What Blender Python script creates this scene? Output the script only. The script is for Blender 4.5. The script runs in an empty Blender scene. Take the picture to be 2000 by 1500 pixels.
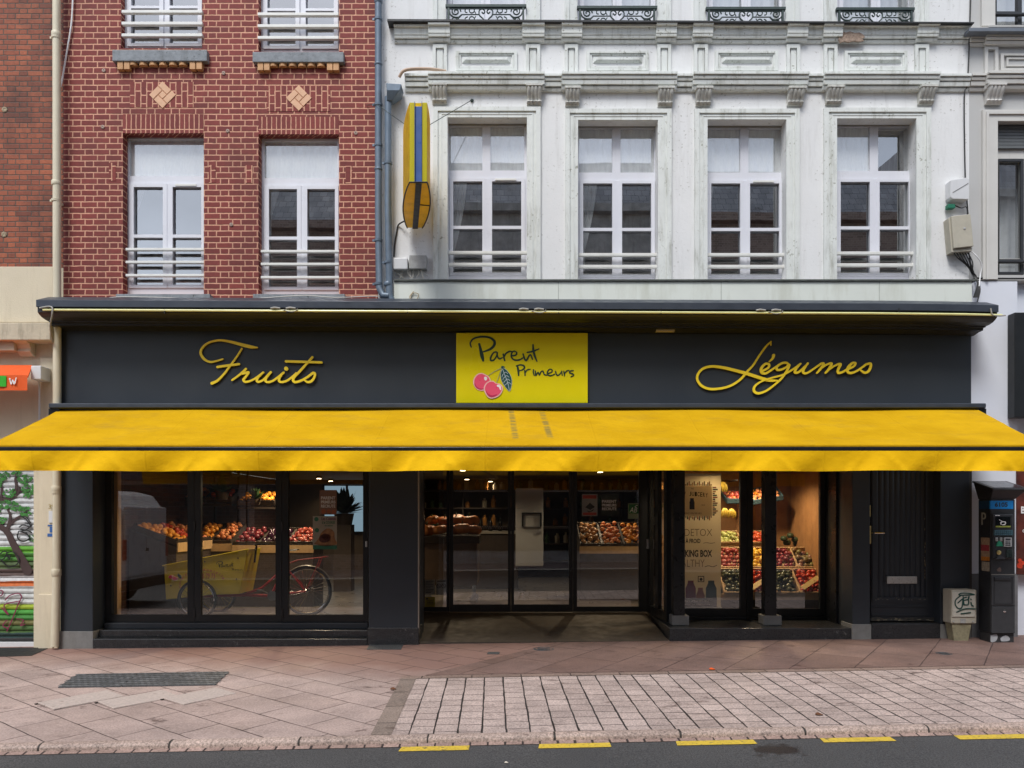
import bpy, bmesh, math, random
from mathutils import Vector, Matrix
random.seed(7)
R = math.radians
scene = bpy.context.scene

# ------------------------------------------------------------------ camera
# metres; x to the right along the street, y into the shop, z up.
# CX, HY: vanishing point in the 2000 x 1500 photograph, F its focal length in pixels, D camera to facade, EYE eye height
CX, HY, F, D, EYE = 1007.0, 1007.0, 1488.0, 9.6, 1.6
cam_data = bpy.data.cameras.new('camera')
cam = bpy.data.objects.new('camera', cam_data)
scene.collection.objects.link(cam)
cam.location = (0, -D, EYE)
cam.rotation_euler = (R(90), 0, 0)
cam_data.sensor_width = 36
cam_data.lens = F / 2000 * 36
cam_data.shift_x = (1000 - CX) / 2000
cam_data.shift_y = (HY - 750) / 2000
cam_data.clip_end = 2000
scene.camera = cam

# ------------------------------------------------------------------ sky, sun, exposure (overcast)
SUN_EL, SUN_AZ = R(55), R(-160)
world = bpy.data.worlds.new("World")
scene.world = world
world.use_nodes = True
wn = world.node_tree
wn.nodes.clear()
sky = wn.nodes.new('ShaderNodeTexSky')
sky.sky_type = 'NISHITA'
sky.sun_disc = False
sky.sun_elevation = SUN_EL
sky.sun_rotation = SUN_AZ
sky.air_density = 1.0
sky.dust_density = 1.0
sky.ozone_density = 1.0
hs = wn.nodes.new('ShaderNodeHueSaturation')
hs.inputs['Saturation'].default_value = 0.52
wtc = wn.nodes.new('ShaderNodeTexCoord')
wmp = wn.nodes.new('ShaderNodeMapping')
wmp.inputs['Scale'].default_value = (1.3, 1.3, 3.2)
wno = wn.nodes.new('ShaderNodeTexNoise')
wno.inputs['Scale'].default_value = 2.2
wno.inputs['Detail'].default_value = 5
wrm = wn.nodes.new('ShaderNodeMapRange')
wrm.inputs['From Min'].default_value = 0.3
wrm.inputs['From Max'].default_value = 0.7
wrm.inputs['To Min'].default_value = 0.8
wrm.inputs['To Max'].default_value = 1.3
bg = wn.nodes.new('ShaderNodeBackground')
bmul = wn.nodes.new('ShaderNodeMath')
bmul.operation = 'MULTIPLY'
bmul.inputs[1].default_value = 0.115
wo = wn.nodes.new('ShaderNodeOutputWorld')
wn.links.new(sky.outputs[0], hs.inputs['Color'])
wn.links.new(wtc.outputs['Generated'], wmp.inputs['Vector'])
wn.links.new(wmp.outputs[0], wno.inputs['Vector'])
wn.links.new(wno.outputs['Fac'], wrm.inputs['Value'])
wn.links.new(wrm.outputs[0], bmul.inputs[0])
wn.links.new(hs.outputs[0], bg.inputs['Color'])
wn.links.new(bmul.outputs[0], bg.inputs['Strength'])
wn.links.new(bg.outputs[0], wo.inputs['Surface'])

sun_data = bpy.data.lights.new('sun', 'SUN')
sun_data.energy = 1.45
sun_data.angle = R(20)
sun_data.color = (1.0, 0.98, 0.95)
sun = bpy.data.objects.new('sun', sun_data)
scene.collection.objects.link(sun)
sun_dir = Vector((math.sin(SUN_AZ) * math.cos(SUN_EL), math.cos(SUN_AZ) * math.cos(SUN_EL), math.sin(SUN_EL)))
sun.rotation_euler = sun_dir.to_track_quat('Z', 'Y').to_euler()
sun.location = sun_dir * 40

scene.view_settings.view_transform = 'Standard'
scene.view_settings.look = 'None'
scene.view_settings.exposure = 0.86
scene.view_settings.gamma = 1
scene.cycles.use_denoising = True
scene.cycles.max_bounces = 8
scene.cycles.transparent_max_bounces = 12
scene.cycles.caustics_reflective = False
scene.cycles.caustics_refractive = False
scene.cycles.sample_clamp_indirect = 4

# ------------------------------------------------------------------ helpers: pixel of the photograph -> point at a real depth
def X(px, Y=0.0): return (px - CX) * (D + Y) / F
def Z(py, Y=0.0): return EYE + (HY - py) * (D + Y) / F
def gz(x, y): return 0.0114 * x + 0.013 * y   # height of the sloping pavement
def kerb_y(x): return -3.82 + 0.0303 * x

def lin(c):
    return tuple((v / 255 / 12.92) if v / 255 <= 0.04045 else ((v / 255 + 0.055) / 1.055) ** 2.4 for v in c)

# ------------------------------------------------------------------ helpers: nodes and materials
def nd(nt, kind, ins=None, **props):
    n = nt.nodes.new('ShaderNode' + kind)
    for k, v in props.items():
        setattr(n, k, v)
    for k, v in (ins or {}).items():
        if isinstance(v, bpy.types.NodeSocket):
            nt.links.new(v, n.inputs[k])
        else:
            n.inputs[k].default_value = v
    return n

def mth(nt, op, a, b=0.0, c=0.0, clamp=False):
    return nd(nt, 'Math', {0: a, 1: b, 2: c}, operation=op, use_clamp=clamp).outputs[0]

def mixc(nt, f, a, b, blend='MIX'):
    def c4(v): return v if isinstance(v, bpy.types.NodeSocket) else (v[0], v[1], v[2], 1.0)
    return nd(nt, 'Mix', {0: f, 6: c4(a), 7: c4(b)}, data_type='RGBA', blend_type=blend).outputs[2]

def rng(nt, v, a, b, c=0.0, d=1.0):
    return nd(nt, 'MapRange', {'Value': v, 'From Min': a, 'From Max': b, 'To Min': c, 'To Max': d}).outputs[0]

def noise(nt, vec, scale, detail=4, rough=0.55):
    return nd(nt, 'TexNoise', {'Vector': vec, 'Scale': scale, 'Detail': detail, 'Roughness': rough}).outputs['Fac']

def scaled(nt, vec, s, loc=(0, 0, 0), rot=(0, 0, 0)):
    return nd(nt, 'Mapping', {'Vector': vec, 'Scale': s, 'Location': loc, 'Rotation': rot}).outputs[0]

def new_mat(name):
    m = bpy.data.materials.new(name)
    m.use_nodes = True
    nt = m.node_tree
    nt.nodes.clear()
    out = nd(nt, 'OutputMaterial')
    p = nd(nt, 'BsdfPrincipled')
    nt.links.new(p.outputs[0], out.inputs['Surface'])
    return m, nt, p

def M(name, col, rough=0.6, var=0.12, scale=6.0, bump=0.0, bscale=40.0, metal=0.0, spec=0.5,
      streak=0.0, dirt=(0.08, 0.08, 0.06), spots=0.0, coat=0.0, sscale=(5, 5, 0.55), rvar=0.1):
    """painted / plain surface: colour varied by noise, optional run-down streaks, spots of wear and bump"""
    m, nt, p = new_mat(name)
    pos = nd(nt, 'NewGeometry').outputs['Position']
    n1 = noise(nt, pos, scale, 6, 0.6)
    n1 = rng(nt, n1, 0.25, 0.75)
    a = tuple(v * (1 - var) for v in col)
    b = tuple(min(1, v * (1 + var)) for v in col)
    c = mixc(nt, n1, a, b)
    if streak:
        s = noise(nt, scaled(nt, pos, sscale), 1.6, 6, 0.65)
        f = rng(nt, s, 0.52, 0.8, 0, streak)
        c = mixc(nt, f, c, dirt)
    if spots:
        s = noise(nt, pos, 26, 3, 0.6)
        s2 = noise(nt, pos, 2.1, 3, 0.6)
        f = mth(nt, 'MULTIPLY', rng(nt, s, 0.6, 0.68), rng(nt, s2, 0.45, 0.6))
        c = mixc(nt, mth(nt, 'MULTIPLY', f, spots), c, dirt)
    nt.links.new(c, p.inputs['Base Color'])
    r = rng(nt, noise(nt, pos, scale * 2.3, 3), 0.3, 0.7, max(0.02, rough - rvar), min(1, rough + rvar))
    nt.links.new(r, p.inputs['Roughness'])
    p.inputs['Metallic'].default_value = metal
    p.inputs['Specular IOR Level'].default_value = spec
    p.inputs['Coat Weight'].default_value = coat
    if bump:
        h = noise(nt, pos, bscale, 5, 0.6)
        bp = nd(nt, 'Bump', {'Strength': bump, 'Distance': 0.01, 'Height': h})
        nt.links.new(bp.outputs[0], p.inputs['Normal'])
    return m

def flemish(name, long_, short, course, joint, brick_cols, mortar_col, u_off=0.0, z_off=0.0, vertical=False, bond=True,
            warp=0.004, dark=0.0, depth=0.006, rough=0.75):
    """brickwork laid in courses of alternating stretchers and headers (or a soldier course when vertical)"""
    m, nt, p = new_mat(name)
    pos = nd(nt, 'NewGeometry').outputs['Position']
    w = nd(nt, 'TexNoise', {'Vector': pos, 'Scale': 14.0, 'Detail': 2.0}).outputs['Color']
    wv = nd(nt, 'VectorMath', {0: w, 1: (0.5, 0.5, 0.5)}, operation='SUBTRACT').outputs[0]
    wv = nd(nt, 'VectorMath', {0: wv, 'Scale': warp * 2}, operation='SCALE').outputs[0]
    pp = nd(nt, 'VectorMath', {0: pos, 1: wv}, operation='ADD').outputs[0]
    sp = nd(nt, 'SeparateXYZ', {0: pp})
    u = mth(nt, 'ADD', mth(nt, 'ADD', sp.outputs[0], sp.outputs[1]), u_off)
    v = mth(nt, 'ADD', sp.outputs[2], z_off)
    if vertical:
        u, v = v, u
    per = long_ + short
    row_f = mth(nt, 'DIVIDE', v, course)
    row = mth(nt, 'FLOOR', row_f)
    fr = mth(nt, 'FRACT', row_f)
    shift = mth(nt, 'MULTIPLY', mth(nt, 'MODULO', mth(nt, 'ADD', row, 1000.0), 2.0), 0.5 if bond else (0.31 if bond is not None else 0.0))
    uu = mth(nt, 'ADD', mth(nt, 'DIVIDE', u, per), shift)
    cell = mth(nt, 'FLOOR', uu)
    t = mth(nt, 'FRACT', uu)
    k = long_ / per
    d0 = mth(nt, 'MINIMUM', t, mth(nt, 'SUBTRACT', 1.0, t))
    d1 = mth(nt, 'ABSOLUTE', mth(nt, 'SUBTRACT', t, k))
    du = mth(nt, 'MULTIPLY', mth(nt, 'MINIMUM', d0, d1), per)
    dv = mth(nt, 'MULTIPLY', mth(nt, 'MINIMUM', fr, mth(nt, 'SUBTRACT', 1.0, fr)), course)
    dist = mth(nt, 'MINIMUM', du, dv)
    mask = rng(nt, dist, joint * 0.5 - 0.0022, joint * 0.5 + 0.0022)        # 1 on brick
    half = mth(nt, 'GREATER_THAN', t, k)
    ident = nd(nt, 'CombineXYZ', {0: cell, 1: row, 2: half}).outputs[0]
    wn_ = nd(nt, 'TexWhiteNoise', {'Vector': ident}, noise_dimensions='3D')
    rnd = wn_.outputs['Value']
    ramp = nd(nt, 'ValToRGB', {'Fac': rnd})
    els = ramp.color_ramp.elements
    for i, c in enumerate(brick_cols):
        e = els[i] if i < 2 else els.new(0.5)
        e.position = i / (len(brick_cols) - 1)
        e.color = (c[0], c[1], c[2], 1)
    bc = ramp.outputs[0]
    n = rng(nt, noise(nt, pos, 30, 5, 0.65), 0.3, 0.7, 0.82, 1.14)
    bc = mixc(nt, 1.0, bc, nd(nt, 'CombineXYZ', {0: n, 1: n, 2: n}).outputs[0], 'MULTIPLY')
    mn = rng(nt, noise(nt, pos, 18, 4), 0.3, 0.7, 0.75, 1.1)
    mc = mixc(nt, 1.0, mortar_col, nd(nt, 'CombineXYZ', {0: mn, 1: mn, 2: mn}).outputs[0], 'MULTIPLY')
    c = mixc(nt, mask, mc, bc)
    if dark:
        big = rng(nt, noise(nt, scaled(nt, pos, (1, 1, 0.6)), 1.3, 5, 0.65), 0.45, 0.68, 0, dark)
        c = mixc(nt, big, c, (0.035, 0.022, 0.018))
    nt.links.new(c, p.inputs['Base Color'])
    p.inputs['Roughness'].default_value = rough
    h = mth(nt, 'ADD', mask, mth(nt, 'MULTIPLY', noise(nt, pos, 90, 4), 0.35))
    bp = nd(nt, 'Bump', {'Strength': 0.7, 'Distance': depth, 'Height': h})
    nt.links.new(bp.outputs[0], p.inputs['Normal'])
    return m

def glass_mat(name, ior, tint=(0.93, 0.95, 0.95), fog=0.0, wob=0.0, rough=0.0):
    """a thin pane: clear transmission plus a mirror reflection that follows Fresnel"""
    m = bpy.data.materials.new(name)
    m.use_nodes = True
    nt = m.node_tree
    nt.nodes.clear()
    out = nd(nt, 'OutputMaterial')
    f0 = ior                                    # reflectance seen square on
    fc = nd(nt, 'LayerWeight', {'Blend': 0.5}).outputs['Facing']
    fr = mth(nt, 'ADD', mth(nt, 'MULTIPLY', mth(nt, 'POWER', fc, 5.0), 1 - f0), f0, clamp=True)
    tr = nd(nt, 'BsdfTransparent', {'Color': (*tint, 1)})
    gl = nd(nt, 'BsdfGlossy', {'Color': (1, 1, 1, 1), 'Roughness': rough})
    pos = nd(nt, 'NewGeometry').outputs['Position']
    if wob:
        h = noise(nt, pos, 1.7, 1)
        bp = nd(nt, 'Bump', {'Strength': wob, 'Distance': 0.02, 'Height': h})
        nt.links.new(bp.outputs[0], gl.inputs['Normal'])
    mx = nd(nt, 'MixShader', {0: fr, 1: tr.outputs[0], 2: gl.outputs[0]})
    last = mx.outputs[0]
    if fog:
        df = nd(nt, 'BsdfDiffuse', {'Color': (0.75, 0.78, 0.78, 1)})
        f = rng(nt, noise(nt, scaled(nt, pos, (6, 6, 1.2)), 3.0, 6, 0.7), 0.3, 0.62, fog * 0.62, fog)
        last = nd(nt, 'MixShader', {0: f, 1: last, 2: df.outputs[0]}).outputs[0]
    nt.links.new(last, out.inputs['Surface'])
    return m

def emit_mat(name, col, strength):
    m = bpy.data.materials.new(name)
    m.use_nodes = True
    nt = m.node_tree
    nt.nodes.clear()
    out = nd(nt, 'OutputMaterial')
    e = nd(nt, 'Emission', {'Color': (*col, 1), 'Strength': strength})
    nt.links.new(e.outputs[0], out.inputs['Surface'])
    return m

# ------------------------------------------------------------------ helpers: mesh builder
def catmull(pts, n=8):
    if len(pts) < 3:
        return [tuple(pts[0][k] + (pts[-1][k] - pts[0][k]) * i / n for k in range(len(pts[0]))) for i in range(n + 1)]
    P = [pts[0]] + list(pts) + [pts[-1]]
    out = []
    for i in range(1, len(P) - 2):
        p0, p1, p2, p3 = P[i - 1], P[i], P[i + 1], P[i + 2]
        for j in range(n):
            t = j / n
            out.append(tuple(0.5 * ((2 * b) + (-a + c) * t + (2 * a - 5 * b + 4 * c - d) * t * t + (-a + 3 * b - 3 * c + d) * t ** 3)
                             for a, b, c, d in zip(p0, p1, p2, p3)))
    out.append(tuple(pts[-1]))
    return out

class MB:
    def __init__(self):
        self.v, self.f = [], []
    def add(self, verts, faces):
        o = len(self.v)
        self.v += [tuple(p) for p in verts]
        self.f += [tuple(i + o for i in q) for q in faces]
        return self
    def box(self, x0, x1, y0, y1, z0, z1):
        return self.add([(x0, y0, z0), (x1, y0, z0), (x1, y1, z0), (x0, y1, z0), (x0, y0, z1), (x1, y0, z1), (x1, y1, z1), (x0, y1, z1)],
                        [(0, 3, 2, 1), (4, 5, 6, 7), (0, 1, 5, 4), (1, 2, 6, 5), (2, 3, 7, 6), (3, 0, 4, 7)])
    def pbox(self, px0, py0, px1, py1, Yf, Yb):
        """box whose front face, at depth Yf, covers this rectangle of the photograph"""
        return self.box(X(px0, Yf), X(px1, Yf), Yf, Yb, Z(py1, Yf), Z(py0, Yf))
    def obox(self, c, ax, ay, az):
        """oriented box: centre and three half-axis vectors"""
        c, ax, ay, az = map(Vector, (c, ax, ay, az))
        vs = [c + sx * ax + sy * ay + sz * az for sz in (-1, 1) for sx, sy in ((-1, -1), (1, -1), (1, 1), (-1, 1))]
        return self.add(vs, [(0, 3, 2, 1), (4, 5, 6, 7), (0, 1, 5, 4), (1, 2, 6, 5), (2, 3, 7, 6), (3, 0, 4, 7)])
    def prism(self, poly, axis, a, b):
        """polygon given in the two other axes, extruded along an axis from a to b"""
        def mk(p, t):
            return {'x': (t, p[0], p[1]), 'y': (p[0], t, p[1]), 'z': (p[0], p[1], t)}[axis]
        n = len(poly)
        vs = [mk(p, a) for p in poly] + [mk(p, b) for p in poly]
        fs = [tuple(range(n))[::-1], tuple(range(n, 2 * n))] + [(i, (i + 1) % n, n + (i + 1) % n, n + i) for i in range(n)]
        return self.add(vs, fs)
    def plate(self, x0, x1, z0, z1, holes, yf, yb):
        """upright slab with rectangular holes, with reveals"""
        xs = sorted({x0, x1, *[min(max(h[0], x0), x1) for h in holes], *[min(max(h[1], x0), x1) for h in holes]})
        zs = sorted({z0, z1, *[min(max(h[2], z0), z1) for h in holes], *[min(max(h[3], z0), z1) for h in holes]})
        def solid(i, j):
            if i < 0 or j < 0 or i >= len(xs) - 1 or j >= len(zs) - 1:
                return False
            cx, cz = (xs[i] + xs[i + 1]) / 2, (zs[j] + zs[j + 1]) / 2
            return not any(h[0] < cx < h[1] and h[2] < cz < h[3] for h in holes)
        for i in range(len(xs) - 1):
            for j in range(len(zs) - 1):
                if not solid(i, j):
                    continue
                a, b, c, d = xs[i], xs[i + 1], zs[j], zs[j + 1]
                self.add([(a, yf, c), (b, yf, c), (b, yf, d), (a, yf, d)], [(0, 1, 2, 3)])
                self.add([(a, yb, c), (b, yb, c), (b, yb, d), (a, yb, d)], [(3, 2, 1, 0)])
                if not solid(i - 1, j): self.add([(a, yf, c), (a, yb, c), (a, yb, d), (a, yf, d)], [(3, 2, 1, 0)])
                if not solid(i + 1, j): self.add([(b, yf, c), (b, yb, c), (b, yb, d), (b, yf, d)], [(0, 1, 2, 3)])
                if not solid(i, j - 1): self.add([(a, yf, c), (b, yf, c), (b, yb, c), (a, yb, c)], [(3, 2, 1, 0)])
                if not solid(i, j + 1): self.add([(a, yf, d), (b, yf, d), (b, yb, d), (a, yb, d)], [(0, 1, 2, 3)])
        return self
    def pplate(self, rect, holes, yf, yb):
        c = lambda r: (X(r[0], yf), X(r[2], yf), Z(r[3], yf), Z(r[1], yf))
        return self.plate(*c(rect), [c(h) for h in holes], yf, yb)
    def tube(self, path, r, seg=8, smooth=0, closed=False):
        pts = [Vector(p) for p in (catmull(path, smooth) if smooth else path)]
        rs = r if isinstance(r, (list, tuple)) else [r] * len(pts)
        if len(rs) != len(pts):
            rs = [rs[0] + (rs[-1] - rs[0]) * i / (len(pts) - 1) for i in range(len(pts))]
        n = len(pts)
        up = None
        vs, fs = [], []
        for i, p in enumerate(pts):
            if closed:
                t = (pts[(i + 1) % n] - pts[i - 1])
            else:
                t = (pts[min(i + 1, n - 1)] - pts[max(i - 1, 0)])
            if t.length < 1e-9: t = Vector((0, 0, 1))
            t.normalize()
            if up is None:
                up = Vector((0, 1, 0)) if abs(t.y) < 0.9 else Vector((1, 0, 0))
            a = (up - t * up.dot(t))
            if a.length < 1e-6: a = t.orthogonal()
            a.normalize()
            up = a
            b = t.cross(a)
            for k in range(seg):
                an = 2 * math.pi * k / seg
                vs.append(p + (a * math.cos(an) + b * math.sin(an)) * rs[i])
        last = n if closed else n - 1
        for i in range(last):
            j = (i + 1) % n
            for k in range(seg):
                fs.append((i * seg + k, i * seg + (k + 1) % seg, j * seg + (k + 1) % seg, j * seg + k))
        if not closed:
            fs.append(tuple(range(seg))[::-1])
            fs.append(tuple((n - 1) * seg + k for k in range(seg)))
        return self.add(vs, fs)
    def lathe(self, c, prof, seg=16, axis='z'):
        vs, fs = [], []
        for (r, h) in prof:
            for k in range(seg):
                a = 2 * math.pi * k / seg
                q = (r * math.cos(a), r * math.sin(a), h)
                if axis == 'y': q = (q[0], q[2], q[1])
                if axis == 'x': q = (q[2], q[0], q[1])
                vs.append((c[0] + q[0], c[1] + q[1], c[2] + q[2]))
        for i in range(len(prof) - 1):
            for k in range(seg):
                fs.append((i * seg + k, i * seg + (k + 1) % seg, (i + 1) * seg + (k + 1) % seg, (i + 1) * seg + k))
        fs.append(tuple(range(seg))[::-1])
        fs.append(tuple((len(prof) - 1) * seg + k for k in range(seg)))
        return self.add(vs, fs)
    def stroke(self, pts, ws, mp, Yf, th, n=7, creep=0.004):
        """a brush stroke as a solid ribbon in an upright plane; mp maps a traced point to (x, z); ws in metres"""
        if not isinstance(ws, (list, tuple)): ws = [ws] * len(pts)
        q = [(*mp(*p), w) for p, w in zip(pts, ws)]
        q = catmull(q, n)
        m = len(q)
        L, Rr = [], []
        tl = []
        for i in range(m):
            a, b = q[max(i - 1, 0)], q[min(i + 1, m - 1)]
            dx, dz = b[0] - a[0], b[1] - a[1]
            l = math.hypot(dx, dz) or 1e-9
            tl.append((dx / l, dz / l))
        ring = []
        def cap(p, t, sgn):
            r = p[2] / 2
            a0 = math.atan2(t[1], t[0])
            return [(p[0] + r * math.cos(a0 + s), p[1] + r * math.sin(a0 + s)) for s in ([-1.0, -0.5, 0, 0.5, 1.0] if sgn > 0 else [math.pi - 1.0, math.pi - .5, math.pi, math.pi + .5, math.pi + 1.0])]
        vs, fs = [], []
        for i in range(m):
            x, z, w = q[i]
            nx, nz = -tl[i][1], tl[i][0]
            y = Yf - creep * i / m
            vs += [(x + nx * w / 2, y, z + nz * w / 2), (x - nx * w / 2, y, z - nz * w / 2),
                   (x + nx * w / 2, Yf + th, z + nz * w / 2), (x - nx * w / 2, Yf + th, z - nz * w / 2)]
        for i in range(m - 1):
            a, b = i * 4, i * 4 + 4
            fs += [(a, a + 1, b + 1, b), (a + 1, a + 3, b + 3, b + 1), (a + 2, a, b, b + 2)]
        self.add(vs, fs)
        for i, sgn in ((0, -1), (m - 1, 1)):
            c = cap(q[i], tl[i], sgn)
            y = Yf - creep * i / m
            x, z, w = q[i]
            nx, nz = -tl[i][1], tl[i][0]
            l, r = (x + nx * w / 2, z + nz * w / 2), (x - nx * w / 2, z - nz * w / 2)
            ringp = [r] + c + [l] if sgn > 0 else [l] + c + [r]
            k = len(ringp)
            self.add([(p[0], y, p[1]) for p in ringp] + [(p[0], Yf + th, p[1]) for p in ringp],
                     [tuple(range(k))] + [(j, j + k, j + k + 1, j + 1) for j in range(k - 1)])
        return self
    def poly(self, pts, mp, Yf, th):
        """a flat cut-out with thickness, outline traced"""
        q = [mp(*p) for p in pts]
        return self.prism(q, 'y', Yf, Yf + th)
    def grid(self, fn, nu, nv):
        vs = [fn(i / nu, j / nv) for j in range(nv + 1) for i in range(nu + 1)]
        fs = [(j * (nu + 1) + i, j * (nu + 1) + i + 1, (j + 1) * (nu + 1) + i + 1, (j + 1) * (nu + 1) + i) for j in range(nv) for i in range(nu)]
        return self.add(vs, fs)
    def mesh(self, name, origin=(0, 0, 0), fix=True):
        me = bpy.data.meshes.new(name)
        o = origin
        me.from_pydata([(p[0] - o[0], p[1] - o[1], p[2] - o[2]) for p in self.v], [], self.f)
        if fix:
            bm = bmesh.new()
            bm.from_mesh(me)
            bmesh.ops.recalc_face_normals(bm, faces=bm.faces)
            bm.to_mesh(me)
            bm.free()
        me.update()
        return me
    def build(self, name, mat, parent=None, smooth=False, bevel=0.0, origin=None, fix=True, label=None):
        if parent is not None:
            o = parent
            org = Vector((0, 0, 0))
            while o is not None:
                org += o.location
                o = o.parent
        elif origin is not None:
            org = Vector(origin)
        else:
            xs, ys, zs = zip(*self.v)
            org = Vector(((min(xs) + max(xs)) / 2, (min(ys) + max(ys)) / 2, min(zs)))
        me = self.mesh(name, org, fix)
        me.materials.append(mat)
        if smooth:
            me.polygons.foreach_set('use_smooth', [True] * len(me.polygons))
            if smooth != 'all':
                try: me.set_sharp_from_angle(angle=R(38))
                except Exception: pass
        ob = bpy.data.objects.new(name, me)
        scene.collection.objects.link(ob)
        if parent is not None:
            ob.parent = parent
        else:
            ob.location = org
        if bevel:
            md = ob.modifiers.new('bevel', 'BEVEL')
            md.width = bevel
            md.segments = 2
            md.limit_method = 'ANGLE'
            md.angle_limit = R(40)
        if label: ob['label'] = label
        return ob

def tag(o, label, cat, group=None):
    o['label'] = label
    o['category'] = cat
    if group: o['group'] = group
    return o

def thing(name, label, cat, loc=(0, 0, 0), group=None):
    o = bpy.data.objects.new(name, None)
    o.empty_display_size = 0.2
    scene.collection.objects.link(o)
    o.location = loc
    return tag(o, label, cat, group)

def structure(o):
    o['kind'] = 'structure'
    return o

def add_text(mb, body, rect, Y, th=0.002, shear=0.0, bold=0.0, mp=None):
    """letters fitted into this rectangle of the photograph at depth Y (mp: own map from rectangle units to x, y, z)"""
    cu = bpy.data.curves.new('lettering', 'FONT')
    cu.body = body
    cu.size = 1
    cu.extrude = 0.01
    cu.offset = bold
    cu.resolution_u = 3
    cu.shear = shear
    ob = bpy.data.objects.new('lettering', cu)
    scene.collection.objects.link(ob)
    bpy.context.view_layer.update()
    me = bpy.data.meshes.new_from_object(ob.evaluated_get(bpy.context.evaluated_depsgraph_get()))
    vs = [tuple(v.co) for v in me.vertices]
    fs = [tuple(p.vertices) for p in me.polygons]
    bpy.data.objects.remove(ob)
    bpy.data.curves.remove(cu)
    bpy.data.meshes.remove(me)
    if not vs: return
    x0, x1 = min(v[0] for v in vs), max(v[0] for v in vs)
    y0, y1 = min(v[1] for v in vs), max(v[1] for v in vs)
    out = []
    for v in vs:
        a = (v[0] - x0) / (x1 - x0 or 1)
        b = (v[1] - y0) / (y1 - y0 or 1)
        px = rect[0] + a * (rect[2] - rect[0])
        py = rect[3] + b * (rect[1] - rect[3])
        front = v[2] > 0
        if mp:
            out.append(mp(px, py, front))
        else:
            out.append((X(px, Y), Y - (th if front else 0), Z(py, Y)))
    mb.add(out, fs)

# ------------------------------------------------------------------ materials
BR = lin
red_cols = [(0.165, 0.024, 0.020), (0.200, 0.030, 0.024), (0.235, 0.038, 0.030)]
m_redbrick = flemish('red_painted_brick', 0.205, 0.105, 0.0735, 0.0145, red_cols, (0.68, 0.35, 0.23), u_off=0.05, z_off=0.03, dark=0.3)
m_soldier = flemish('red_painted_soldier_brick', 0.21, 0.105, 0.0735, 0.0145, red_cols, (0.68, 0.35, 0.23), u_off=0.02, vertical=True, z_off=0.034)
m_soldier1 = flemish('red_painted_soldier_course', 0.5, 0.5, 0.061, 0.013, red_cols, (0.68, 0.35, 0.23), u_off=0.21 - 0.0, vertical=True, z_off=0.034, bond=None)
m_orangebrick = flemish('old_orange_brick', 0.20, 0.10, 0.0655, 0.011,
                        [(0.22, 0.06, 0.032), (0.31, 0.084, 0.04), (0.39, 0.11, 0.05)], (0.11, 0.08, 0.06), dark=0.8, warp=0.007)
m_stucco = M('white_stucco', (0.77, 0.775, 0.77), 0.85, 0.05, 1.2, bump=0.25, bscale=22, streak=0.42, dirt=(0.38, 0.37, 0.34), spots=0.9)
m_mould = M('pale_green_white_moulding', (0.71, 0.735, 0.705), 0.75, 0.08, 3, bump=0.3, bscale=18, streak=0.75, dirt=(0.22, 0.22, 0.16), spots=0.8, sscale=(7, 7, 1.2))
m_ornament = M('weathered_grey_stone_ornament', (0.56, 0.56, 0.52), 0.85, 0.25, 14, bump=0.4, streak=0.7, dirt=(0.10, 0.10, 0.08), sscale=(14, 14, 2))
m_band = M('pale_green_painted_sheet', (0.72, 0.755, 0.69), 0.5, 0.05, 1.5, streak=0.5, dirt=(0.36, 0.36, 0.26), sscale=(2.2, 2.2, 0.5))
m_greystucco = M('pale_grey_stucco', (0.50, 0.50, 0.49), 0.8, 0.04, 2, bump=0.15)
m_greymould = M('pale_warm_grey_moulding', (0.60, 0.59, 0.56), 0.7, 0.05, 3, streak=0.25, dirt=(0.3, 0.28, 0.22))
m_whitewall = M('white_painted_wall', (0.70, 0.73, 0.80), 0.7, 0.03, 2, bump=0.1)
m_plinthgrey = M('grey_cement_plinth', (0.16, 0.16, 0.165), 0.85, 0.2, 7, bump=0.3, streak=0.4)
m_cream = M('cream_render', (0.66, 0.58, 0.43), 0.8, 0.06, 2.5, bump=0.35, bscale=60, streak=0.35, dirt=(0.28, 0.23, 0.15))
m_creampipe = M('cream_painted_pipe', (0.66, 0.60, 0.45), 0.5, 0.06, 5, streak=0.5, dirt=(0.33, 0.27, 0.16), sscale=(9, 9, 0.8))
m_zinc = M('blue_grey_zinc', (0.14, 0.185, 0.24), 0.5, 0.18, 7, metal=0.25, streak=0.35, dirt=(0.08, 0.09, 0.1))
m_stone = M('grey_blue_stone', (0.24, 0.26, 0.28), 0.8, 0.25, 16, bump=0.4, spots=1.0, dirt=(0.03, 0.035, 0.03), streak=0.5)
m_tan = M('tan_glazed_brick', (0.56, 0.30, 0.13), 0.6, 0.2, 9, bump=0.2)
m_peach = M('peach_brick', (0.70, 0.42, 0.26), 0.7, 0.08, 9, bump=0.2)
m_pvc = M('white_pvc', (0.72, 0.73, 0.78), 0.35, 0.03, 3, streak=0.12, dirt=(0.4, 0.4, 0.36))
m_rail = M('off_white_painted_rail', (0.74, 0.74, 0.70), 0.45, 0.05, 8, streak=0.2, dirt=(0.35, 0.33, 0.25))
m_brownhead = M('brown_grey_timber', (0.22, 0.20, 0.165), 0.7, 0.15, 6)
m_iron = M('dark_green_cast_iron', (0.035, 0.055, 0.05), 0.5, 0.2, 20, metal=0.2)
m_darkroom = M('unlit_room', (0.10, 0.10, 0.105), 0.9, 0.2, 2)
m_glass = glass_mat('window_glass', 0.32, wob=0.025)
m_glassfog = glass_mat('misted_window_glass', 0.46, fog=0.55, wob=0.025)
m_shopglass = glass_mat('shop_glass', 0.125, (0.88, 0.90, 0.91), wob=0.012)
m_net = M('white_net_curtain', (0.78, 0.79, 0.80), 0.9, 0.05, 4)
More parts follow.
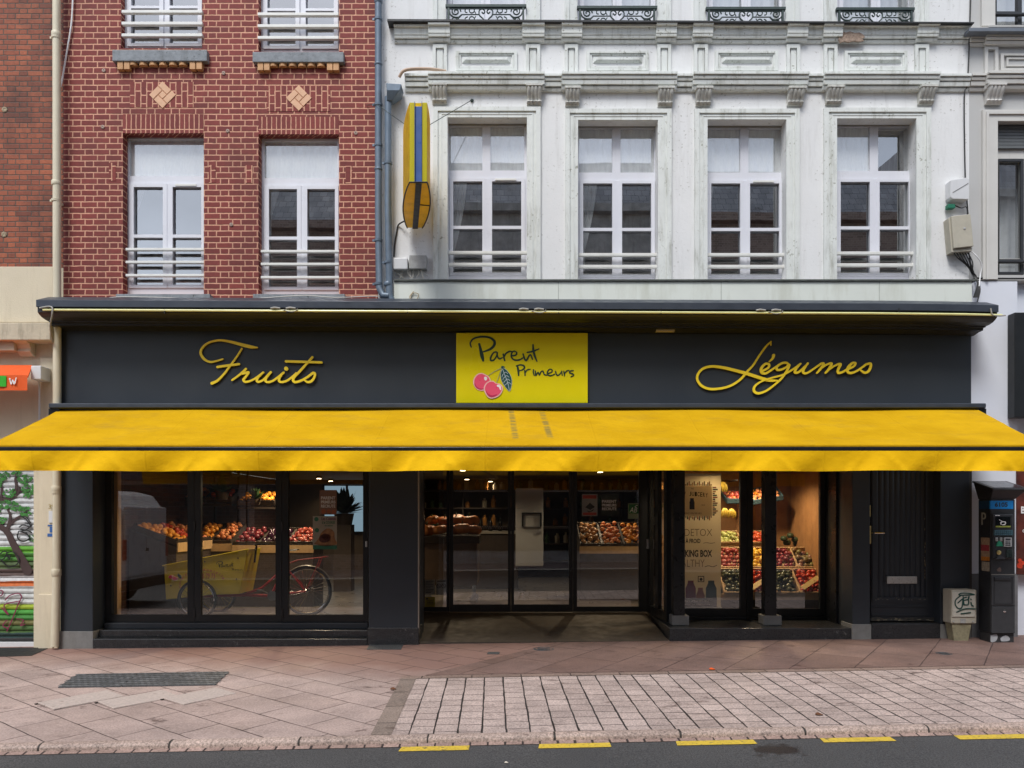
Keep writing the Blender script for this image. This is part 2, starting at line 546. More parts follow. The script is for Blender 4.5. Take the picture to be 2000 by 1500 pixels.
m_black = M('charcoal_shop_paint', (0.029, 0.036, 0.045), 0.42, 0.07, 0.8, bump=0.04, bscale=90, streak=0.07, spec=0.4, rvar=0.05, dirt=(0.07, 0.07, 0.07), sscale=(2, 2, 0.8))
m_blackframe = M('black_aluminium', (0.014, 0.016, 0.018), 0.38, 0.12, 3, spec=0.35)
m_blackpost = M('black_glossy_metal', (0.011, 0.012, 0.014), 0.33, 0.12, 3, spec=0.35)
m_darkgranite = M('dark_polished_granite', (0.022, 0.024, 0.027), 0.32, 0.4, 40, streak=0.3, dirt=(0.12, 0.12, 0.12), spots=1.0, sscale=(6, 6, 20))
m_greyplinth = M('grey_stone_plinth', (0.20, 0.20, 0.195), 0.8, 0.15, 9, bump=0.3, streak=0.4)
m_flash = M('slate_grey_metal_flashing', (0.050, 0.060, 0.078), 0.42, 0.12, 4, metal=0.3)
m_cornice = M('charcoal_cornice', (0.019, 0.020, 0.021), 0.45, 0.18, 3, streak=0.15, dirt=(0.075, 0.07, 0.06), sscale=(0.4, 4, 6))
m_neon = M('pale_yellow_tube', (0.80, 0.78, 0.36), 0.3, 0.04, 5)
m_yellowpaint = M('yellow_letter_paint', (0.93, 0.70, 0.03), 0.4, 0.06, 6)
m_signyellow = M('yellow_sign_panel', (0.70, 0.60, 0.003), 0.35, 0.04, 2, spec=0.25)
m_inkgreen = M('dark_green_ink', (0.012, 0.040, 0.018), 0.4, 0.05)
m_pink = M('cherry_pink', (0.80, 0.085, 0.17), 0.35, 0.03)
m_pinkdark = M('cherry_dark_pink', (0.50, 0.035, 0.10), 0.35, 0.03)
m_palepink = M('pale_pink_outline', (0.86, 0.50, 0.46), 0.35, 0.03)
m_whitepaint = M('white_paint', (0.80, 0.80, 0.80), 0.5, 0.03)
m_leafteal = M('dark_teal_leaf', (0.012, 0.075, 0.072), 0.4, 0.05)
m_veins = M('pale_blue_vein', (0.55, 0.66, 0.74), 0.4, 0.03)
m_darktext = M('black_print', (0.015, 0.015, 0.015), 0.5, 0.03)
m_brass = M('worn_brass', (0.62, 0.48, 0.20), 0.35, 0.2, 30, metal=0.9)
m_steel = M('brushed_steel', (0.55, 0.54, 0.51), 0.35, 0.1, 30, metal=0.9)
m_chrome = M('chrome', (0.7, 0.7, 0.7), 0.15, 0.05, metal=1.0)
m_cable = M('black_cable', (0.012, 0.012, 0.012), 0.5, 0.1)
m_whitecable = M('white_cable', (0.62, 0.60, 0.54), 0.5, 0.1)
m_boxwhite = M('white_plastic_box', (0.66, 0.67, 0.68), 0.45, 0.04, 5, streak=0.2, dirt=(0.3, 0.3, 0.28))
m_boxgrey = M('weathered_grey_box', (0.38, 0.38, 0.37), 0.7, 0.2, 22, bump=0.2, streak=0.6, dirt=(0.13, 0.13, 0.12))
m_boxbeige = M('dirty_beige_box', (0.45, 0.42, 0.34), 0.65, 0.1, 8, streak=0.6, dirt=(0.15, 0.14, 0.1))
m_orange = M('orange_awning_cloth', (0.72, 0.10, 0.012), 0.8, 0.06)
m_green = M('bright_green_cloth', (0.03, 0.40, 0.02), 0.8, 0.06)
m_wood = M('warm_wood_board', (0.34, 0.17, 0.065), 0.55, 0.25, 5, sscale=(9, 9, 0.5), streak=0.5, dirt=(0.16, 0.07, 0.025))
m_palewood = M('pale_crate_wood', (0.52, 0.34, 0.17), 0.7, 0.15, 20)
m_darkwood = M('dark_stained_wood', (0.05, 0.035, 0.026), 0.6, 0.2, 9)
m_rubber = M('black_rubber', (0.012, 0.012, 0.012), 0.7, 0.1)
m_bikered = M('red_bicycle_paint', (0.42, 0.028, 0.028), 0.35, 0.06)
m_boxyellow = M('yellow_box_panel', (0.68, 0.53, 0.03), 0.45, 0.05, 4)

# ------------------------------------------------------------------ ground
def slab_mat(name, bw, bh, joint, cols, mortar, rot, loc=(0, 0, 0), offset=0.5, stain=(0.05, 0.022, 0.016), speck=0.5, squash=1.0, thin=None, rough=0.72, red_tint=0.0):
    m, nt, p = new_mat(name)
    pos = nd(nt, 'NewGeometry').outputs['Position']
    w = nd(nt, 'TexNoise', {'Vector': pos, 'Scale': 5.0, 'Detail': 2.0}).outputs['Color']
    wv = nd(nt, 'VectorMath', {0: w, 1: (0.5, 0.5, 0.5)}, operation='SUBTRACT').outputs[0]
    wv = nd(nt, 'VectorMath', {0: wv, 'Scale': 0.014}, operation='SCALE').outputs[0]
    pp = nd(nt, 'VectorMath', {0: pos, 1: wv}, operation='ADD').outputs[0]
    v = scaled(nt, pp, (1, 1, 1), loc, (0, 0, rot))
    sp = nd(nt, 'SeparateXYZ', {0: v})
    u, q = sp.outputs[0], sp.outputs[1]
    row_f = mth(nt, 'DIVIDE', q, bh)
    row = mth(nt, 'FLOOR', row_f)
    fr = mth(nt, 'FRACT', row_f)
    rr = nd(nt, 'TexWhiteNoise', {'W': row}, noise_dimensions='1D').outputs['Value']
    sh = mth(nt, 'MULTIPLY', rr, 1.0) if offset == 'random' else mth(nt, 'MULTIPLY', mth(nt, 'MODULO', mth(nt, 'ADD', row, 1000.0), 2.0), offset)
    uu = mth(nt, 'ADD', mth(nt, 'DIVIDE', u, bw), sh)
    cell = mth(nt, 'FLOOR', uu)
    t = mth(nt, 'FRACT', uu)
    du = mth(nt, 'MULTIPLY', mth(nt, 'MINIMUM', t, mth(nt, 'SUBTRACT', 1.0, t)), bw)
    dv = mth(nt, 'MULTIPLY', mth(nt, 'MINIMUM', fr, mth(nt, 'SUBTRACT', 1.0, fr)), bh)
    rid = nd(nt, 'TexWhiteNoise', {'Vector': nd(nt, 'CombineXYZ', {0: cell, 1: row}).outputs[0]}, noise_dimensions='3D')
    jn = rng(nt, noise(nt, pos, 3.1, 4), 0.3, 0.7, 0.55, 1.5)
    mu = rng(nt, mth(nt, 'DIVIDE', du, jn), (thin or joint) * 0.5 - 0.001, (thin or joint) * 0.5 + 0.003)
    mv = rng(nt, mth(nt, 'DIVIDE', dv, jn), joint * 0.5 - 0.001, joint * 0.5 + 0.003)
    mask = mth(nt, 'MINIMUM', mu, mv)
    base = mixc(nt, rid.outputs['Value'], cols[0], cols[1])
    n = rng(nt, noise(nt, pos, 2.0, 6, 0.65), 0.3, 0.7, 0.78, 1.18)
    base = mixc(nt, 1.0, base, nd(nt, 'CombineXYZ', {0: n, 1: n, 2: n}).outputs[0], 'MULTIPLY')
    g = rng(nt, noise(nt, pos, 62, 4, 0.75), 0.34, 0.66, 1 - speck, 1 + speck)
    base = mixc(nt, 1.0, base, nd(nt, 'CombineXYZ', {0: g, 1: g, 2: g}).outputs[0], 'MULTIPLY')
    # old spills and mud, where they lie
    s = mth(nt, 'MULTIPLY', rng(nt, noise(nt, scaled(nt, pos, (1, 1.6, 1)), 3.4, 5, 0.7), 0.58, 0.66), rng(nt, noise(nt, pos, 0.9, 2), 0.45, 0.6))
    base = mixc(nt, mth(nt, 'MULTIPLY', s, 0.75), base, stain)
    if red_tint:                            # a darker, redder stretch nearest the shopfronts, with a ragged edge
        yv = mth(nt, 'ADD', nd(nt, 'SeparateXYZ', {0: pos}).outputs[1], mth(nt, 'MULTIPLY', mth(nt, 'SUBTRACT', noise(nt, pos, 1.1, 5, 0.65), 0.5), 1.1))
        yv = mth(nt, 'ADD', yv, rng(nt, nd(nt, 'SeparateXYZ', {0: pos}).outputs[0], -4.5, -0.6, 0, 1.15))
        base = mixc(nt, mth(nt, 'MULTIPLY', rng(nt, yv, -1.35, -0.35), red_tint), base, (0.225, 0.125, 0.10))
    c = mixc(nt, mask, mortar, base)
    nt.links.new(c, p.inputs['Base Color'])
    rf = rng(nt, noise(nt, pos, 1.3, 4), 0.35, 0.65, rough - 0.18, rough + 0.12)
    nt.links.new(rf, p.inputs['Roughness'])
    tilt = mth(nt, 'MULTIPLY', rid.outputs['Value'], 0.4)
    h = mth(nt, 'ADD', mth(nt, 'ADD', mask, tilt), mth(nt, 'MULTIPLY', noise(nt, pos, 150, 3), 0.5))
    bp = nd(nt, 'Bump', {'Strength': 0.6, 'Distance': 0.006, 'Height': h})
    nt.links.new(bp.outputs[0], p.inputs['Normal'])
    return m

m_slab = slab_mat('pink_diagonal_slabs', 0.62, 0.35, 0.007, [(0.385, 0.290, 0.255), (0.445, 0.34, 0.302)], (0.055, 0.035, 0.03), R(38.5), offset=0.5, speck=0.27, red_tint=0.9)
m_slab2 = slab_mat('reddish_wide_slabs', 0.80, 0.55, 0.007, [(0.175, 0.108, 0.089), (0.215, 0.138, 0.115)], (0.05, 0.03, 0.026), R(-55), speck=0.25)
m_bay = slab_mat('pink_granite_setts', 0.19, 0.185, 0.0105, [(0.405, 0.315, 0.28), (0.50, 0.395, 0.352)], (0.020, 0.016, 0.014), R(-91.735), offset='random', speck=0.45, thin=0.007)
m_kerb = slab_mat('pink_granite_kerb', 0.95, 5.0, 0.012, [(0.38, 0.285, 0.24), (0.47, 0.36, 0.305)], (0.03, 0.025, 0.02), R(-1.735), loc=(0.3, 2.0, 0), speck=0.6)
m_gutter = slab_mat('brick_gutter', 0.13, 5.0, 0.012, [(0.30, 0.205, 0.17), (0.36, 0.25, 0.21)], (0.03, 0.02, 0.018), R(-1.735), loc=(0, 2.0, 0), speck=0.4)
m_border = slab_mat('brown_granite_border', 0.5, 5.0, 0.008, [(0.22, 0.155, 0.125), (0.27, 0.19, 0.155)], (0.03, 0.022, 0.018), R(-1.735), loc=(0, 2.0, 0), speck=0.4)
m_border2 = slab_mat('grey_brown_side_border', 0.5, 5.0, 0.008, [(0.22, 0.17, 0.14), (0.27, 0.21, 0.175)], (0.03, 0.022, 0.018), R(-91.735), loc=(0, 2.0, 0), speck=0.4)

def asphalt():
    m, nt, p = new_mat('worn_asphalt')
    pos = nd(nt, 'NewGeometry').outputs['Position']
    g = noise(nt, pos, 95, 3, 0.75)
    big = noise(nt, pos, 0.9, 5, 0.6)
    c = mixc(nt, rng(nt, g, 0.36, 0.66), (0.022, 0.022, 0.023), (0.14, 0.137, 0.135))
    c = mixc(nt, rng(nt, big, 0.35, 0.7, 0, 0.45), c, (0.04, 0.04, 0.042))
    sp = nd(nt, 'SeparateXYZ', {0: pos})
    # one oily patch on the carriageway
    ox, oy = X(1515, -4.12), -4.12
    dx = mth(nt, 'MULTIPLY', mth(nt, 'SUBTRACT', sp.outputs[0], ox), 4.5)
    dy = mth(nt, 'MULTIPLY', mth(nt, 'SUBTRACT', sp.outputs[1], oy), 6.0)
    rad = mth(nt, 'SQRT', mth(nt, 'ADD', mth(nt, 'MULTIPLY', dx, dx), mth(nt, 'MULTIPLY', dy, dy)))
    rad = mth(nt, 'ADD', rad, mth(nt, 'MULTIPLY', mth(nt, 'SUBTRACT', noise(nt, pos, 6, 4, 0.7), 0.5), 3.2))
    oil = rng(nt, rad, 0.55, 1.0, 0.85, 0)
    c = mixc(nt, oil, c, (0.014, 0.010, 0.008))
    nt.links.new(c, p.inputs['Base Color'])
    nt.links.new(rng(nt, oil, 0, 1, 0.72, 0.4), p.inputs['Roughness'])
    bp = nd(nt, 'Bump', {'Strength': 0.8, 'Distance': 0.01, 'Height': g})
    nt.links.new(bp.outputs[0], p.inputs['Normal'])
    return m
m_asphalt = asphalt()
m_earth = M('bare_earth', (0.12, 0.10, 0.08), 0.9, 0.2, 0.5)

def sheet(name, pts, mat, dz=0.0, sub=1):
    mb = MB()
    mb.add([(x, y, gz(x, y) + dz) for x, y in pts], [tuple(range(len(pts)))])
    return structure(mb.build(name, mat, origin=(0, 0, 0), fix=False))

g = MB().add([(-400, -400, 0.0114 * -60 - 1.2), (400, -400, -0.6), (400, 400, -0.6), (-400, 400, -0.7 - 1.2)], [(0, 1, 2, 3)])
structure(g.build('ground', m_earth, origin=(0, 0, 0)))
KY = kerb_y
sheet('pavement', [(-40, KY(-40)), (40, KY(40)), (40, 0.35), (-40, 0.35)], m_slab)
# the smoother reddish strip along the shopfronts
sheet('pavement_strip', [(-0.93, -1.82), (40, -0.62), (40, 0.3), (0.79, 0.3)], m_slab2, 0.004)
# setts of the parking bay with their granite border
bx0 = X(778, -3.7); 
def kxy(x, off): return (x - 0.03 * off, KY(x) + off)
bayL = -0.94
BO = 1.98
sheet('parking_bay', [kxy(bayL, 0.0), kxy(40, 0.0), kxy(40, BO - 0.11), kxy(bayL, BO - 0.11)], m_bay, 0.004)
sheet('parking_bay_border', [kxy(bayL - 0.155, BO - 0.11), kxy(40, BO - 0.11), kxy(40, BO), kxy(bayL - 0.155, BO)], m_border, 0.008)
sheet('parking_bay_side_border', [kxy(bayL - 0.155, 0.0), kxy(bayL, 0.0), kxy(bayL, BO - 0.11), kxy(bayL - 0.155, BO - 0.11)], m_border2, 0.008)

kb = MB()
n = 80
prof = [(0.0, 0.006), (-0.02, 0.008), (-0.06, 0.005), (-0.078, -0.006), (-0.085, -0.022), (-0.085, -0.12)]
def kfn(u, v):
    x = -40 + 80 * u
    i = min(int(round(v * (len(prof) - 1))), len(prof) - 1)
    o, dz = prof[i]
    return (x, KY(x) + o, gz(x, KY(x)) + dz)
kb.grid(kfn, n, len(prof) - 1)
structure(kb.build('kerb', m_kerb, origin=(0, 0, 0), smooth=True))
def rz(x): return gz(x, KY(x)) - 0.050
gb = MB().add([(-40, KY(-40) - 0.085, rz(-40) + 0.012), (40, KY(40) - 0.085, rz(40) + 0.012), (40, KY(40) - 0.135, rz(40) + 0.004), (-40, KY(-40) - 0.135, rz(-40) + 0.004)], [(0, 1, 2, 3)])
structure(gb.build('gutter', m_gutter, origin=(0, 0, 0)))
rd = MB().add([(-40, KY(-40) - 0.13, rz(-40)), (40, KY(40) - 0.13, rz(40)), (40, -11.0, rz(40)), (-40, -11.0, rz(-40))], [(0, 3, 2, 1)])
structure(rd.build('road', m_asphalt, origin=(0, 0, 0)))
sheet('opposite_pavement', [(-40, -14.6), (40, -14.6), (40, -10.9), (-40, -10.9)], m_slab, 0.09)
m_roadyellow = M('worn_yellow_road_paint', (0.66, 0.46, 0.045), 0.7, 0.15, 30, bump=0.3, spots=1.0, streak=0.95, dirt=(0.07, 0.065, 0.055), sscale=(26, 26, 26))
for i, (a, b, py0, py1) in enumerate([(785, 917, 1453, 1461), (1053, 1190, 1447, 1456), (1315, 1465, 1441, 1450), (1589, 1725, 1437, 1445), (1843, 1981, 1434, 1441)]):
    dd = 1.70 * F / ((py0 + py1) / 2 - HY)
    x0, x1 = X(a, dd - D), X(b, dd - D)
    def my(x): return KY(x) - 0.137
    mk = MB().add([(x0, my(x0), rz(x0) + 0.004), (x1, my(x1), rz(x1) + 0.004), (x1, my(x1) - 0.105, rz(x1) + 0.004), (x0 - 0.01, my(x0) - 0.105, rz(x0) + 0.004)], [(0, 3, 2, 1)])
    structure(mk.build('road_marking', m_roadyellow))

# ------------------------------------------------------------------ pavement ironwork
m_plate = M('dark_chequer_plate', (0.085, 0.09, 0.095), 0.5, 0.75, 55, metal=0.3, bump=0.9, bscale=70)
m_tread = M('worn_bright_tread', (0.20, 0.205, 0.21), 0.4, 0.6, 9, metal=0.4)
def on_ground(px, py):
    """point of the pavement seen at this pixel"""
    s = (HY - py) / F
    k = (px - CX) / F
    # EYE + s*d = 0.0114*k*d + 0.013*(d-D)
    d = (EYE + 0.013 * D) / (0.0114 * k + 0.013 - s)
    x, y = k * d, d - D
    return (x, y, gz(x, y))
def ground_panel(name, quad, mat, label, cat, h=0.006, group=None):
    q = [on_ground(*p) for p in quad]
    mb = MB().add([(a, b, c + 0.001) for a, b, c in q] + [(a, b, c + h) for a, b, c in q],
                  [(0, 1, 2, 3), (4, 5, 6, 7), (0, 1, 5, 4), (1, 2, 6, 5), (2, 3, 7, 6), (3, 0, 4, 7)])
    return tag(mb.build(name, mat, bevel=0.002), label, cat, group)
t = thing('access_cover', 'long dark chequered metal access cover of three plates on the pink slabs', 'access cover', on_ground(280, 1328))
for a, b in ((0.0, 0.40), (0.405, 0.70), (0.705, 1.0)):
    tl, tr = (152 + (447 - 152) * a, 1318 - 5 * a), (152 + (447 - 152) * b, 1318 - 5 * b)
    bl, br = (113 + (420 - 113) * a, 1344 - 5 * a), (113 + (420 - 113) * b, 1344 - 5 * b)
    q = [on_ground(*p) for p in (bl, br, tr, tl)]
    MB().add([(x, y, z + 0.001) for x, y, z in q] + [(x, y, z + 0.010) for x, y, z in q],
             [(0, 1, 2, 3), (4, 5, 6, 7), (0, 1, 5, 4), (1, 2, 6, 5), (2, 3, 7, 6), (3, 0, 4, 7)]).build('plate', m_plate, t, bevel=0.002)
    q2 = [Vector(on_ground(*p)) for p in (bl, br, tr, tl)]
    td = MB()
    nu, nv = int(18 * (b - a) / 0.35), 7
    for i in range(nu):
        for j in range(nv):
            u, v = (i + .5) / nu, (j + .5) / nv
            c_ = (q2[0] * (1 - u) + q2[1] * u) * (1 - v) + (q2[3] * (1 - u) + q2[2] * u) * v
            d_ = Vector((0.03, 0.02, 0)) if (i + j) % 2 else Vector((-0.03, 0.02, 0))
            td.obox(c_ + Vector((0, 0, 0.0115)), d_, Vector((-d_.y, d_.x, 0)) * 0.32, (0, 0, 0.0018))
    td.build('tread', m_tread, t)
ground_panel('door_mat', [(-30, 1284), (62, 1281), (98, 1265), (-20, 1266)], m_rubber, 'dark rubber door mat before the graffiti covered roller shutter', 'door mat')
ground_panel('drain_grate', [(716, 1269), (783, 1269), (788, 1259), (722, 1258)], m_plate, 'small dark grate let into the pavement at the foot of the granite plinth', 'grate')
ground_panel('hatch_cover', [(951, 1278), (975, 1278), (976, 1274), (953, 1274)], m_plate, 'tiny rectangular iron cover in the pavement before the shop entrance', 'cover')
for px, py, r, lab in ((1062, 1268, 0.125, 'round iron cover in the pavement before the glass entrance doors'), (1844, 1277, 0.085, 'smaller round iron cover in the pavement near the parking meter')):
    c = on_ground(px, py)
    mb = MB().lathe((c[0], c[1], c[2] - 0.01), [(r, 0.0), (r, 0.016), (r * 0.9, 0.018), (r * 0.86, 0.013), (0.01, 0.013)], 28)
    for k in range(5):
        mb.box(c[0] - r * 0.6, c[0] + r * 0.6, c[1] - r * 0.6 + k * r * 0.3 - 0.006, c[1] - r * 0.6 + k * r * 0.3 + 0.006, c[2] + 0.002, c[2] + 0.007)
    tag(mb.build('manhole_cover', m_plate), lab, 'manhole cover', 'round covers in the pavement')

# loose paler slabs standing slightly proud, with open joints
m_pale = M('pale_replaced_slab', (0.48, 0.40, 0.355), 0.75, 0.2, 40, bump=0.4, bscale=120, spots=0.6, dirt=(0.2, 0.12, 0.09))
m_gap = M('open_joint_dirt', (0.03, 0.024, 0.02), 0.9, 0.3, 20)
for px, py, w_, tw in ((160, 1368, 0.60, 0.02), (272, 1367, 0.58, -0.03), (392, 1361, 0.52, 0.03)):
    c_ = Vector(on_ground(px, py))
    B_ = Vector((math.cos(R(51.5) + tw), math.sin(R(51.5) + tw), 0.0))
    A_ = Vector((B_.y, -B_.x, 0.0))
    mb = MB().obox(c_ + Vector((0, 0, 0.006)), B_ * w_ / 2, A_ * 0.165 + Vector((0, 0, -0.004)), (0, 0, 0.008))
    o = structure(mb.build('pavement_slab', m_pale, bevel=0.004))
    mb = MB().obox(c_ - A_ * 0.18 + Vector((0, 0, 0.003)), B_ * (w_ / 2 + .02), A_ * 0.013, (0, 0, 0.002))
    structure(mb.build('open_joint', m_gap))

# ------------------------------------------------------------------ shared house pieces
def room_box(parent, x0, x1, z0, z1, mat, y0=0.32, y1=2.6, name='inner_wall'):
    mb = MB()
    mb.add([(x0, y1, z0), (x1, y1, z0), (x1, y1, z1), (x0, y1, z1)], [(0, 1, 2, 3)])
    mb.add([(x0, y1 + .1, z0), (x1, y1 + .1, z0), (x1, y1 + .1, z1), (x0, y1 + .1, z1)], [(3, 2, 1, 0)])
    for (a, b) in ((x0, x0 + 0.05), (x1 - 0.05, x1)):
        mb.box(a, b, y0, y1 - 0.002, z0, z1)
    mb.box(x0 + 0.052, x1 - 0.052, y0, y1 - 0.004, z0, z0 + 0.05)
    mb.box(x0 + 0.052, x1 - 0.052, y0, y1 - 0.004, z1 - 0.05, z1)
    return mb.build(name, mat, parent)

def window_unit(parent, Yw, outer, panes, sashes=(), bars=(), fogged=(), head=None, glass=None, name='window', frame_mat=None, thick=0.06):
    """a fixed frame with sashes standing proud of it; panes are all of one window's glass"""
    mb = MB().pplate(outer, list(panes), Yw, Yw + thick)
    for s in sashes:
        inside = [p for p in panes if s[0] <= (p[0] + p[2]) / 2 <= s[2] and s[1] <= (p[1] + p[3]) / 2 <= s[3]]
        mb.pplate(s, inside, Yw - 0.018, Yw - 0.002)
    for b in bars:
        mb.pbox(*b, Yw - 0.012, Yw + 0.02)
    fr = mb.build(name, frame_mat or m_pvc, parent, bevel=0.004)
    clear = MB(); fog = MB()
    for i, p in enumerate(panes):
        tgt = fog if i in fogged else clear
        c = 0.03
        x0, x1, z0, z1 = X(p[0], Yw) - 0.005, X(p[2], Yw) + 0.005, Z(p[3], Yw) - 0.005, Z(p[1], Yw) + 0.005
        tgt.add([(x0, Yw + c, z0), (x1, Yw + c, z0), (x1, Yw + c, z1), (x0, Yw + c, z1)], [(0, 1, 2, 3)])
    if clear.v: clear.build('pane', glass or m_glass, fr)
    if fog.v: fog.build('misted_pane', m_glassfog, fr)
    if head:
        MB().pbox(*head, Yw - 0.03, Yw + 0.05).build('window_head', m_brownhead, fr, bevel=0.004)
    return fr

def guard_rails(fr, px0, px1, ys, Y, mat=None):
    for (a, b) in ys:
        MB().pbox(px0, a, px1, b, Y - 0.012, Y + 0.035).build('guard_rail', mat or m_rail, fr, bevel=0.005)

def curtain(parent, px0, px1, top, bot, Y, tie=None, label=None):
    """a hanging net curtain with folds, drawn aside towards its tie point"""
    x0, x1, z0, z1 = X(px0, Y), X(px1, Y), Z(bot, Y), Z(top, Y)
    def fn(u, v):
        if tie == 'left': x = x0 + (x1 - x0) * u * (1 - 0.75 * min(1, v * 1.25) ** 1.6)
        elif tie == 'right': x = x1 - (x1 - x0) * (1 - u) * (1 - 0.75 * min(1, v * 1.25) ** 1.6)
        else: x = x0 + (x1 - x0) * u
        return (x, Y + 0.014 * math.sin(u * 44) + 0.006 * math.sin(u * 17 + v * 3), z1 + (z0 - z1) * v)
    mb = MB().grid(fn, 60, 10)
    return mb.build('curtain', m_net, parent, smooth='all')

# ------------------------------------------------------------------ brick house (red painted brick, left of centre)
house = thing('brick_house', 'dark red painted brick house with pale joints and stone window sills', 'house', (X(430), 0.5, 0))
ZT = 11.4
def hp(r, Y=0.0): return (X(r[0], Y), X(r[2], Y), Z(r[3], Y), Z(r[1], Y))
holes = [hp(h) for h in ((240, 260, 398, 576), (505, 262, 662, 576), (236, -200, 395, 94), (505, -198, 662, 101))]
MB().plate(X(124), X(738), 2.6, ZT, holes, 0.0, 0.32).build('wall', m_redbrick, house)
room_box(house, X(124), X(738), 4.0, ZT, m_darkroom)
MB().box(X(118), X(742), -0.12, 6.0, ZT + 0.001, ZT + 0.25).build('roof', m_zinc, house)
# soldier courses, upright brick fields and pairs
for nm_, rs in (('soldier_course', ((240, 223, 398, 260), (505, 228, 662, 262))), ('upright_brick_field', ((254, 160, 378, 210), (522, 168, 645, 217))),
                ('upright_brick_pair', ((213, 318, 226, 353), (408, 322, 421, 357), (480, 323, 493, 357), (675, 324, 688, 358)))):
    for r in rs:
        MB().pbox(*r, -0.004, 0.05).build(nm_, m_soldier1 if nm_ == 'soldier_course' else m_soldier, house)
for cx, cy, h in ((318, 186, 26), (584, 192, 25)):
    dm = MB()
    def dq(a, b, c, d_, yo=0.0):      # rectangle in the diamond's own 45 degree frame, in pixels
        k = 0.70711
        pts = [(cx + (u - v) * k, cy + (u + v) * k) for u, v in ((a, b), (c, b), (c, d_), (a, d_))]
        dm.prism([(X(p[0]), Z(p[1])) for p in pts], 'y', -0.012 - yo, 0.02)
    s = h * 0.7071
    j = 0.8
    q = s / 3.0
    dq(-s, -s, q - j, -q - j); dq(q + j, -s, s, q - j); dq(-q + j, q + j, s, s); dq(-s, -q + j, -q - j, s); dq(-q + j, -q + j, q - j, q - j)
    dm.build('diamond_ornament', m_peach, house, bevel=0.002)
    pts = [(cx, cy - h), (cx + h, cy), (cx, cy + h), (cx - h, cy)]
    MB().prism([(X(p[0]), Z(p[1])) for p in pts], 'y', -0.006, 0.02).build('diamond_joint', M('tan_mortar', (0.52, 0.26, 0.15), 0.8), house)
# first floor windows
for (ox, pl, pr, yo, fogp) in ((246, (261, 318), (337, 393), 0, 1), (510, (525, 580), (600, 654), 4, 1)):
    Yw = 0.12
    top = (pl[0] - 9, 272 + yo, pr[1] + 5, 344 + yo)
    panes = [top, (pl[0], 365 + yo, pl[1], 458 + yo), (pl[0], 464 + yo, pl[1], 556 + yo), (pr[0], 365 + yo, pr[1], 458 + yo), (pr[0], 464 + yo, pr[1], 556 + yo)]
    sash = [(pl[0] - 9, 358 + yo, pl[1] + 8, 562 + yo), (pr[0] - 8, 358 + yo, pr[1] + 7, 562 + yo)]
    fr = window_unit(house, Yw, (ox - 3, 263 + yo, ox + 154, 574), panes, sash, [(pl[1] + 6, 358 + yo, pr[0] - 6, 562 + yo)], fogged=(0,))
    guard_rails(fr, ox - 1, ox + 153, ((484 + yo, 489 + yo), (509 + yo, 514 + yo), (535 + yo, 540 + yo)), 0.03)
    curtain(fr, ox + 8, ox + 55, 273, 460, 0.35, 'left')
    if yo == 0:
        MB().pbox(342, 359, 383, 363, Yw - 0.026, Yw).build('window_vent', m_rail, fr, bevel=0.002)
# sills
for r in ((226, 574, 410, 590), (494, 574, 673, 590)):
    MB().pbox(*r, -0.10, 0.10).build('sill', m_stone, house, bevel=0.006)
for r in ((219, 97, 404, 119), (493, 101, 671, 121)):
    MB().box(X(r[0], -0.075), X(r[2], -0.075), -0.075, 0.12, Z(r[3], -0.075), Z(r[1], -0.075)).build('sill', m_stone, house, bevel=0.008)
    dn = MB()
    x = r[0] + 9
    blocks = [12, 12] + [18] * 6 + [12, 12]
    for k, w in enumerate(blocks):
        if w == 12:
            dn.pbox(x + 1, r[3] - 2, x + w, r[3] + 16, -0.06, 0.0)
        else:
            dn.add(*(lambda m_: (m_.v, m_.f))(MB().prism([(X(x + 9) + 0.056 * math.cos(a), -0.005 - 0.058 * math.sin(a)) for a in [math.pi * i / 8 for i in range(9)]], 'z', Z(r[3] + 13), Z(r[3] + 1))))
        x += w * (r[2] - r[0] - 18) / sum(blocks)
    dn.pbox(r[0] + 8, r[3] - 3, r[2] - 8, r[3] + 3, -0.03, 0.0)
    dn.build('dentil_course', m_tan, house, bevel=0.004)
# second floor windows, only their feet in the picture
for (ox, yo) in ((240, 0), (506, 5)):
    Yw = 0.10
    pl, pr = (ox + 16, ox + 71), (ox + 91, ox + 146)
    panes = [(pl[0], -180, pl[1], 11 + yo), (pl[0], 16 + yo, pl[1], 84 + yo), (pr[0], -180, pr[1], 11 + yo), (pr[0], 16 + yo, pr[1], 84 + yo)]
    fr = window_unit(house, Yw, (ox - 5, -205, ox + 158, 98 + yo), panes, [(pl[0] - 8, -185, pl[1] + 8, 90 + yo), (pr[0] - 8, -185, pr[1] + 8, 90 + yo)])
    guard_rails(fr, ox - 3, ox + 155, ((19 + yo, 25 + yo), (42 + yo, 48 + yo), (65 + yo, 71 + yo)), -0.03)
# rust marked anchor holes in the brick
m_chalk = M('chalky_filler', (0.40, 0.30, 0.25), 0.9, 0.4, 60)
for px, py in ((445, 256), (695, 260), (452, 439), (201, 248), (203, 138), (437, 143)):
    MB().lathe((X(px), -0.006, Z(py)), [(0.022, 0.004), (0.024, -0.002), (0.012, -0.006), (0.004, 0.0)], 9, 'y').build('anchor_mark', m_chalk, house)

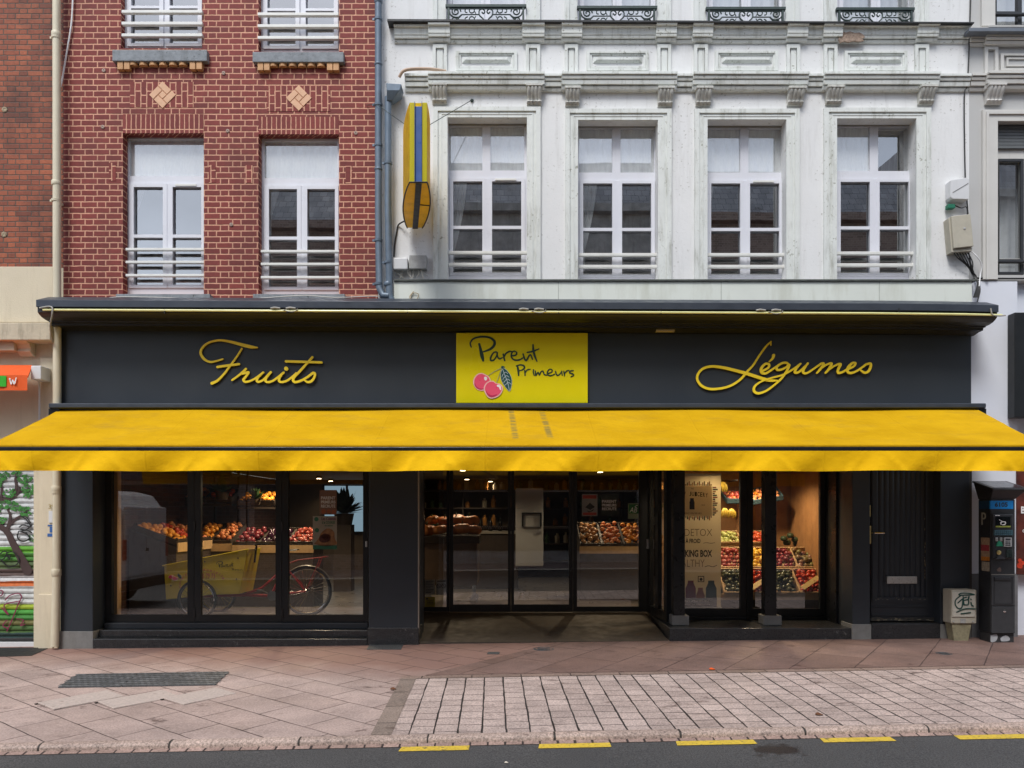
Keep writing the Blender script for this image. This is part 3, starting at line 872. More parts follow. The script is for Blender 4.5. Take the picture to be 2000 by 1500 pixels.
# ------------------------------------------------------------------ white townhouse
white = thing('white_townhouse', 'white stuccoed townhouse with mouldings and four tall white windows over the shop', 'house', (X(1320), 0.5, 0))
W4 = [(877, 0), (1131, 4), (1381, 4), (1634, 1)]
open1 = [(874, 229, 1029, 546), (1129, 234, 1285, 546), (1382, 233, 1536, 546), (1635, 231, 1790, 546)]
surr1 = [(846, 208, 1056, 546), (1104, 212, 1312, 546), (1357, 212, 1562, 546), (1610, 210, 1819, 546)]
open2 = [(871, -190, 1027, 51), (1128, -190, 1283, 53), (1380, -190, 1534, 55), (1635, -190, 1786, 56)]
surr2 = [(845, -200, 1055, 50), (1103, -200, 1311, 52), (1356, -200, 1562, 54), (1610, -200, 1815, 55)]
MB().plate(X(738) + 0.004, X(1893), 2.6, ZT, [hp(h) for h in open1 + open2], 0.0, 0.32).build('wall', m_stucco, white)
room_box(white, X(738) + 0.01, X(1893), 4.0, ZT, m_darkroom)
MB().box(X(742) + 0.01, X(1893), -0.12, 6.0, ZT + 0.001, ZT + 0.25).build('roof', m_zinc, white)
for o, s in zip(open1, surr1):
    mb = MB().pplate((s[0] + 8, s[1] + 7, s[2] - 8, s[3]), [(o[0], o[1], o[2], o[3] + 9)], -0.022, -0.001)
    mb.pplate(s, [(s[0] + 9, s[1] + 8, s[2] - 9, s[3] + 9)], -0.040, -0.001)
    mb.pplate((s[0] + 15, s[1] + 13, s[2] - 15, s[3]), [(s[0] + 17, s[1] + 15, s[2] - 17, s[3] + 9)], -0.028, -0.021)
    mb.build('window_surround', m_mould, white, bevel=0.004)
for o, s in zip(open2, surr2):
    mb = MB().pplate((s[0] + 8, s[1], s[2] - 8, s[3]), [(o[0], o[1], o[2], o[3] + 9)], -0.022, -0.001)
    mb.pplate(s, [(s[0] + 9, s[1] + 8, s[2] - 9, s[3] + 9)], -0.040, -0.001)
    mb.build('window_surround', m_mould, white, bevel=0.004)
for i, ((f, yo), o) in enumerate(zip(W4, open1)):
    Yw = 0.19
    UL, UR = (f, 247 + yo, f + 65, 333 + yo), (f + 81, 247 + yo, f + 147, 333 + yo)
    L = [(f + 8, 354 + yo, f + 65, 441 + yo), (f + 8, 447 + yo, f + 65, 532 + yo), (f + 84, 354 + yo, f + 141, 441 + yo), (f + 84, 447 + yo, f + 141, 532 + yo)]
    sash = [(f + 1, 348 + yo, f + 71, 537 + yo), (f + 78, 348 + yo, f + 148, 537 + yo)]
    fr = window_unit(white, Yw, (f - 7, 240 + yo, f + 155, 546), [UL, UR] + L, sash, [(f + 70, 348 + yo, f + 79, 537 + yo)], fogged=((0, 1) if i < 3 else (0,)),
                     head=(f - 7, 234 + yo, f + 155, 243 + yo))
    guard_rails(fr, f - 1, f + 152, ((490 + yo, 496 + yo), (513 + yo, 519 + yo)), 0.09)
    if i in (1, 2): curtain(fr, f - 4, f + 150, 244, 330, 0.46)
    elif i == 0: curtain(fr, f - 4, f + 60, 244, 330, 0.46)
    else: curtain(fr, f - 4, f + 62, 244, 330, 0.46)
    if i < 2: curtain(fr, f + 2, f + 36, 340, 530, 0.42, 'left')
    elif i == 2: curtain(fr, f - 4, f + 14, 340, 450, 0.42, 'left')
    if i in (0, 2):
        MB().pbox(f + 90, 348 + yo, f + 131, 352 + yo, Yw - 0.03, Yw - 0.004).build('window_vent', m_rail, fr, bevel=0.002)
    if i == 3:
        MB().tube([(X(f + 84, .3), 0.3, Z(395, .3)), (X(f + 85, .3), 0.3, Z(480, .3))], 0.004, 6).build('blind_cord', m_whitepaint, fr)

def profile(mb, px0, px1, steps, y_in=0.0, dy=0.0):
    """moulding of square and splayed steps: rows (py_top, py_bottom, out_top, out_bottom), metres out of the wall"""
    pts = []
    for (a, b, o0, o1) in steps:
        pts.append((-(o0 + dy), a)); pts.append((-(o1 + dy), b))
    outline = [(0.02, steps[0][0])] + pts + [(0.02, steps[-1][1])]
    x0, x1 = X(px0), X(px1)
    mb.prism([(y, Z(py)) for y, py in outline], 'x', x0, x1)

corn_a = [(57, 61, .105, .10), (61, 74, .070, .066), (74, 75.2, .045, .045), (75.2, 79.5, .062, .055), (79.5, 81.2, .014, .014), (81.2, 86, .035, .02)]
corn_b = [(152, 157, .10, .10), (157, 159, .055, .055), (159, 164, .085, .075), (164, 165.5, .04, .04), (165.5, 173, .064, .055), (173, 175.5, .016, .016), (175.5, 181, .038, .022)]
cm = MB()
fw = [(838, 880), (1020, 1063), (1096, 1136), (1279, 1319), (1350, 1389), (1533, 1573), (1603, 1640), (1785, 1826)]
edges = [771] + [v for f_ in fw for v in f_] + [1889]
for k in range(len(edges) - 1):
    profile(cm, edges[k] + (0.001 if k else 0), edges[k + 1] - 0.001, corn_a, dy=0.035 if k % 2 else 0.0)
fb = [(838, 1063), (1096, 1319), (1350, 1573), (1603, 1826)]
edges = [792] + [v for f_ in fb for v in f_] + [1889]
for k in range(len(edges) - 1):
    profile(cm, edges[k], edges[k + 1] - 0.001, corn_b, dy=0.045 if k % 2 else 0.0)
cm.build('cornice', m_mould, white, bevel=0.003)
# lead flashing under the second floor
fl = MB()
fl.add([(X(760), -0.15, Z(52)), (X(1889), -0.15, Z(58)), (X(1889), -0.15, Z(60)), (X(760), -0.15, Z(56)),
        (X(760), 0.0, Z(50)), (X(1889), 0.0, Z(56)), (X(1889), 0.0, Z(59.5)), (X(760), 0.0, Z(55))],
       [(0, 1, 2, 3), (4, 7, 6, 5), (0, 4, 5, 1), (3, 2, 6, 7), (0, 3, 7, 4), (1, 5, 6, 2)])
fl.build('flashing', M('lead_flashing', (0.035, 0.036, 0.038), 0.5, 0.2, 9, metal=0.3), white)
pl8 = [(845, 873), (1027, 1055), (1103, 1129), (1284, 1311), (1356, 1383), (1537, 1563), (1610, 1636), (1788, 1815)]
for a, b in pl8:
    pil = MB()
    pil.pplate((a, 86, b, 152), [(a + 6, 93, b - 6, 147)], -0.035, -0.001)
    pil.pbox(a + 8, 95, b - 8, 145, -0.016, -0.001)
    c = (a + b) / 2
    pil.prism([(X(c - 3), Z(143)), (X(c + 3), Z(143)), (X(c), Z(137))], 'y', -0.026, -0.014)
    pil.build('pilaster', m_mould, white, bevel=0.003)
for a, b in ((890, 1010), (1146, 1267), (1397, 1520), (1650, 1773)):
    pan = MB()
    pan.pplate((a, 99, b, 137), [(a + 6, 103, b - 6, 133)], -0.030, -0.001)
    pan.pplate((a + 6.5, 103.5, b - 6.5, 132.5), [(a + 10, 107, b - 10, 129)], -0.016, -0.001)
    # raised splayed block
    x0, x1, z0, z1 = X(a + 12), X(b - 12), Z(124), Z(112)
    e = 0.045
    pan.add([(x0, -0.001, z0), (x1, -0.001, z0), (x1, -0.001, z1), (x0, -0.001, z1), (x0 + e, -0.035, z0 + e * .6), (x1 - e, -0.035, z0 + e * .6), (x1 - e, -0.035, z1 - e * .4), (x0 + e, -0.035, z1 - e * .4)],
            [(4, 5, 6, 7), (0, 1, 5, 4), (1, 2, 6, 5), (2, 3, 7, 6), (3, 0, 4, 7)])
    pan.build('recessed_panel', m_mould, white, bevel=0.002)
def console(mb, a, b, top, bot):
    x0, x1 = X(a), X(b)
    zt, zb = Z(top), Z(bot)
    h = zt - zb
    n = 12
    def out(v):                          # scroll profile: bulges above, curls in below
        return 0.03 + 0.085 * (0.5 + 0.5 * math.cos(v * math.pi * 0.95)) + 0.028 * math.exp(-((v - 0.86) / 0.09) ** 2)
    w = x1 - x0
    nu = 16
    vs, fs = [], []
    for j in range(n + 1):
        v = j / n
        for i in range(nu + 1):
            u = i / nu
            flute = 0.014 * abs(math.sin(u * math.pi * 4)) * (1 - 0.3 * v)
            vs.append((x0 + w * u, -(out(v) + flute), zt - h * v))
    for j in range(n):
        for i in range(nu):
            k = j * (nu + 1) + i
            fs.append((k, k + 1, k + nu + 2, k + nu + 1))
    mb.add(vs, fs)
    for u, x in ((0, x0), (1, x1)):
        side = [(x, -(out(j / n)), zt - h * j / n) for j in range(n + 1)] + [(x, 0.0, zb), (x, 0.0, zt)]
        mb.add(side, [tuple(range(len(side)))])
    mb.add([(x0, 0, zt), (x1, 0, zt), (x1, -out(0) - .01, zt), (x0, -out(0) - .01, zt)], [(0, 1, 2, 3)])
    mb.add([(x0, 0, zb), (x1, 0, zb), (x1, -out(1) - .01, zb), (x0, -out(1) - .01, zb)], [(0, 1, 2, 3)])
    mb.box(x0 - 0.012, x1 + 0.012, -0.135, 0, zt + 0.001, zt + 0.028)
for a, b, t0, b0 in ((845, 873, 173, 205), (1029, 1057, 174, 208), (1104, 1131, 179, 209), (1284, 1312, 179, 210), (1358, 1386, 179, 209), (1536, 1566, 179, 208), (1611, 1640, 177, 207), (1791, 1820, 176, 206)):
    mb = MB()
    console(mb, a, b, t0 + 4, b0)
    mb.build('console', m_ornament, white, smooth=True)
# pale sheet fascia under the first floor, and the dark joint over it
MB().pbox(769, 549, 1899, 600, -0.10, 0.0).build('fascia_band', m_band, white, bevel=0.006)
MB().box(X(772), X(1897), -0.125, -0.001, Z(549.2, -.1) , Z(546.5, -.1)).build('band_flashing', M('grimy_flashing', (0.10, 0.11, 0.10), 0.7, 0.4, 12), white)
jn = MB()
for px in (1090, 1408, 1717):
    jn.pbox(px, 550, px + 1.2, 599, -0.1025, -0.099)
jn.build('sheet_joint', M('joint_grey', (0.42, 0.44, 0.40), 0.6), white)
# bare masonry where the moulding has broken away
bm_ = [(1637, 63), (1645, 61), (1652, 63), (1661, 61), (1670, 64), (1679, 63), (1686, 67), (1690, 72), (1684, 75), (1688, 79), (1677, 81), (1668, 79), (1659, 82), (1650, 80), (1641, 83), (1638, 76), (1640, 70)]
MB().poly(bm_, lambda a, b: (X(a, -.08), Z(b, -.08)), -0.0775, 0.02).build(
    'broken_moulding', M('bare_pinkish_masonry', (0.33, 0.245, 0.19), 0.95, 0.5, 45, bump=1.0, bscale=30), white)

# balcony railings (cast iron) and windows of the second floor
def spiral(cx, cy, r, turns, a0, sgn=1, n=18):
    return [(cx + r * (1 - 0.82 * i / n) * math.cos(a0 + sgn * turns * 2 * math.pi * i / n), cy + r * (1 - 0.82 * i / n) * math.sin(a0 + sgn * turns * 2 * math.pi * i / n)) for i in range(n + 1)]
for (o, top, bot) in zip(open2, (8, 11, 13, 14), (49, 52, 54, 55)):
    Y = -0.05
    a, b = o[0] + 1, o[2] - 1
    c = (a + b) / 2
    w = (b - a) / 157.0
    fr = window_unit(white, 0.16, (o[0] - 6, -200, o[2] + 6, bot + 8), [(a + 11, -180, c - 9, bot - 6), (c + 9, -180, b - 11, bot - 6)],
                     [(a + 3, -188, c - 3, bot), (c + 3, -188, b - 3, bot)])
    curtain(fr, a + 6, b - 6, -180, bot, 0.5)
    rl = MB()
    P3 = lambda p: (X(p[0], Y), Y, Z(p[1], Y))
    rl.pbox(a - 2, top, b + 2, top + 5, Y - 0.02, Y + 0.02)
    rl.pbox(a, top + 7, b, top + 9, Y - 0.008, Y + 0.008)
    rl.pbox(a, bot - 4, b, bot - 2, Y - 0.01, Y + 0.01)
    for px in (a + 2, b - 6):
        rl.pbox(px, top + 5, px + 4, bot, Y - 0.014, Y + 0.014)
    mid = (top + bot) / 2
    for s in (-1, 1):
        q = lambda dx, dy: (c + s * dx * w, mid + dy)
        # heart in the middle
        rl.tube([P3(p) for p in [q(0, 17), q(6, 8), q(13, 1), q(13, -8), q(7, -11), q(2, -6), q(5, -2), q(8, -5)]], 0.0085, 6, 4)
        rl.tube([P3(p) for p in [q(0, 17), q(3, 12), q(7, 13), q(6, 17)]], 0.007, 6, 4)
        rl.tube([P3(q(13, 0)), P3(q(48, 0))], 0.007, 6)
        for cy in (-8, 9):
            rl.tube([P3((c + s * 28 * w + 5 * math.cos(t_), mid + cy + 5 * math.sin(t_))) for t_ in [2 * math.pi * i / 12 for i in range(12)]], 0.007, 6, closed=True)
            rl.tube([P3(p) for p in [q(36, cy - 5), q(41, cy - 2), q(41, cy + 3), q(37, cy + 4)]], 0.007, 6, 3)
            rl.tube([P3(p) for p in [q(20, cy - 6), q(23, cy), q(20, cy + 6)]], 0.006, 6, 3)
        rl.tube([P3(p) for p in spiral(c + s * 60 * w, mid - 6, 10, 1.6, math.pi if s > 0 else 0, s)], 0.009, 6)
        rl.tube([P3(p) for p in [q(48, 0), q(54, 5), q(63, 5), q(70, 1), q(73, -6)]], 0.009, 6, 3)
        rl.tube([P3(p) for p in [q(50, 2), q(58, 10), q(66, 14), q(72, 17)]], 0.009, 6, 3)
        rl.tube([P3(p) for p in spiral(c + s * 62 * w, mid + 11, 6, 1.2, 0 if s > 0 else math.pi, -s, 10)], 0.008, 6)
    tag(rl.build('balcony_railing', m_iron, None), {0: 'leftmost ornate dark iron railing on the white facade, nearest the drainpipe', 1: 'second ornate dark iron railing from the blue drainpipe',
        2: 'third ornate dark iron railing from the blue drainpipe', 3: 'ornate dark iron railing above the broken moulding'}[open2.index(o)], 'railing', 'cast iron railings of the second floor')

# ------------------------------------------------------------------ grey townhouse (right edge)
grey = thing('grey_townhouse', 'pale grey townhouse with a white ground floor at the right edge', 'house', (X(2100), 0.5, 0))
o1, o2 = (1949, 236, 2106, 537), (1944, -190, 2100, 50)
MB().plate(X(1893) + 0.003, 14.0, 4.55, ZT, [hp(o1), hp(o2)], 0.003, 0.32).build('wall', m_greystucco, grey)
MB().box(X(1893) + 0.003, X(1986), -0.012, 0.30, gz(5.9, 0) + 0.80, 4.548).build('white_wall', m_whitewall, grey, bevel=0.004)
MB().box(X(1893) + 0.003, X(1986), -0.022, 0.30, -0.1, gz(5.9, 0) + 0.797).build('plinth', m_plinthgrey, grey, bevel=0.004)
MB().box(X(1986) + 0.002, 14.0, 0.1, 0.30, -0.1, 4.547).build('shop_wall', m_whitewall, grey)
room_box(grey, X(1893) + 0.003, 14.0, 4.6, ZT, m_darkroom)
MB().box(X(1893) + 0.01, 14.0, -0.12, 6.0, ZT + 0.001, ZT + 0.25).build('roof', m_zinc, grey)
mb = MB().pplate((1920, 214, 2136, 545), [(1949, 236, 2106, 560)], -0.035, 0.0)
mb.build('window_surround', m_greymould, grey, bevel=0.004)
MB().pplate((1927, 217, 2130, 545), [(1932, 222, 2124, 560)], -0.055, -0.034).build('surround_bead', m_greymould, grey, bevel=0.004)
MB().pplate((1918, -200, 2126, 50), [(1944, -205, 2100, 60)], -0.035, 0.0).build('window_surround', m_greymould, grey, bevel=0.004)
cg = MB()
profile(cg, 1891, 1918, [(a - 1, b - 1, o, p_) for a, b, o, p_ in corn_b])
profile(cg, 1918.1, 2160, [(a - 1, b - 1, o, p_) for a, b, o, p_ in corn_b], dy=0.05)
profile(cg, 1891, 1918, [(a + 6, b + 6, o, p_) for a, b, o, p_ in corn_a])
profile(cg, 1918.1, 2160, [(a + 6, b + 6, o, p_) for a, b, o, p_ in corn_a], dy=0.04)
MB().pplate((1924, 90, 1950, 145), [(1930, 96, 1944, 139)], -0.03, 0.002).build('pilaster', m_greymould, grey, bevel=0.003)
MB().pplate((1955, 104, 2080, 137), [(1961, 108, 2074, 133)], -0.03, 0.002).pplate((1966, 112, 2069, 129), [(1970, 115, 2065, 126)], -0.016, 0.002).build('recessed_panel', m_greymould, grey, bevel=0.003)
cg.build('cornice', m_greymould, grey, bevel=0.003)
MB().pbox(1893, 54, 2160, 61, -0.17, 0.0).build('flashing', M('blue_grey_flashing', (0.16, 0.18, 0.21), 0.5, metal=0.3), grey, bevel=0.003)
mb = MB(); console(mb, 1922, 1952, 177, 206); mb.build('console', m_greymould, grey, smooth=True)
m_anthr = M('anthracite_frame', (0.03, 0.032, 0.036), 0.4)
fr = window_unit(grey, 0.12, (1940, 236, 2112, 545), [(1951, 314, 1995, 505), (1951, 512, 1995, 532), (2004, 314, 2098, 505)], [], [], frame_mat=m_greymould)
MB().pplate((1951, 310, 2000, 536), [(1952, 315, 1994, 506), (1952, 511, 1994, 531)], 0.095, 0.118).build('sash', m_anthr, fr)
mb = MB()
for k in range(7): mb.pbox(1949, 246 + k * 6.3, 2106, 246 + k * 6.3 + 5.8, 0.085, 0.115)
mb.build('roller_blind', M('grey_roller_blind', (0.13, 0.14, 0.145), 0.5), fr, bevel=0.003)
guard_rails(fr, 1949, 2106, ((508, 512),), 0.04, m_anthr)
curtain(fr, 1950, 2100, 314, 535, 0.5)
fr = window_unit(grey, 0.12, (1938, -200, 2106, 55), [(1947, -180, 1988, 22), (1947, 27, 1988, 48), (1996, -180, 2090, 48)], [], [], frame_mat=m_anthr)
guard_rails(fr, 1945, 2100, ((24, 28),), 0.05, m_anthr)
curtain(fr, 1945, 2095, -180, 55, 0.5)

# ------------------------------------------------------------------ old brick house at the left edge
oldh = thing('old_brick_house', 'old orange brick house with a cream rendered ground floor at the left edge', 'house', (X(-100), 0.5, 0))
XL = -14.0
SX = X(79, 0.14)
MB().plate(XL, X(124) - 0.004, Z(523), ZT, [], 0.003, 0.3).build('wall', m_orangebrick, oldh)
MB().box(XL, X(108), -0.05, 0.0, Z(632), Z(523)).build('render_band', m_cream, oldh, bevel=0.008)
mb = MB().plate(XL, X(124) - 0.004, -0.3, Z(523) - 0.002, [(XL + 1, SX, -0.4, Z(872, 0.0))], 0.003, 0.3)
mb.build('ground_floor_wall', m_cream, oldh)
MB().box(X(82), X(116), -0.035, 0.002, gz(-6, 0), Z(700)).build('pilaster', m_cream, oldh, bevel=0.01)
MB().box(X(80), X(108), -0.06, -0.036, gz(-6, 0), Z(1160)).build('pilaster_base', m_cream, oldh, bevel=0.008)
MB().pbox(-400, 630, 98, 664, -0.24, 0.0).build('ledge', M('weathered_cream_ledge', (0.55, 0.48, 0.36), 0.85, 0.15, 6, bump=0.4, streak=0.8, dirt=(0.12, 0.10, 0.06), sscale=(8, 8, 1)), oldh, bevel=0.01)
cb = MB().prism([(0.0, Z(664)), (-0.22, Z(664)), (-0.21, Z(672)), (-0.13, Z(676)), (-0.10, Z(684)), (-0.11, Z(690)), (-0.05, Z(697)), (0.0, Z(697))], 'x', X(44), X(70))
cb.build('corbel', m_cream, oldh, bevel=0.006)
MB().box(X(-300), X(44), -0.16, 0.0, Z(690), Z(672)).build('blind_box', M('beige_box', (0.50, 0.41, 0.29), 0.7), oldh, bevel=0.006)
MB().box(XL, X(124), -0.1, 6.0, ZT + 0.001, ZT + 0.25).build('roof', m_zinc, oldh)
m_dchalk = M('dark_chalk', (0.34, 0.27, 0.18), 0.9, 0.6, 50)
for px, py in ((9, 214), (8, 458)):
    MB().lathe((X(px), -0.004, Z(py)), [(0.035, 0.008), (0.036, 0.0), (0.02, -0.004), (0.004, 0.0)], 8, 'y').build('anchor_mark', m_dchalk, oldh)
nm = MB()
add_text(nm, '39', (95, 985, 107, 994), -0.062, 0.004, bold=0.02)
nm.build('house_number', m_brass, oldh)
mb = MB().pbox(95, 998, 106, 1021, -0.05, -0.036)
mb.build('letter_plate', m_boxwhite, oldh, bevel=0.002)
MB().pbox(93, 1025, 106, 1028, -0.0395, -0.036).pbox(97, 1029, 106, 1040, -0.0395, -0.036).pbox(92.5, 1042, 106, 1048, -0.0395, -0.036).build('sticker', M('blue_sticker', (0.04, 0.13, 0.38), 0.5), oldh)

# roller shutter with its graffiti
Ysh = 0.14
shut = thing('roller_shutter', 'white roller shutter sprayed with a green leaved tree and black tags', 'roller shutter', (X(-150, Ysh), Ysh, gz(X(-150), 0)))
def shutter_mat():
    m, nt, p = new_mat('sprayed_shutter_paint')
    pos = nd(nt, 'NewGeometry').outputs['Position']
    sp = nd(nt, 'SeparateXYZ', {0: pos})
    wob = mth(nt, 'MULTIPLY', mth(nt, 'SUBTRACT', noise(nt, pos, 2.5, 3), 0.5), 0.05)
    slope = mth(nt, 'MULTIPLY', sp.outputs[0], -0.012)
    z = mth(nt, 'ADD', mth(nt, 'ADD', sp.outputs[2], wob), mth(nt, 'ADD', slope, -0.075))
    f = rng(nt, z, Z(1262, Ysh), Z(900, Ysh))
    rmp = nd(nt, 'ValToRGB', {'Fac': f})
    cr = rmp.color_ramp
    cr.interpolation = 'CONSTANT'
    rows = [(1262, (0.03, 0.03, 0.03)), (1246, (0.02, 0.05, 0.045)), (1236, (0.06, 0.13, 0.03)), (1222, (0.17, 0.16, 0.05)), (1212, (0.06, 0.24, 0.045)),
            (1202, (0.075, 0.34, 0.05)), (1190, (0.34, 0.45, 0.03)), (1180, (0.60, 0.62, 0.60)), (1146, (0.62, 0.16, 0.04)), (1136, (0.66, 0.66, 0.66)),
            (1125, (0.10, 0.065, 0.055)), (1112, (0.085, 0.13, 0.045)), (1096, (0.06, 0.21, 0.03)), (1080, (0.12, 0.38, 0.03)), (1068, (0.62, 0.64, 0.64))]
    els = cr.elements
    while len(els) < len(rows): els.new(0.5)
    for e, (py, c) in zip(els, rows):
        e.position = max(0.0, (1262 - py) / (1262 - 900))
    for e, (py, c) in zip(els, rows):
        e.color = (*c, 1)
    n = rng(nt, noise(nt, pos, 20, 4), 0.3, 0.7, 0.8, 1.1)
    c = mixc(nt, 1.0, rmp.outputs[0], nd(nt, 'CombineXYZ', {0: n, 1: n, 2: n}).outputs[0], 'MULTIPLY')
    nt.links.new(c, p.inputs['Base Color'])
    p.inputs['Roughness'].default_value = 0.5
    return m
pitch = 0.068
zb0 = gz(-6.5, 0) + 0.06
prof = []
zz = zb0
while zz < Z(860, Ysh):
    prof += [(Ysh + 0.014, zz), (Ysh + 0.014, zz + 0.010), (Ysh, zz + 0.014), (Ysh - 0.006, zz + 0.034), (Ysh, zz + pitch - 0.006)]
    zz += pitch
prof += [(Ysh + 0.03, zz), (Ysh + 0.03, zb0)]
MB().prism(prof, 'x', XL + 1.01, SX - 0.03).build('slat_curtain', shutter_mat(), shut)
mb = MB().box(SX - 0.055, SX - 0.005, Ysh - 0.045, Ysh + 0.04, gz(-6, 0) + 0.02, Z(860, Ysh))
mb.build('guide_rail', m_boxwhite, shut, bevel=0.003)
MB().box(XL + 1.01, SX - 0.056, Ysh - 0.03, Ysh + 0.03, gz(-6.6, 0) + 0.0, zb0).build('bottom_bar', m_boxwhite, shut, bevel=0.003)
sm = lambda zx, zy: (X(zx / 3.75, Ysh), Z(880 + zy / 3.75, Ysh))
k = 3.75 * F / (D + Ysh)
tr = MB()
YS = Ysh - 0.012
for pts, w in (([(205, 880), (160, 790), (105, 690), (60, 600), (10, 560), (-60, 540)], [70, 60, 50, 44, 36, 20]),
               ([(50, 600), (75, 520), (78, 470), (55, 420)], [34, 22, 18, 12]), ([(75, 540), (120, 500), (170, 470), (200, 440)], [24, 18, 14, 8]),
               ([(-60, 380), (20, 362), (90, 345), (140, 300), (150, 270)], [30, 28, 24, 20, 12]), ([(95, 340), (125, 270), (118, 210), (130, 160)], [24, 22, 18, 10]),
               ([(10, 350), (18, 290), (8, 220)], [22, 18, 12]), ([(140, 300), (190, 290), (215, 275)], [16, 12, 8]), ([(30, 575), (0, 520), (-20, 500)], [20, 14, 8])):
    tr.stroke(pts, [v / k for v in w], sm, YS, 0.004)
tr.build('trunk_paint', M('brown_spray_paint', (0.060, 0.035, 0.032), 0.6, 0.2), shut)
lf = MB()
rr = random.Random(3)
for cx, cy, r in ((30, 190, 52), (185, 215, 48), (220, 285, 52), (75, 312, 46), (62, 392, 50), (125, 420, 40), (195, 445, 46), (12, 510, 36), (130, 165, 30), (265, 640, 44), (-40, 250, 60), (-50, 420, 60), (205, 330, 22)):
    for _ in range(int(r * 0.62)):
        a, q = rr.uniform(0, 6.28), r * math.sqrt(rr.random())
        x, y = cx + q * math.cos(a) * 1.15, cy + q * math.sin(a) * 0.72
        s = rr.uniform(5, 12)
        pts = [(x + s * math.cos(t) * rr.uniform(.8, 1.2), y + s * 0.8 * math.sin(t) * rr.uniform(.8, 1.2)) for t in [i * 6.283 / 7 for i in range(7)]]
        lf.poly(pts, sm, YS - 0.005 - rr.random() * 0.004, 0.003)
lf.build('leaf_paint', M('green_spray_paint', (0.045, 0.20, 0.035), 0.6, 0.5, 30), shut)
bt = MB()
for i, pts in enumerate(([(160, 480), (200, 505), (235, 560), (180, 545), (150, 560)], [(205, 490), (230, 530), (195, 530)], [(240, 545), (200, 580), (160, 575)], [(150, 590), (210, 585), (240, 600)],
            [(140, 620), (150, 590), (200, 610), (225, 640), (185, 665), (145, 650), (135, 615)], [(200, 600), (235, 650)],
            [(0, 770), (30, 740), (60, 745), (40, 790), (10, 800)], [(70, 780), (60, 750), (110, 745), (150, 790), (130, 835), (70, 845), (20, 800)], [(60, 775), (85, 770), (75, 800)])):
    bt.stroke(pts, 8 / k, sm, YS - 0.010 - i * .0008, 0.003)
bt.build('black_tag', m_cable, shut)
pt = MB()
for i, pts in enumerate(([(0, 1020), (30, 1030), (20, 1060), (0, 1060)], [(45, 1095), (80, 1060), (140, 1045), (165, 1070), (140, 1130), (100, 1230), (60, 1320)], [(20, 1150), (70, 1200), (40, 1130), (150, 1100)], [(60, 1240), (30, 1280), (70, 1300)], [(130, 1230), (180, 1240), (160, 1280), (190, 1270)])):
    pt.stroke(pts, 7 / k, sm, YS - 0.010 - i * .0008, 0.003)
pt.build('purple_tag', M('purple_red_paint', (0.22, 0.02, 0.07), 0.5), shut)

# orange awning of the neighbour
oa = thing('orange_awning', 'rolled orange shop awning with a green patch beside the cream drainpipe', 'awning', (X(-80), -0.2, Z(740)))
Yo = -0.45
mb = MB()
mb.add([(X(-320, Yo), Yo, Z(734, Yo)), (X(55, Yo), Yo, Z(734, Yo)), (X(63, -.12), -0.12, Z(713, -.12)), (X(-320, -.12), -0.12, Z(713, -.12)),
        (X(-320, Yo), Yo, Z(738, Yo)), (X(55, Yo), Yo, Z(738, Yo)), (X(63, -.12), -0.12, Z(717, -.12)), (X(-320, -.12), -0.12, Z(717, -.12))],
       [(0, 1, 2, 3), (4, 7, 6, 5), (0, 4, 5, 1), (1, 5, 6, 2), (2, 6, 7, 3), (3, 7, 4, 0)])
mb.build('canopy', m_orange, oa)
MB().grid(lambda u, v: (X(-320, Yo) + (X(55, Yo) - X(-320, Yo)) * u, Yo - 0.015 + 0.006 * math.sin(u * 60) * v, Z(733, Yo) + (Z(763, Yo) - Z(733, Yo)) * v), 60, 4).build('valance', m_orange, oa, smooth='all')
MB().pbox(-40, 734, 12, 755, Yo - 0.026, Yo - 0.023).build('patch', m_green, oa)
mo = MB()
zm = lambda a, b: (X(a, Yo), Z(b, Yo))
mo.stroke([(22, 740), (25, 751), (28, 743), (31, 751), (35, 739)], 0.011, zm, Yo - 0.030, 0.003)
mo.stroke([(21, 741), (24, 741)], 0.008, zm, Yo - 0.030, 0.003); mo.stroke([(29, 745), (34, 749)], 0.008, zm, Yo - 0.036, 0.003)
mo.build('monogram', m_whitepaint, oa)
MB().pbox(60, 714, 80, 741, -0.24, -0.04).build('end_bracket', m_boxwhite, oa, bevel=0.01)
MB().tube([(X(84), -0.08, Z(728)), (X(85), -0.08, Z(820)), (X(83), -0.06, Z(905))], 0.012, 8).build('crank_rod', m_boxwhite, oa, smooth=True)

# ------------------------------------------------------------------ drainpipes
def pipe(name, label, mat, path, r, collars, brackets, hopper=None):
    t = thing(name, label, 'drainpipe', path[-1], 'drainpipes on the facades')
    MB().tube(path, r, 14).build('pipe', mat, t, smooth=True)
    for (x, y, z, rr_, h) in collars:
        MB().lathe((x, y, z), [(rr_, -h / 2), (rr_ + 0.006, -h / 2 + .01), (rr_ + 0.006, h / 2 - .01), (rr_, h / 2)], 14).build('collar', mat, t, smooth=True)
    for (x, y, z) in brackets:
        b = MB().lathe((x, y, z), [(r + 0.008, -0.014), (r + 0.010, 0.014)], 14)
        b.box(x - 0.012, x + 0.012, y, 0.01, z - 0.012, z + 0.012).box(x - r - 0.03, x - r, y - 0.008, y + 0.008, z - 0.013, z + 0.013)
        b.build('bracket', mat, t, smooth=True)
    if hopper:
        MB().add(*hopper).build('hopper', mat, t, bevel=0.006)
    return t
Yp = -0.13
xa = X(110, Yp)
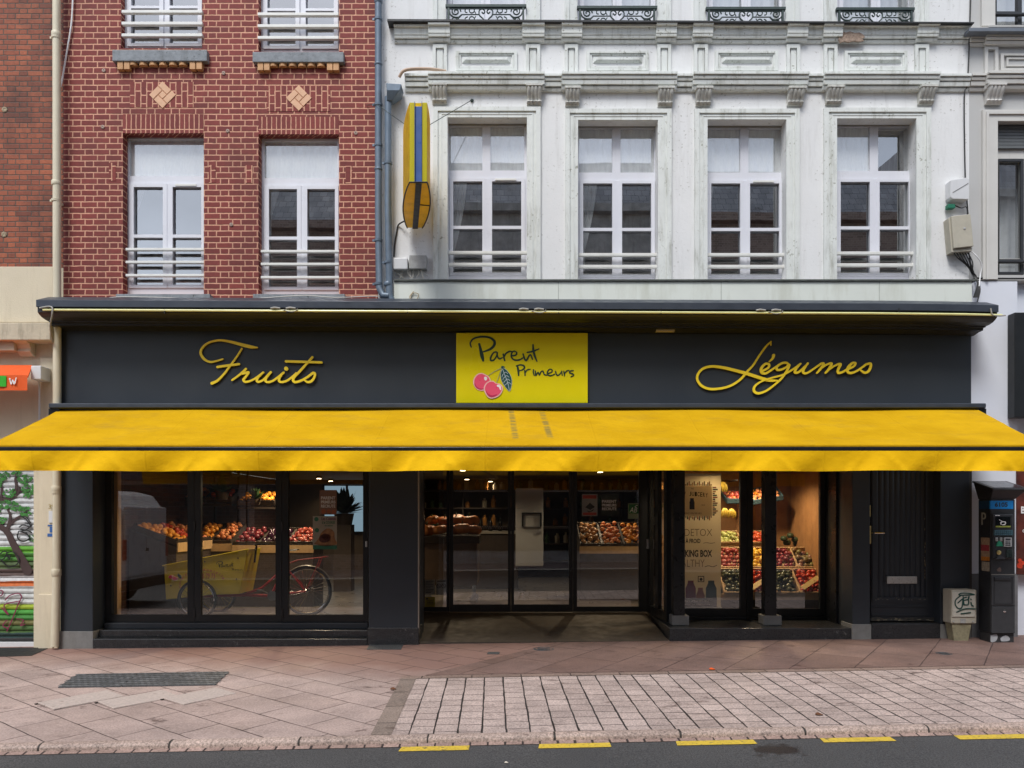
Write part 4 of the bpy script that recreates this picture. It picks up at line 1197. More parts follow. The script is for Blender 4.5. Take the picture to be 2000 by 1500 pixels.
pipe('drainpipe', 'cream painted drainpipe between the two brick houses', m_creampipe, [(xa, Yp, ZT), (xa + 0.01, Yp, Z(700, Yp)), (xa + 0.005, Yp, Z(1120, Yp)), (xa - 0.02, Yp, gz(xa, Yp) + 0.04)], 0.047,
     [(xa, Yp, Z(68, Yp), 0.05, 0.07), (xa, Yp, Z(358, Yp), 0.05, 0.06), (xa, Yp, Z(955, Yp), 0.05, 0.08), (xa, Yp, Z(1118, Yp), 0.05, 0.09)],
     [(xa, Yp, Z(74, Yp)), (xa, Yp, Z(392, Yp)), (xa, Yp, Z(962, Yp))])
xb = X(739, -.10)
pipe('drainpipe', 'tall blue grey zinc drainpipe at the edge of the red brick house', m_zinc, [(xb, -.10, ZT), (xb, -.10, Z(420, -.1)), (xb + 0.01, -.10, Z(562, -.1)), (xb + 0.06, -.12, Z(578, -.1)), (X(760, -.13), -.13, Z(578, -.13))], 0.043,
     [(xb, -.10, Z(2, -.1), 0.046, 0.06), (xb, -.10, Z(126, -.1), 0.046, 0.03), (xb, -.10, Z(331, -.1), 0.046, 0.03)], [(xb, -.10, Z(y, -.1)) for y in (38, 205, 284, 470, 555)])
xc = X(758, -.12)
hv = [(X(754, -.22), -.22, Z(162, -.22)), (X(784, -.22), -.22, Z(164, -.22)), (X(784, -.22), -.02, Z(164, -.22)), (X(754, -.22), -.02, Z(162, -.22)),
      (X(755, -.22), -.22, Z(176, -.22)), (X(781, -.22), -.22, Z(176, -.22)), (X(781, -.22), -.02, Z(176, -.22)), (X(755, -.22), -.02, Z(176, -.22)),
      (X(755, -.17), -.17, Z(196, -.17)), (X(766, -.17), -.17, Z(196, -.17)), (X(766, -.17), -.06, Z(196, -.17)), (X(755, -.17), -.06, Z(196, -.17))]
hf = [(3, 2, 1, 0)] + [(a + o, (a + 1) % 4 + o, (a + 1) % 4 + 4 + o, a + 4 + o) for o in (0, 4) for a in range(4)] + [(8, 9, 10, 11)]
pipe('drainpipe', 'shorter blue grey zinc drainpipe with a rain hopper at its head', m_zinc, [(xc, -.12, Z(190, -.12)), (xc, -.12, Z(400, -.12)), (xc + 0.015, -.12, Z(575, -.12)), (xc + 0.06, -.12, Z(592, -.12)), (xc + 0.06, -.12, Z(612, -.12))], 0.043,
     [(xc, -.12, Z(555, -.12), 0.047, 0.05)], [(xc, -.12, Z(y, -.12)) for y in (319, 513)], (hv, hf))
tag(MB().tube([(X(782), -0.10, Z(160)), (X(790), -0.12, Z(150)), (X(806), -0.11, Z(145)), (X(842), -0.09, Z(143)), (X(872), -0.05, Z(144))], 0.02, 8, 4).build(
    'overflow_pipe', M('buff_pipe', (0.50, 0.36, 0.26), 0.6, 0.15), smooth=True), 'thin buff coloured pipe bending along the cornice into the rain hopper', 'pipe')

# ------------------------------------------------------------------ shop building: charcoal front with three displays
shop = thing('greengrocer_shop', 'charcoal painted shopfront with tall display windows under a moulded cornice', 'shop', (X(1007), 0.0, 0.0))
YF = -0.06
MB().box(X(118, YF), X(1897, YF), YF, -0.002, Z(800, YF), Z(640, YF)).build('fascia', m_black, shop, bevel=0.004)
m_soffit = m_black
MB().box(X(118, YF), X(1897, YF), -0.055, 0.20, 2.50, Z(800, YF) - 0.002).build('lintel', m_black, shop)
# moulded cornice, returned at both ends
pf = [(-0.50, 589.5), (-0.52, 590.5), (-0.52, 602), (-0.505, 603), (-0.495, 603.5), (-0.495, 613), (-0.47, 617), (-0.42, 623), (-0.35, 628), (-0.29, 630), (-0.285, 632.5), (-0.24, 634.5), (-0.235, 639), (-0.17, 640.5), (-0.10, 646.5), (-0.06, 649)]
def sweep(pts, xl, xr, y_back, droop=None):
    mb = MB()
    rows = []
    N = 24
    for (y, py) in pts:
        z = Z(py, y)
        o = max(0.0, (-y - 0.06)) * 0.03
        row = [(xl - o, y_back, z)]
        for i in range(N + 1):
            x = xl - o + (xr - xl + 2 * o) * i / N
            row.append((x, y, z + (droop(x) if droop else 0)))
        row.append((xr + o, y_back, z + (droop(xr + o) if droop else 0)))
        rows.append(row)
    m = len(rows[0])
    vs = [p for r in rows for p in r]
    fs = [(j * m + i, j * m + i + 1, (j + 1) * m + i + 1, (j + 1) * m + i) for j in range(len(rows) - 1) for i in range(m - 1)]
    fs.append(tuple(range(m)))
    fs.append(tuple((len(rows) - 1) * m + i for i in range(m))[::-1])
    mb.add(vs, fs)
    return mb
def droop(x):
    return 0.022 - 0.0042 * (x + 6) - 0.012 * max(0.0, x - 4.6) ** 1.5
xl, xr = X(118, YF), X(1897, YF) + 0.035
sweep(pf[3:], xl, xr, -0.001, droop).build('cornice', m_cornice, shop)
sweep([(-0.30, 583.5), (-0.525, 589), (-0.525, 602.5), (-0.45, 603.5)], xl, xr, -0.001, droop).build('cornice_cap', m_flash, shop, bevel=0.003)
tb = MB()
yt = -0.52
pth = [(X(px, yt), yt, Z(608.5, yt) + droop(X(px, yt))) for px in (84, 300, 500, 800, 1100, 1400, 1700, 1880, 1925, 1957)]
tb.tube(pth, 0.0135, 8)
tube_o = tag(tb.build('neon_tube', m_neon, None, smooth=True), 'long pale yellow light tube running under the edge of the charcoal cornice', 'light tube')
for px in (100, 320, 560, 795, 1090, 1290, 1488, 1755, 1935):
    MB().pbox(px, 602, px + 2, 612, -0.53, -0.50).build('clip', m_cable, tube_o)
ww = MB()
for px in (555, 1040, 1503):
    for dx in (-16, 14):
        z = Z(606, -.53) + droop(X(px, -.53))
        ww.tube([(X(px + dx - 10, -.53), -.53, z + 0.012), (X(px + dx - 3, -.54), -.54, z + 0.02), (X(px + dx + 8, -.53), -.53, z + 0.014)], 0.012, 6, 3)
    ww.tube([(X(px - 2, -.54), -.54, z), (X(px + 6, -.54), -.54, z - 0.022), (X(px + 16, -.54), -.54, z - 0.028), (X(px + 24, -.54), -.54, z - 0.012), (X(px + 26, -.54), -.54, z + 0.01)], 0.005, 6, 4)
ww.tube([(X(80, -.5), -.53, Z(603, -.5)), (X(104, -.5), -.54, Z(601, -.5)), (X(106, -.5), -.54, Z(615, -.5)), (X(103, -.4), -.45, Z(640, -.4)), (X(103, -.2), -.2, Z(668, -.2))], 0.010, 6, 5)
ww.tube([(X(1935, -.54), -.54, Z(602, -.54)), (X(1938, -.54), -.54, Z(614, -.54)), (X(1950, -.54), -.54, Z(617, -.54)), (X(1964, -.54), -.54, Z(616, -.54))], 0.008, 6, 4)
ww.build('wiring', M('grey_cable', (0.36, 0.35, 0.32), 0.6), tube_o, smooth=True)
MB().pbox(1282, 643.5, 1318, 647, -0.16, -0.10).build('soffit_lamp', M('pale_lamp_trim', (0.55, 0.48, 0.36), 0.5), shop)
# window plane and openings
def jamb(mb, a, b, y0, y1): mb.box(a, b, y0, y1, -0.1, 2.50)
YE = 1.5
piers = [(118, 181, -6.0), (720, 816, -2.0), (1665, 1699, 4.3), (1837, 1894, 5.6)]
for i, (a, b, x_) in enumerate(piers):
    p = MB().box(X(a, YF), X(b, YF), YF, 0.34 if i != 1 else 0.56, -0.2, 2.498).build('pier', m_black, shop, bevel=0.004)
    t_ = [1233, 1226, 1219, 1219][i]
    o_ = 0.012
    MB().box(X(a, YF) - o_, X(b, YF) + o_, YF - 0.016, 0.25, gz(x_, 0) - 0.05, Z(t_, YF)).build('plinth', m_darkgranite if i == 1 else m_greyplinth, p, bevel=0.005)
MB().box(-1.75, -1.50, 0.561, YE + .1, 0.0, 2.498).build('entrance_wall', m_blackframe, shop)
MB().box(X(816, YF) + 0.001, X(818.5, YF), YF - 0.002, 0.02, 0.12, 2.49).build('corner_strip', M('bare_metal_corner', (0.30, 0.27, 0.23), 0.5, 0.2, metal=0.5), shop)
# left display: steps, bifold windows
YW = 0.22
MB().box(X(181, YF) + 0.014, X(720, YF) - 0.014, -0.085, 0.34, -0.12, Z(1248, -.085) + 0.0).build('step', m_darkgranite, shop, bevel=0.008)
MB().box(X(193, .04), X(720, .04) - 0.012, 0.04, 0.36, Z(1248, -.085), Z(1231, .04)).build('step', m_darkgranite, shop, bevel=0.008)
MB().box(X(203, .16), X(720, .16) - 0.01, 0.16, 0.38, Z(1231, .04), Z(1217, .16)).build('window_sill', m_black, shop, bevel=0.006)
wl = [(205, 379, 218, 366), (379, 550.5, 392, 538), (550.5, 719, 563, 709)]
for a, b, pa, pb in wl:
    mb = MB().pplate((a + 0.4, 862, b - 0.4, 1216), [(pa, 874, pb, 1201)], YW, YW + 0.06)
    fr = mb.build('display_window', m_blackframe, shop, bevel=0.004)
    x0, x1, z0, z1 = X(pa, YW) - 0.01, X(pb, YW) + 0.01, Z(1201, YW) - 0.01, Z(874, YW) + 0.01
    MB().add([(x0, YW + .03, z0), (x1, YW + .03, z0), (x1, YW + .03, z1), (x0, YW + .03, z1)], [(0, 1, 2, 3)]).build('pane', m_shopglass, fr)
    hg = MB()
    if a < 500:
        for py in (1028, 1198): hg.pbox(b - 2, py - 9, b + 2, py + 9, YW - 0.012, YW - 0.001)
    else: hg.pbox(713.5, 1057, 717.5, 1068, YW - 0.02, YW - 0.001)
    hg.build('hinge', m_cable if a < 500 else m_steel, fr, bevel=0.003)
# entrance: ramp, sliding doors, splayed side glazing
YE = 1.5
rmat = M('dark_brown_ramp_floor', (0.060, 0.047, 0.036), 0.6, 0.3, 3, streak=0.5, dirt=(0.09, 0.075, 0.06), sscale=(3, 3, 3), bump=0.2)
xe0, xe1 = X(819, YF), X(1306, YF)
zE0, zE1 = Z(1250, -.03), Z(1195, YE)
MB().add([(xe0 - 0.28, -0.03, gz(0, 0) + 0.006), (xe1, -0.03, gz(2, 0) + 0.006), (xe1 - 0.01, YE + .2, zE1), (xe0 - 0.28, YE + .2, zE1),
          (xe0 - 0.28, -0.03, -0.1), (xe1, -0.03, -0.1), (xe1 - 0.01, YE + .2, -0.1), (xe0 - 0.28, YE + .2, -0.1)],
         [(0, 1, 2, 3), (0, 4, 5, 1), (1, 5, 6, 2), (3, 7, 4, 0)]).build('entrance_ramp', rmat, shop)
zt = 2.48
def pane_rect(mb, a, b, t, bt, Y):
    x0, x1, z0, z1 = X(a, Y) - 0.008, X(b, Y) + 0.008, Z(bt, Y) - 0.008, Z(t, Y) + 0.008
    mb.add([(x0, Y, z0), (x1, Y, z0), (x1, Y, z1), (x0, Y, z1)], [(0, 1, 2, 3)])
for i, (a, b, pa, pb, bt, yo) in enumerate(((812, 878, 829, 872, 1186, 0.03), (878, 998, 885, 992, 1181, 0.0), (998, 1119, 1004, 1111.5, 1181, 0.0), (1119, 1266, 1127, 1248, 1185, 0.03))):
    Y = YE + yo
    fr = MB().pplate((a + .3, 888, b - .3, 1195), [(pa, 900, pb, bt)], Y, Y + 0.05).build('entrance_door' if i in (1, 2) else 'side_light', m_blackframe, shop, bevel=0.004)
    mb = MB(); pane_rect(mb, pa, pb, 900, bt, Y + 0.025); mb.build('pane', m_shopglass, fr)
    if i in (1, 2, 3):                 # rows of small white safety marks on the glass
        dots = MB()
        for y0 in (957, 1028):
            n_ = int((pb - pa) / 3.4)
            for k_ in range(n_):
                px = pa + 2 + k_ * 3.4
                for dy in (0, 2.6):
                    dots.pbox(px + (1.7 if dy else 0), y0 + dy, px + (1.7 if dy else 0) + 1.2, y0 + dy + 1.3, Y + 0.0205, Y + 0.0225)
        dots.build('safety_dots', M('frosted_dots', (0.45, 0.46, 0.46), 0.7), fr)
MB().box(X(812, YE), X(1266, YE), YE - 0.05, YE + 0.12, Z(886, YE), zt).build('door_header', m_blackframe, shop)
MB().box(xe0 - 0.3, xe1 + 0.1, 0.21, YE + 0.12, zt + 0.002, zt + 0.05).build('entrance_ceiling', m_black, shop)
# platform and glazing of the right display
YR = 0.70
xp0, xp1 = X(1308, -.05), X(1667, YF)
ztop = Z(1227, -.05)
MB().prism([(xp0, -0.05), (xp1 - 0.015, -0.05), (xp1 - 0.015, YR + 0.4), (X(1270, YE), YE), (X(1266, YE), YE - 0.02)], 'z', -0.1, ztop).build('platform', m_darkgranite, shop, bevel=0.008)
# side glazing of the entrance
sa, sb_ = Vector((X(1268, YE), YE - 0.02, 0)), Vector((X(1306, .52), 0.52, 0))
dv = (sb_ - sa)
nrm = Vector((-dv.y, dv.x, 0)).normalized()
sw = MB()
def seg(mb, t0, t1, z0, z1, th=0.03):
    p, q = sa + dv * t0, sa + dv * t1
    c = (p + q) / 2 + Vector((0, 0, (z0 + z1) / 2))
    mb.obox(c, (q - p) / 2, nrm * th, Vector((0, 0, (z1 - z0) / 2)))
seg(sw, 0.0, 0.12, ztop, zt); seg(sw, 0.42, 0.56, ztop, zt); seg(sw, 0.86, 1.0, ztop, zt)
seg(sw, 0.1201, 0.4199, ztop, ztop + 0.12); seg(sw, 0.5601, 0.8599, ztop, ztop + 0.12); seg(sw, 0.1201, 0.4199, zt - .1, zt); seg(sw, 0.5601, 0.8599, zt - .1, zt)
fr = sw.build('side_window', m_blackframe, shop, bevel=0.003)
sg = MB(); seg(sg, 0.1, 0.44, ztop + 0.11, zt - 0.09, 0.003); seg(sg, 0.54, 0.88, ztop + 0.11, zt - 0.09, 0.003)
sg.build('pane', m_shopglass, fr)
MB().pbox(1263.5, 1053, 1267, 1072, YE - 0.08, YE - 0.03).build('door_handle', m_steel, shop, bevel=0.004)
# post at the corner and the display windows
MB().pbox(1303, 880, 1314, 1212, YR - 0.06, YR + 0.06).build('corner_post', m_blackframe, shop, bevel=0.004)
for a, b, pa, pb in ((1314, 1458, 1316, 1446), (1458, 1612, 1471, 1602)):
    fr = MB().pplate((a + .3, 876, b - .3, 1211), [(pa, 888, pb, 1189)], YR, YR + 0.06).build('display_window', m_blackframe, shop, bevel=0.004)
    mb = MB(); pane_rect(mb, pa, pb, 888, 1189, YR + 0.03); mb.build('pane', m_shopglass, fr)
    MB().box(X(a, YR) + .004, X(b, YR) - .004, YR - 0.03, YR - 0.001, ztop + 0.001, ztop + 0.045).build('bottom_rail', m_blackframe, fr, bevel=0.003)
MB().box(X(1612, YR), X(1665, YF) + .05, 0.36, 0.78, ztop - .05, zt).build('side_panel', m_blackpost, shop, bevel=0.004)
MB().box(xp1 - 0.012, xp1 + 0.02, -0.02, 0.36, ztop, zt).build('side_panel', m_black, shop)
for a, b, ba, bb, nm_ in ((1315.5, 1338, 1312, 1345, 0), (1494, 1517, 1490, 1525.5, 1)):
    Yc = 0.22
    c = MB().box(X(a, Yc), X(b, Yc), Yc, Yc + 0.15, ztop + 0.10, zt).build('column', m_blackpost, shop, bevel=0.006)
    MB().box(X(ba, Yc), X(bb, Yc), Yc - 0.03, Yc + 0.19, ztop + 0.001, Z(1202, Yc)).build('column_base', m_greyplinth, c, bevel=0.008)
# lintels above the displays so no daylight falls in from above
MB().box(X(118, YF), X(818, YF), 0.202, 0.40, 2.42, 2.9).build('lintel', m_black, shop)
MB().box(X(1306, YF), X(1897, YF), 0.202, 0.80, 2.42, 2.9).build('lintel', m_black, shop)

# the small ribbed street door
YD = 0.10
door = MB().pplate((1701, 884, 1826, 1206), [(1712, 894, 1807, 1166)], YD, YD + 0.05).build('front_door', m_black, shop, bevel=0.003)
rb = MB()
n_ = 9
x0, x1 = X(1712, YD), X(1807, YD)
prf = [(x0, YD + 0.045)]
for k_ in range(n_ * 6 + 1):
    u = k_ / (n_ * 6)
    prf.append((x0 + (x1 - x0) * u, YD + 0.028 - 0.012 * abs(math.cos(u * n_ * math.pi)) ** 0.6))
prf.append((x1, YD + 0.045))
rb.prism(prf, 'z', Z(1166, YD), Z(894, YD))
rb.build('ribbed_panel', m_black, door)
mo = MB().pplate((1704, 886, 1813, 1175), [(1711, 893, 1808, 1167)], YD - 0.014, YD - 0.001)
mo.pbox(1704, 1183, 1812, 1186, YD - 0.010, YD - 0.001).pbox(1703, 1199, 1814, 1203, YD - 0.012, YD - 0.001)
mo.build('panel_moulding', m_black, door, bevel=0.003)
chips = M('chipped_timber_edge', (0.20, 0.16, 0.11), 0.9, 0.8, 60, spots=1.0, dirt=(0.02, 0.02, 0.02))
MB().pbox(1700, 1206.5, 1825, 1213, YD - 0.03, YD + 0.05).build('threshold', M('worn_black_threshold', (0.03, 0.03, 0.03), 0.6, 0.3, spots=1.0, dirt=(0.30, 0.25, 0.16), streak=0.5), door, bevel=0.004)
cm_ = MB()
rr = random.Random(11)
for _ in range(26):
    px = 1703 + rr.random() * 116; py = 1208.5 + rr.random() * 3.5
    cm_.pbox(px, py, px + rr.uniform(1, 6), py + rr.uniform(.6, 1.4), YD - 0.0315, YD - 0.028)
for _ in range(16):
    px = 1706 + rr.random() * 100; py = 1167.5 + rr.random() * 4
    cm_.pbox(px, py, px + rr.uniform(1, 5), py + rr.uniform(.4, .9), YD - 0.0155, YD - 0.012)
for _ in range(14):
    px = 1805.6 + rr.random() * 1.6; py = 1010 + rr.random() * 130
    cm_.pbox(px, py, px + rr.uniform(.5, 1.0), py + rr.uniform(1, 5), YD - 0.0155, YD - 0.012)
cm_.build('paint_chips', M('bare_pale_chips', (0.32, 0.28, 0.20), 0.8, 0.3, 50), door)
lb = MB().pbox(1732.5, 1126, 1791.5, 1140, YD - 0.014, YD + 0.02)
lbo = lb.build('letter_flap', m_steel, door, bevel=0.004)
MB().pbox(1695.5, 1027, 1701.4, 1062, YD - 0.03, YD + 0.02).build('lock_plate', m_brass, door, bevel=0.003)
MB().pbox(1696.5, 987, 1700.5, 1009, YD - 0.02, YD + 0.01).build('lock_strip', m_brass, door, bevel=0.002)
hb = MB().tube([(X(1701, YD), YD - 0.02, Z(1041, YD)), (X(1703, YD), YD - 0.07, Z(1041, YD)), (X(1722, YD), YD - 0.07, Z(1041, YD))], 0.010, 8)
hb.build('lever_handle', m_chrome, door, smooth=True)
MB().box(X(1701, YF) + 0.008, X(1836, YF) - 0.0, -0.075, 0.3, -0.1, Z(1218, -.075)).build('step', m_darkgranite, shop, bevel=0.008)
MB().box(X(1826, YD), X(1840, YD), YD - 0.06, YD + 0.2, 0.1, zt).build('door_jamb', m_blackpost, shop)
MB().box(X(1699, YD), X(1837, YD), YD + 0.06, YD + 0.12, 0.1, zt).build('door_back', m_black, shop)
MB().box(X(1894, YF) + .002, X(1901, YF), -0.03, 0.0, gz(5.6, 0), 2.9).build('edge_strip', M('brown_edge_strip', (0.05, 0.04, 0.033), 0.6), shop)

# ------------------------------------------------------------------ lettering on the fascia and the yellow sign
YLt = YF - 0.026
def strokes(mb, rows, mp, Yf, th, wk, step=0.0012, creep=0.003):
    for i, (pts, w) in enumerate(rows):
        ws = [v * wk for v in w] if isinstance(w, (list, tuple)) else w * wk
        if isinstance(ws, list) and len(ws) != len(pts):
            a, b = ws[0], ws[-1]
            ws = [a + (b - a) * k / (len(pts) - 1) for k in range(len(pts))]
        mb.stroke(pts, ws, mp, Yf - i * step, th, creep=creep)
FRUITS = [([(500, 408), (420, 432), (340, 446), (265, 415), (217, 350), (217, 290), (268, 225), (350, 182), (470, 163), (600, 183), (740, 219), (860, 248), (950, 257)], [20, 24, 30, 36, 36, 30, 26, 26, 28, 36, 44, 46, 16]),
          ([(748, 272), (680, 380), (590, 505), (510, 610), (430, 690), (360, 724)], [22, 24, 28, 30, 34, 42]),
          ([(430, 512), (570, 492), (712, 474)], [34, 34, 32]),
          ([(622, 683), (690, 636), (745, 592), (770, 570), (803, 538)], [26, 28, 30, 34, 34]),
          ([(757, 598), (800, 588), (838, 582), (800, 640), (770, 680), (800, 706), (875, 688), (955, 640), (1030, 583)], [32, 34, 32, 32, 34, 32, 28, 28, 28]),
          ([(995, 615), (958, 650), (945, 690), (972, 706), (1030, 680), (1085, 625), (1128, 580)], [30, 34, 34, 32, 30, 32, 32]),
          ([(1100, 610), (1068, 655), (1057, 690), (1090, 710), (1160, 690), (1235, 635), (1295, 585)], [32, 34, 34, 32, 30, 30, 30]),
          ([(1270, 610), (1240, 655), (1235, 693), (1272, 709), (1345, 688), (1420, 630), (1460, 590)], [30, 34, 34, 32, 30, 28, 24]),
          ([(1326, 533), (1330, 538)], [56, 56]),
          ([(1670, 385), (1595, 470), (1500, 575), (1430, 650), (1420, 692), (1452, 710), (1525, 690), (1605, 645), (1680, 590)], [32, 32, 34, 34, 36, 34, 32, 32, 34]),
          ([(1325, 440), (1560, 447), (1790, 455)], [34, 34, 32]),
          ([(1660, 600), (1695, 592), (1704, 615), (1690, 660), (1655, 700), (1610, 710), (1560, 682)], [32, 34, 34, 34, 34, 32, 20])]
def lettering(name, label, rows, ox, oy, sc):
    mp = lambda a, b: (X(ox + a / sc, YLt), Z(oy + b / sc, YLt))
    mb = MB()
    strokes(mb, rows, mp, YLt, 0.014, (D + YLt) / F / sc * 0.9)
    o = mb.build(name, m_yellowpaint)
    st = MB()
    for i in range(0, len(rows), 2):
        x, z = mp(*rows[i][0][len(rows[i][0]) // 2])
        st.box(x - 0.006, x + 0.006, YLt + 0.012, YF + 0.002, z - 0.006, z + 0.006)
    st.build('standoff', m_cable, o)
    return tag(o, label, 'lettering')
lettering('shop_lettering', 'yellow handwritten Fruits letters standing off the charcoal fascia', FRUITS, 360, 640, 6.6667)
LEG = [([(875, 142), (820, 195), (750, 292), (690, 385), (625, 455), (560, 530), (470, 590), (370, 622), (250, 630), (165, 600), (118, 540), (122, 480), (172, 422), (260, 398), (380, 410), (500, 438), (620, 470), (750, 512), (850, 540), (945, 545)],
        [14, 20, 22, 22, 26, 26, 26, 26, 28, 28, 28, 26, 28, 28, 32, 34, 36, 36, 34, 16]),
       ([(874, 140), (872, 180)], [10, 12]),
       ([(790, 442), (845, 412), (852, 378), (815, 372), (775, 415), (775, 458), (815, 470), (870, 440), (925, 400)], [24, 26, 26, 26, 30, 30, 26, 24, 22]),
       ([(900, 284), (890, 315), (858, 347)], [34, 26, 18]),
       ([(1055, 395), (1035, 362), (985, 366), (935, 400), (935, 432), (975, 432), (1030, 405), (1058, 380)], [24, 24, 26, 26, 26, 24, 24, 24]),
       ([(1062, 385), (1035, 445), (980, 522), (905, 590), (820, 650), (740, 675), (697, 650), (708, 600), (775, 552), (885, 515), (1000, 483), (1095, 430), (1175, 372)], [26, 26, 24, 22, 24, 28, 30, 24, 20, 20, 22, 22, 22]),
       ([(1165, 380), (1125, 430), (1120, 462), (1160, 455), (1215, 405), (1250, 368)], [24, 28, 28, 24, 24, 24]),
       ([(1232, 390), (1205, 435), (1205, 465), (1245, 465), (1315, 420), (1390, 368)], [24, 28, 28, 24, 22, 24]),
       ([(1385, 370), (1412, 372), (1380, 425), (1342, 467)], [22, 28, 26, 20]),
       ([(1365, 435), (1440, 382), (1492, 370), (1470, 420), (1430, 466)], [20, 22, 28, 28, 22]),
       ([(1455, 440), (1530, 390), (1585, 376), (1560, 430), (1560, 465), (1610, 455), (1680, 405)], [20, 22, 28, 28, 28, 24, 22]),
       ([(1655, 432), (1715, 402), (1738, 368), (1705, 366), (1662, 412), (1658, 455), (1695, 467), (1765, 438), (1850, 376)], [22, 24, 24, 26, 30, 30, 26, 24, 24]),
       ([(1845, 380), (1888, 370), (1894, 400), (1872, 448), (1832, 465), (1790, 440)], [22, 28, 28, 28, 26, 18])]
lettering('shop_lettering', 'yellow handwritten Légumes letters with a long looped initial on the fascia', LEG, 1340, 640, 5.2632)

PARENT = [([(400, 228), (420, 310), (438, 390), (455, 458)], [22, 30, 38, 24]),
          ([(288, 270), (276, 215), (320, 155), (430, 127), (540, 138), (608, 185), (608, 245), (550, 302), (440, 342)], [14, 16, 18, 20, 22, 26, 28, 24, 12]),
          ([(638, 338), (600, 350), (562, 410), (562, 455), (602, 452), (640, 400), (655, 352)], [14, 16, 18, 18, 16, 16, 14]),
          ([(648, 345), (655, 400), (682, 434), (722, 420)], [16, 16, 16, 12]),
          ([(735, 370), (745, 420), (755, 458)], [16, 18, 16]), ([(747, 410), (772, 362), (820, 332), (862, 336)], [14, 16, 16, 12]),
          ([(850, 392), (905, 385), (922, 350), (888, 328), (855, 352), (850, 410), (890, 450), (960, 450), (1012, 420)], [14, 16, 16, 14, 16, 16, 16, 16, 12]),
          ([(1012, 368), (1040, 450), (1062, 450), (1098, 388), (1120, 385), (1142, 442)], [16, 18, 18, 16, 16, 14]),
          ([(1150, 240), (1157, 330), (1180, 410), (1206, 472)], [18, 22, 20, 12]), ([(1068, 346), (1150, 330), (1232, 298)], [14, 18, 12])]
PRIM = [([(932, 538), (945, 600), (950, 668)], [18, 22, 14]), ([(918, 535), (970, 520), (1020, 532), (1030, 562), (1000, 590), (950, 605)], [14, 16, 18, 18, 14, 10]),
        ([(1035, 598), (1040, 666)], [14, 14]), ([(1040, 632), (1068, 592), (1112, 580)], [12, 14, 10]), ([(1153, 612), (1166, 666)], [14, 12]), ([(1155, 590), (1157, 594)], [15, 15]),
        ([(1183, 605), (1190, 666), (1220, 622), (1238, 660), (1262, 615), (1290, 610), (1308, 652), (1342, 664)], [13, 14, 12, 14, 12, 13, 14, 11]),
        ([(1350, 642), (1408, 622), (1416, 592), (1382, 580), (1350, 620), (1360, 660), (1400, 670), (1452, 650)], [12, 13, 13, 12, 14, 14, 14, 10]),
        ([(1465, 610), (1475, 650), (1502, 665), (1542, 625)], [13, 14, 13, 11]), ([(1550, 608), (1557, 662)], [13, 12]),
        ([(1580, 608), (1590, 670)], [13, 12]), ([(1588, 642), (1620, 606), (1652, 596)], [11, 13, 10]), ([(1712, 600), (1670, 606), (1662, 630), (1702, 645), (1715, 666), (1680, 686)], [11, 13, 13, 14, 13, 10])]
def circ(cx, cy, r, n=28, sx=1.0, sy=1.0): return [(cx + r * sx * math.cos(2 * math.pi * i / n), cy + r * sy * math.sin(2 * math.pi * i / n)) for i in range(n)]
def smooth_poly(pts, n=5): 
    q = catmull(list(pts) + [pts[0]], n)
    return q[:-1]
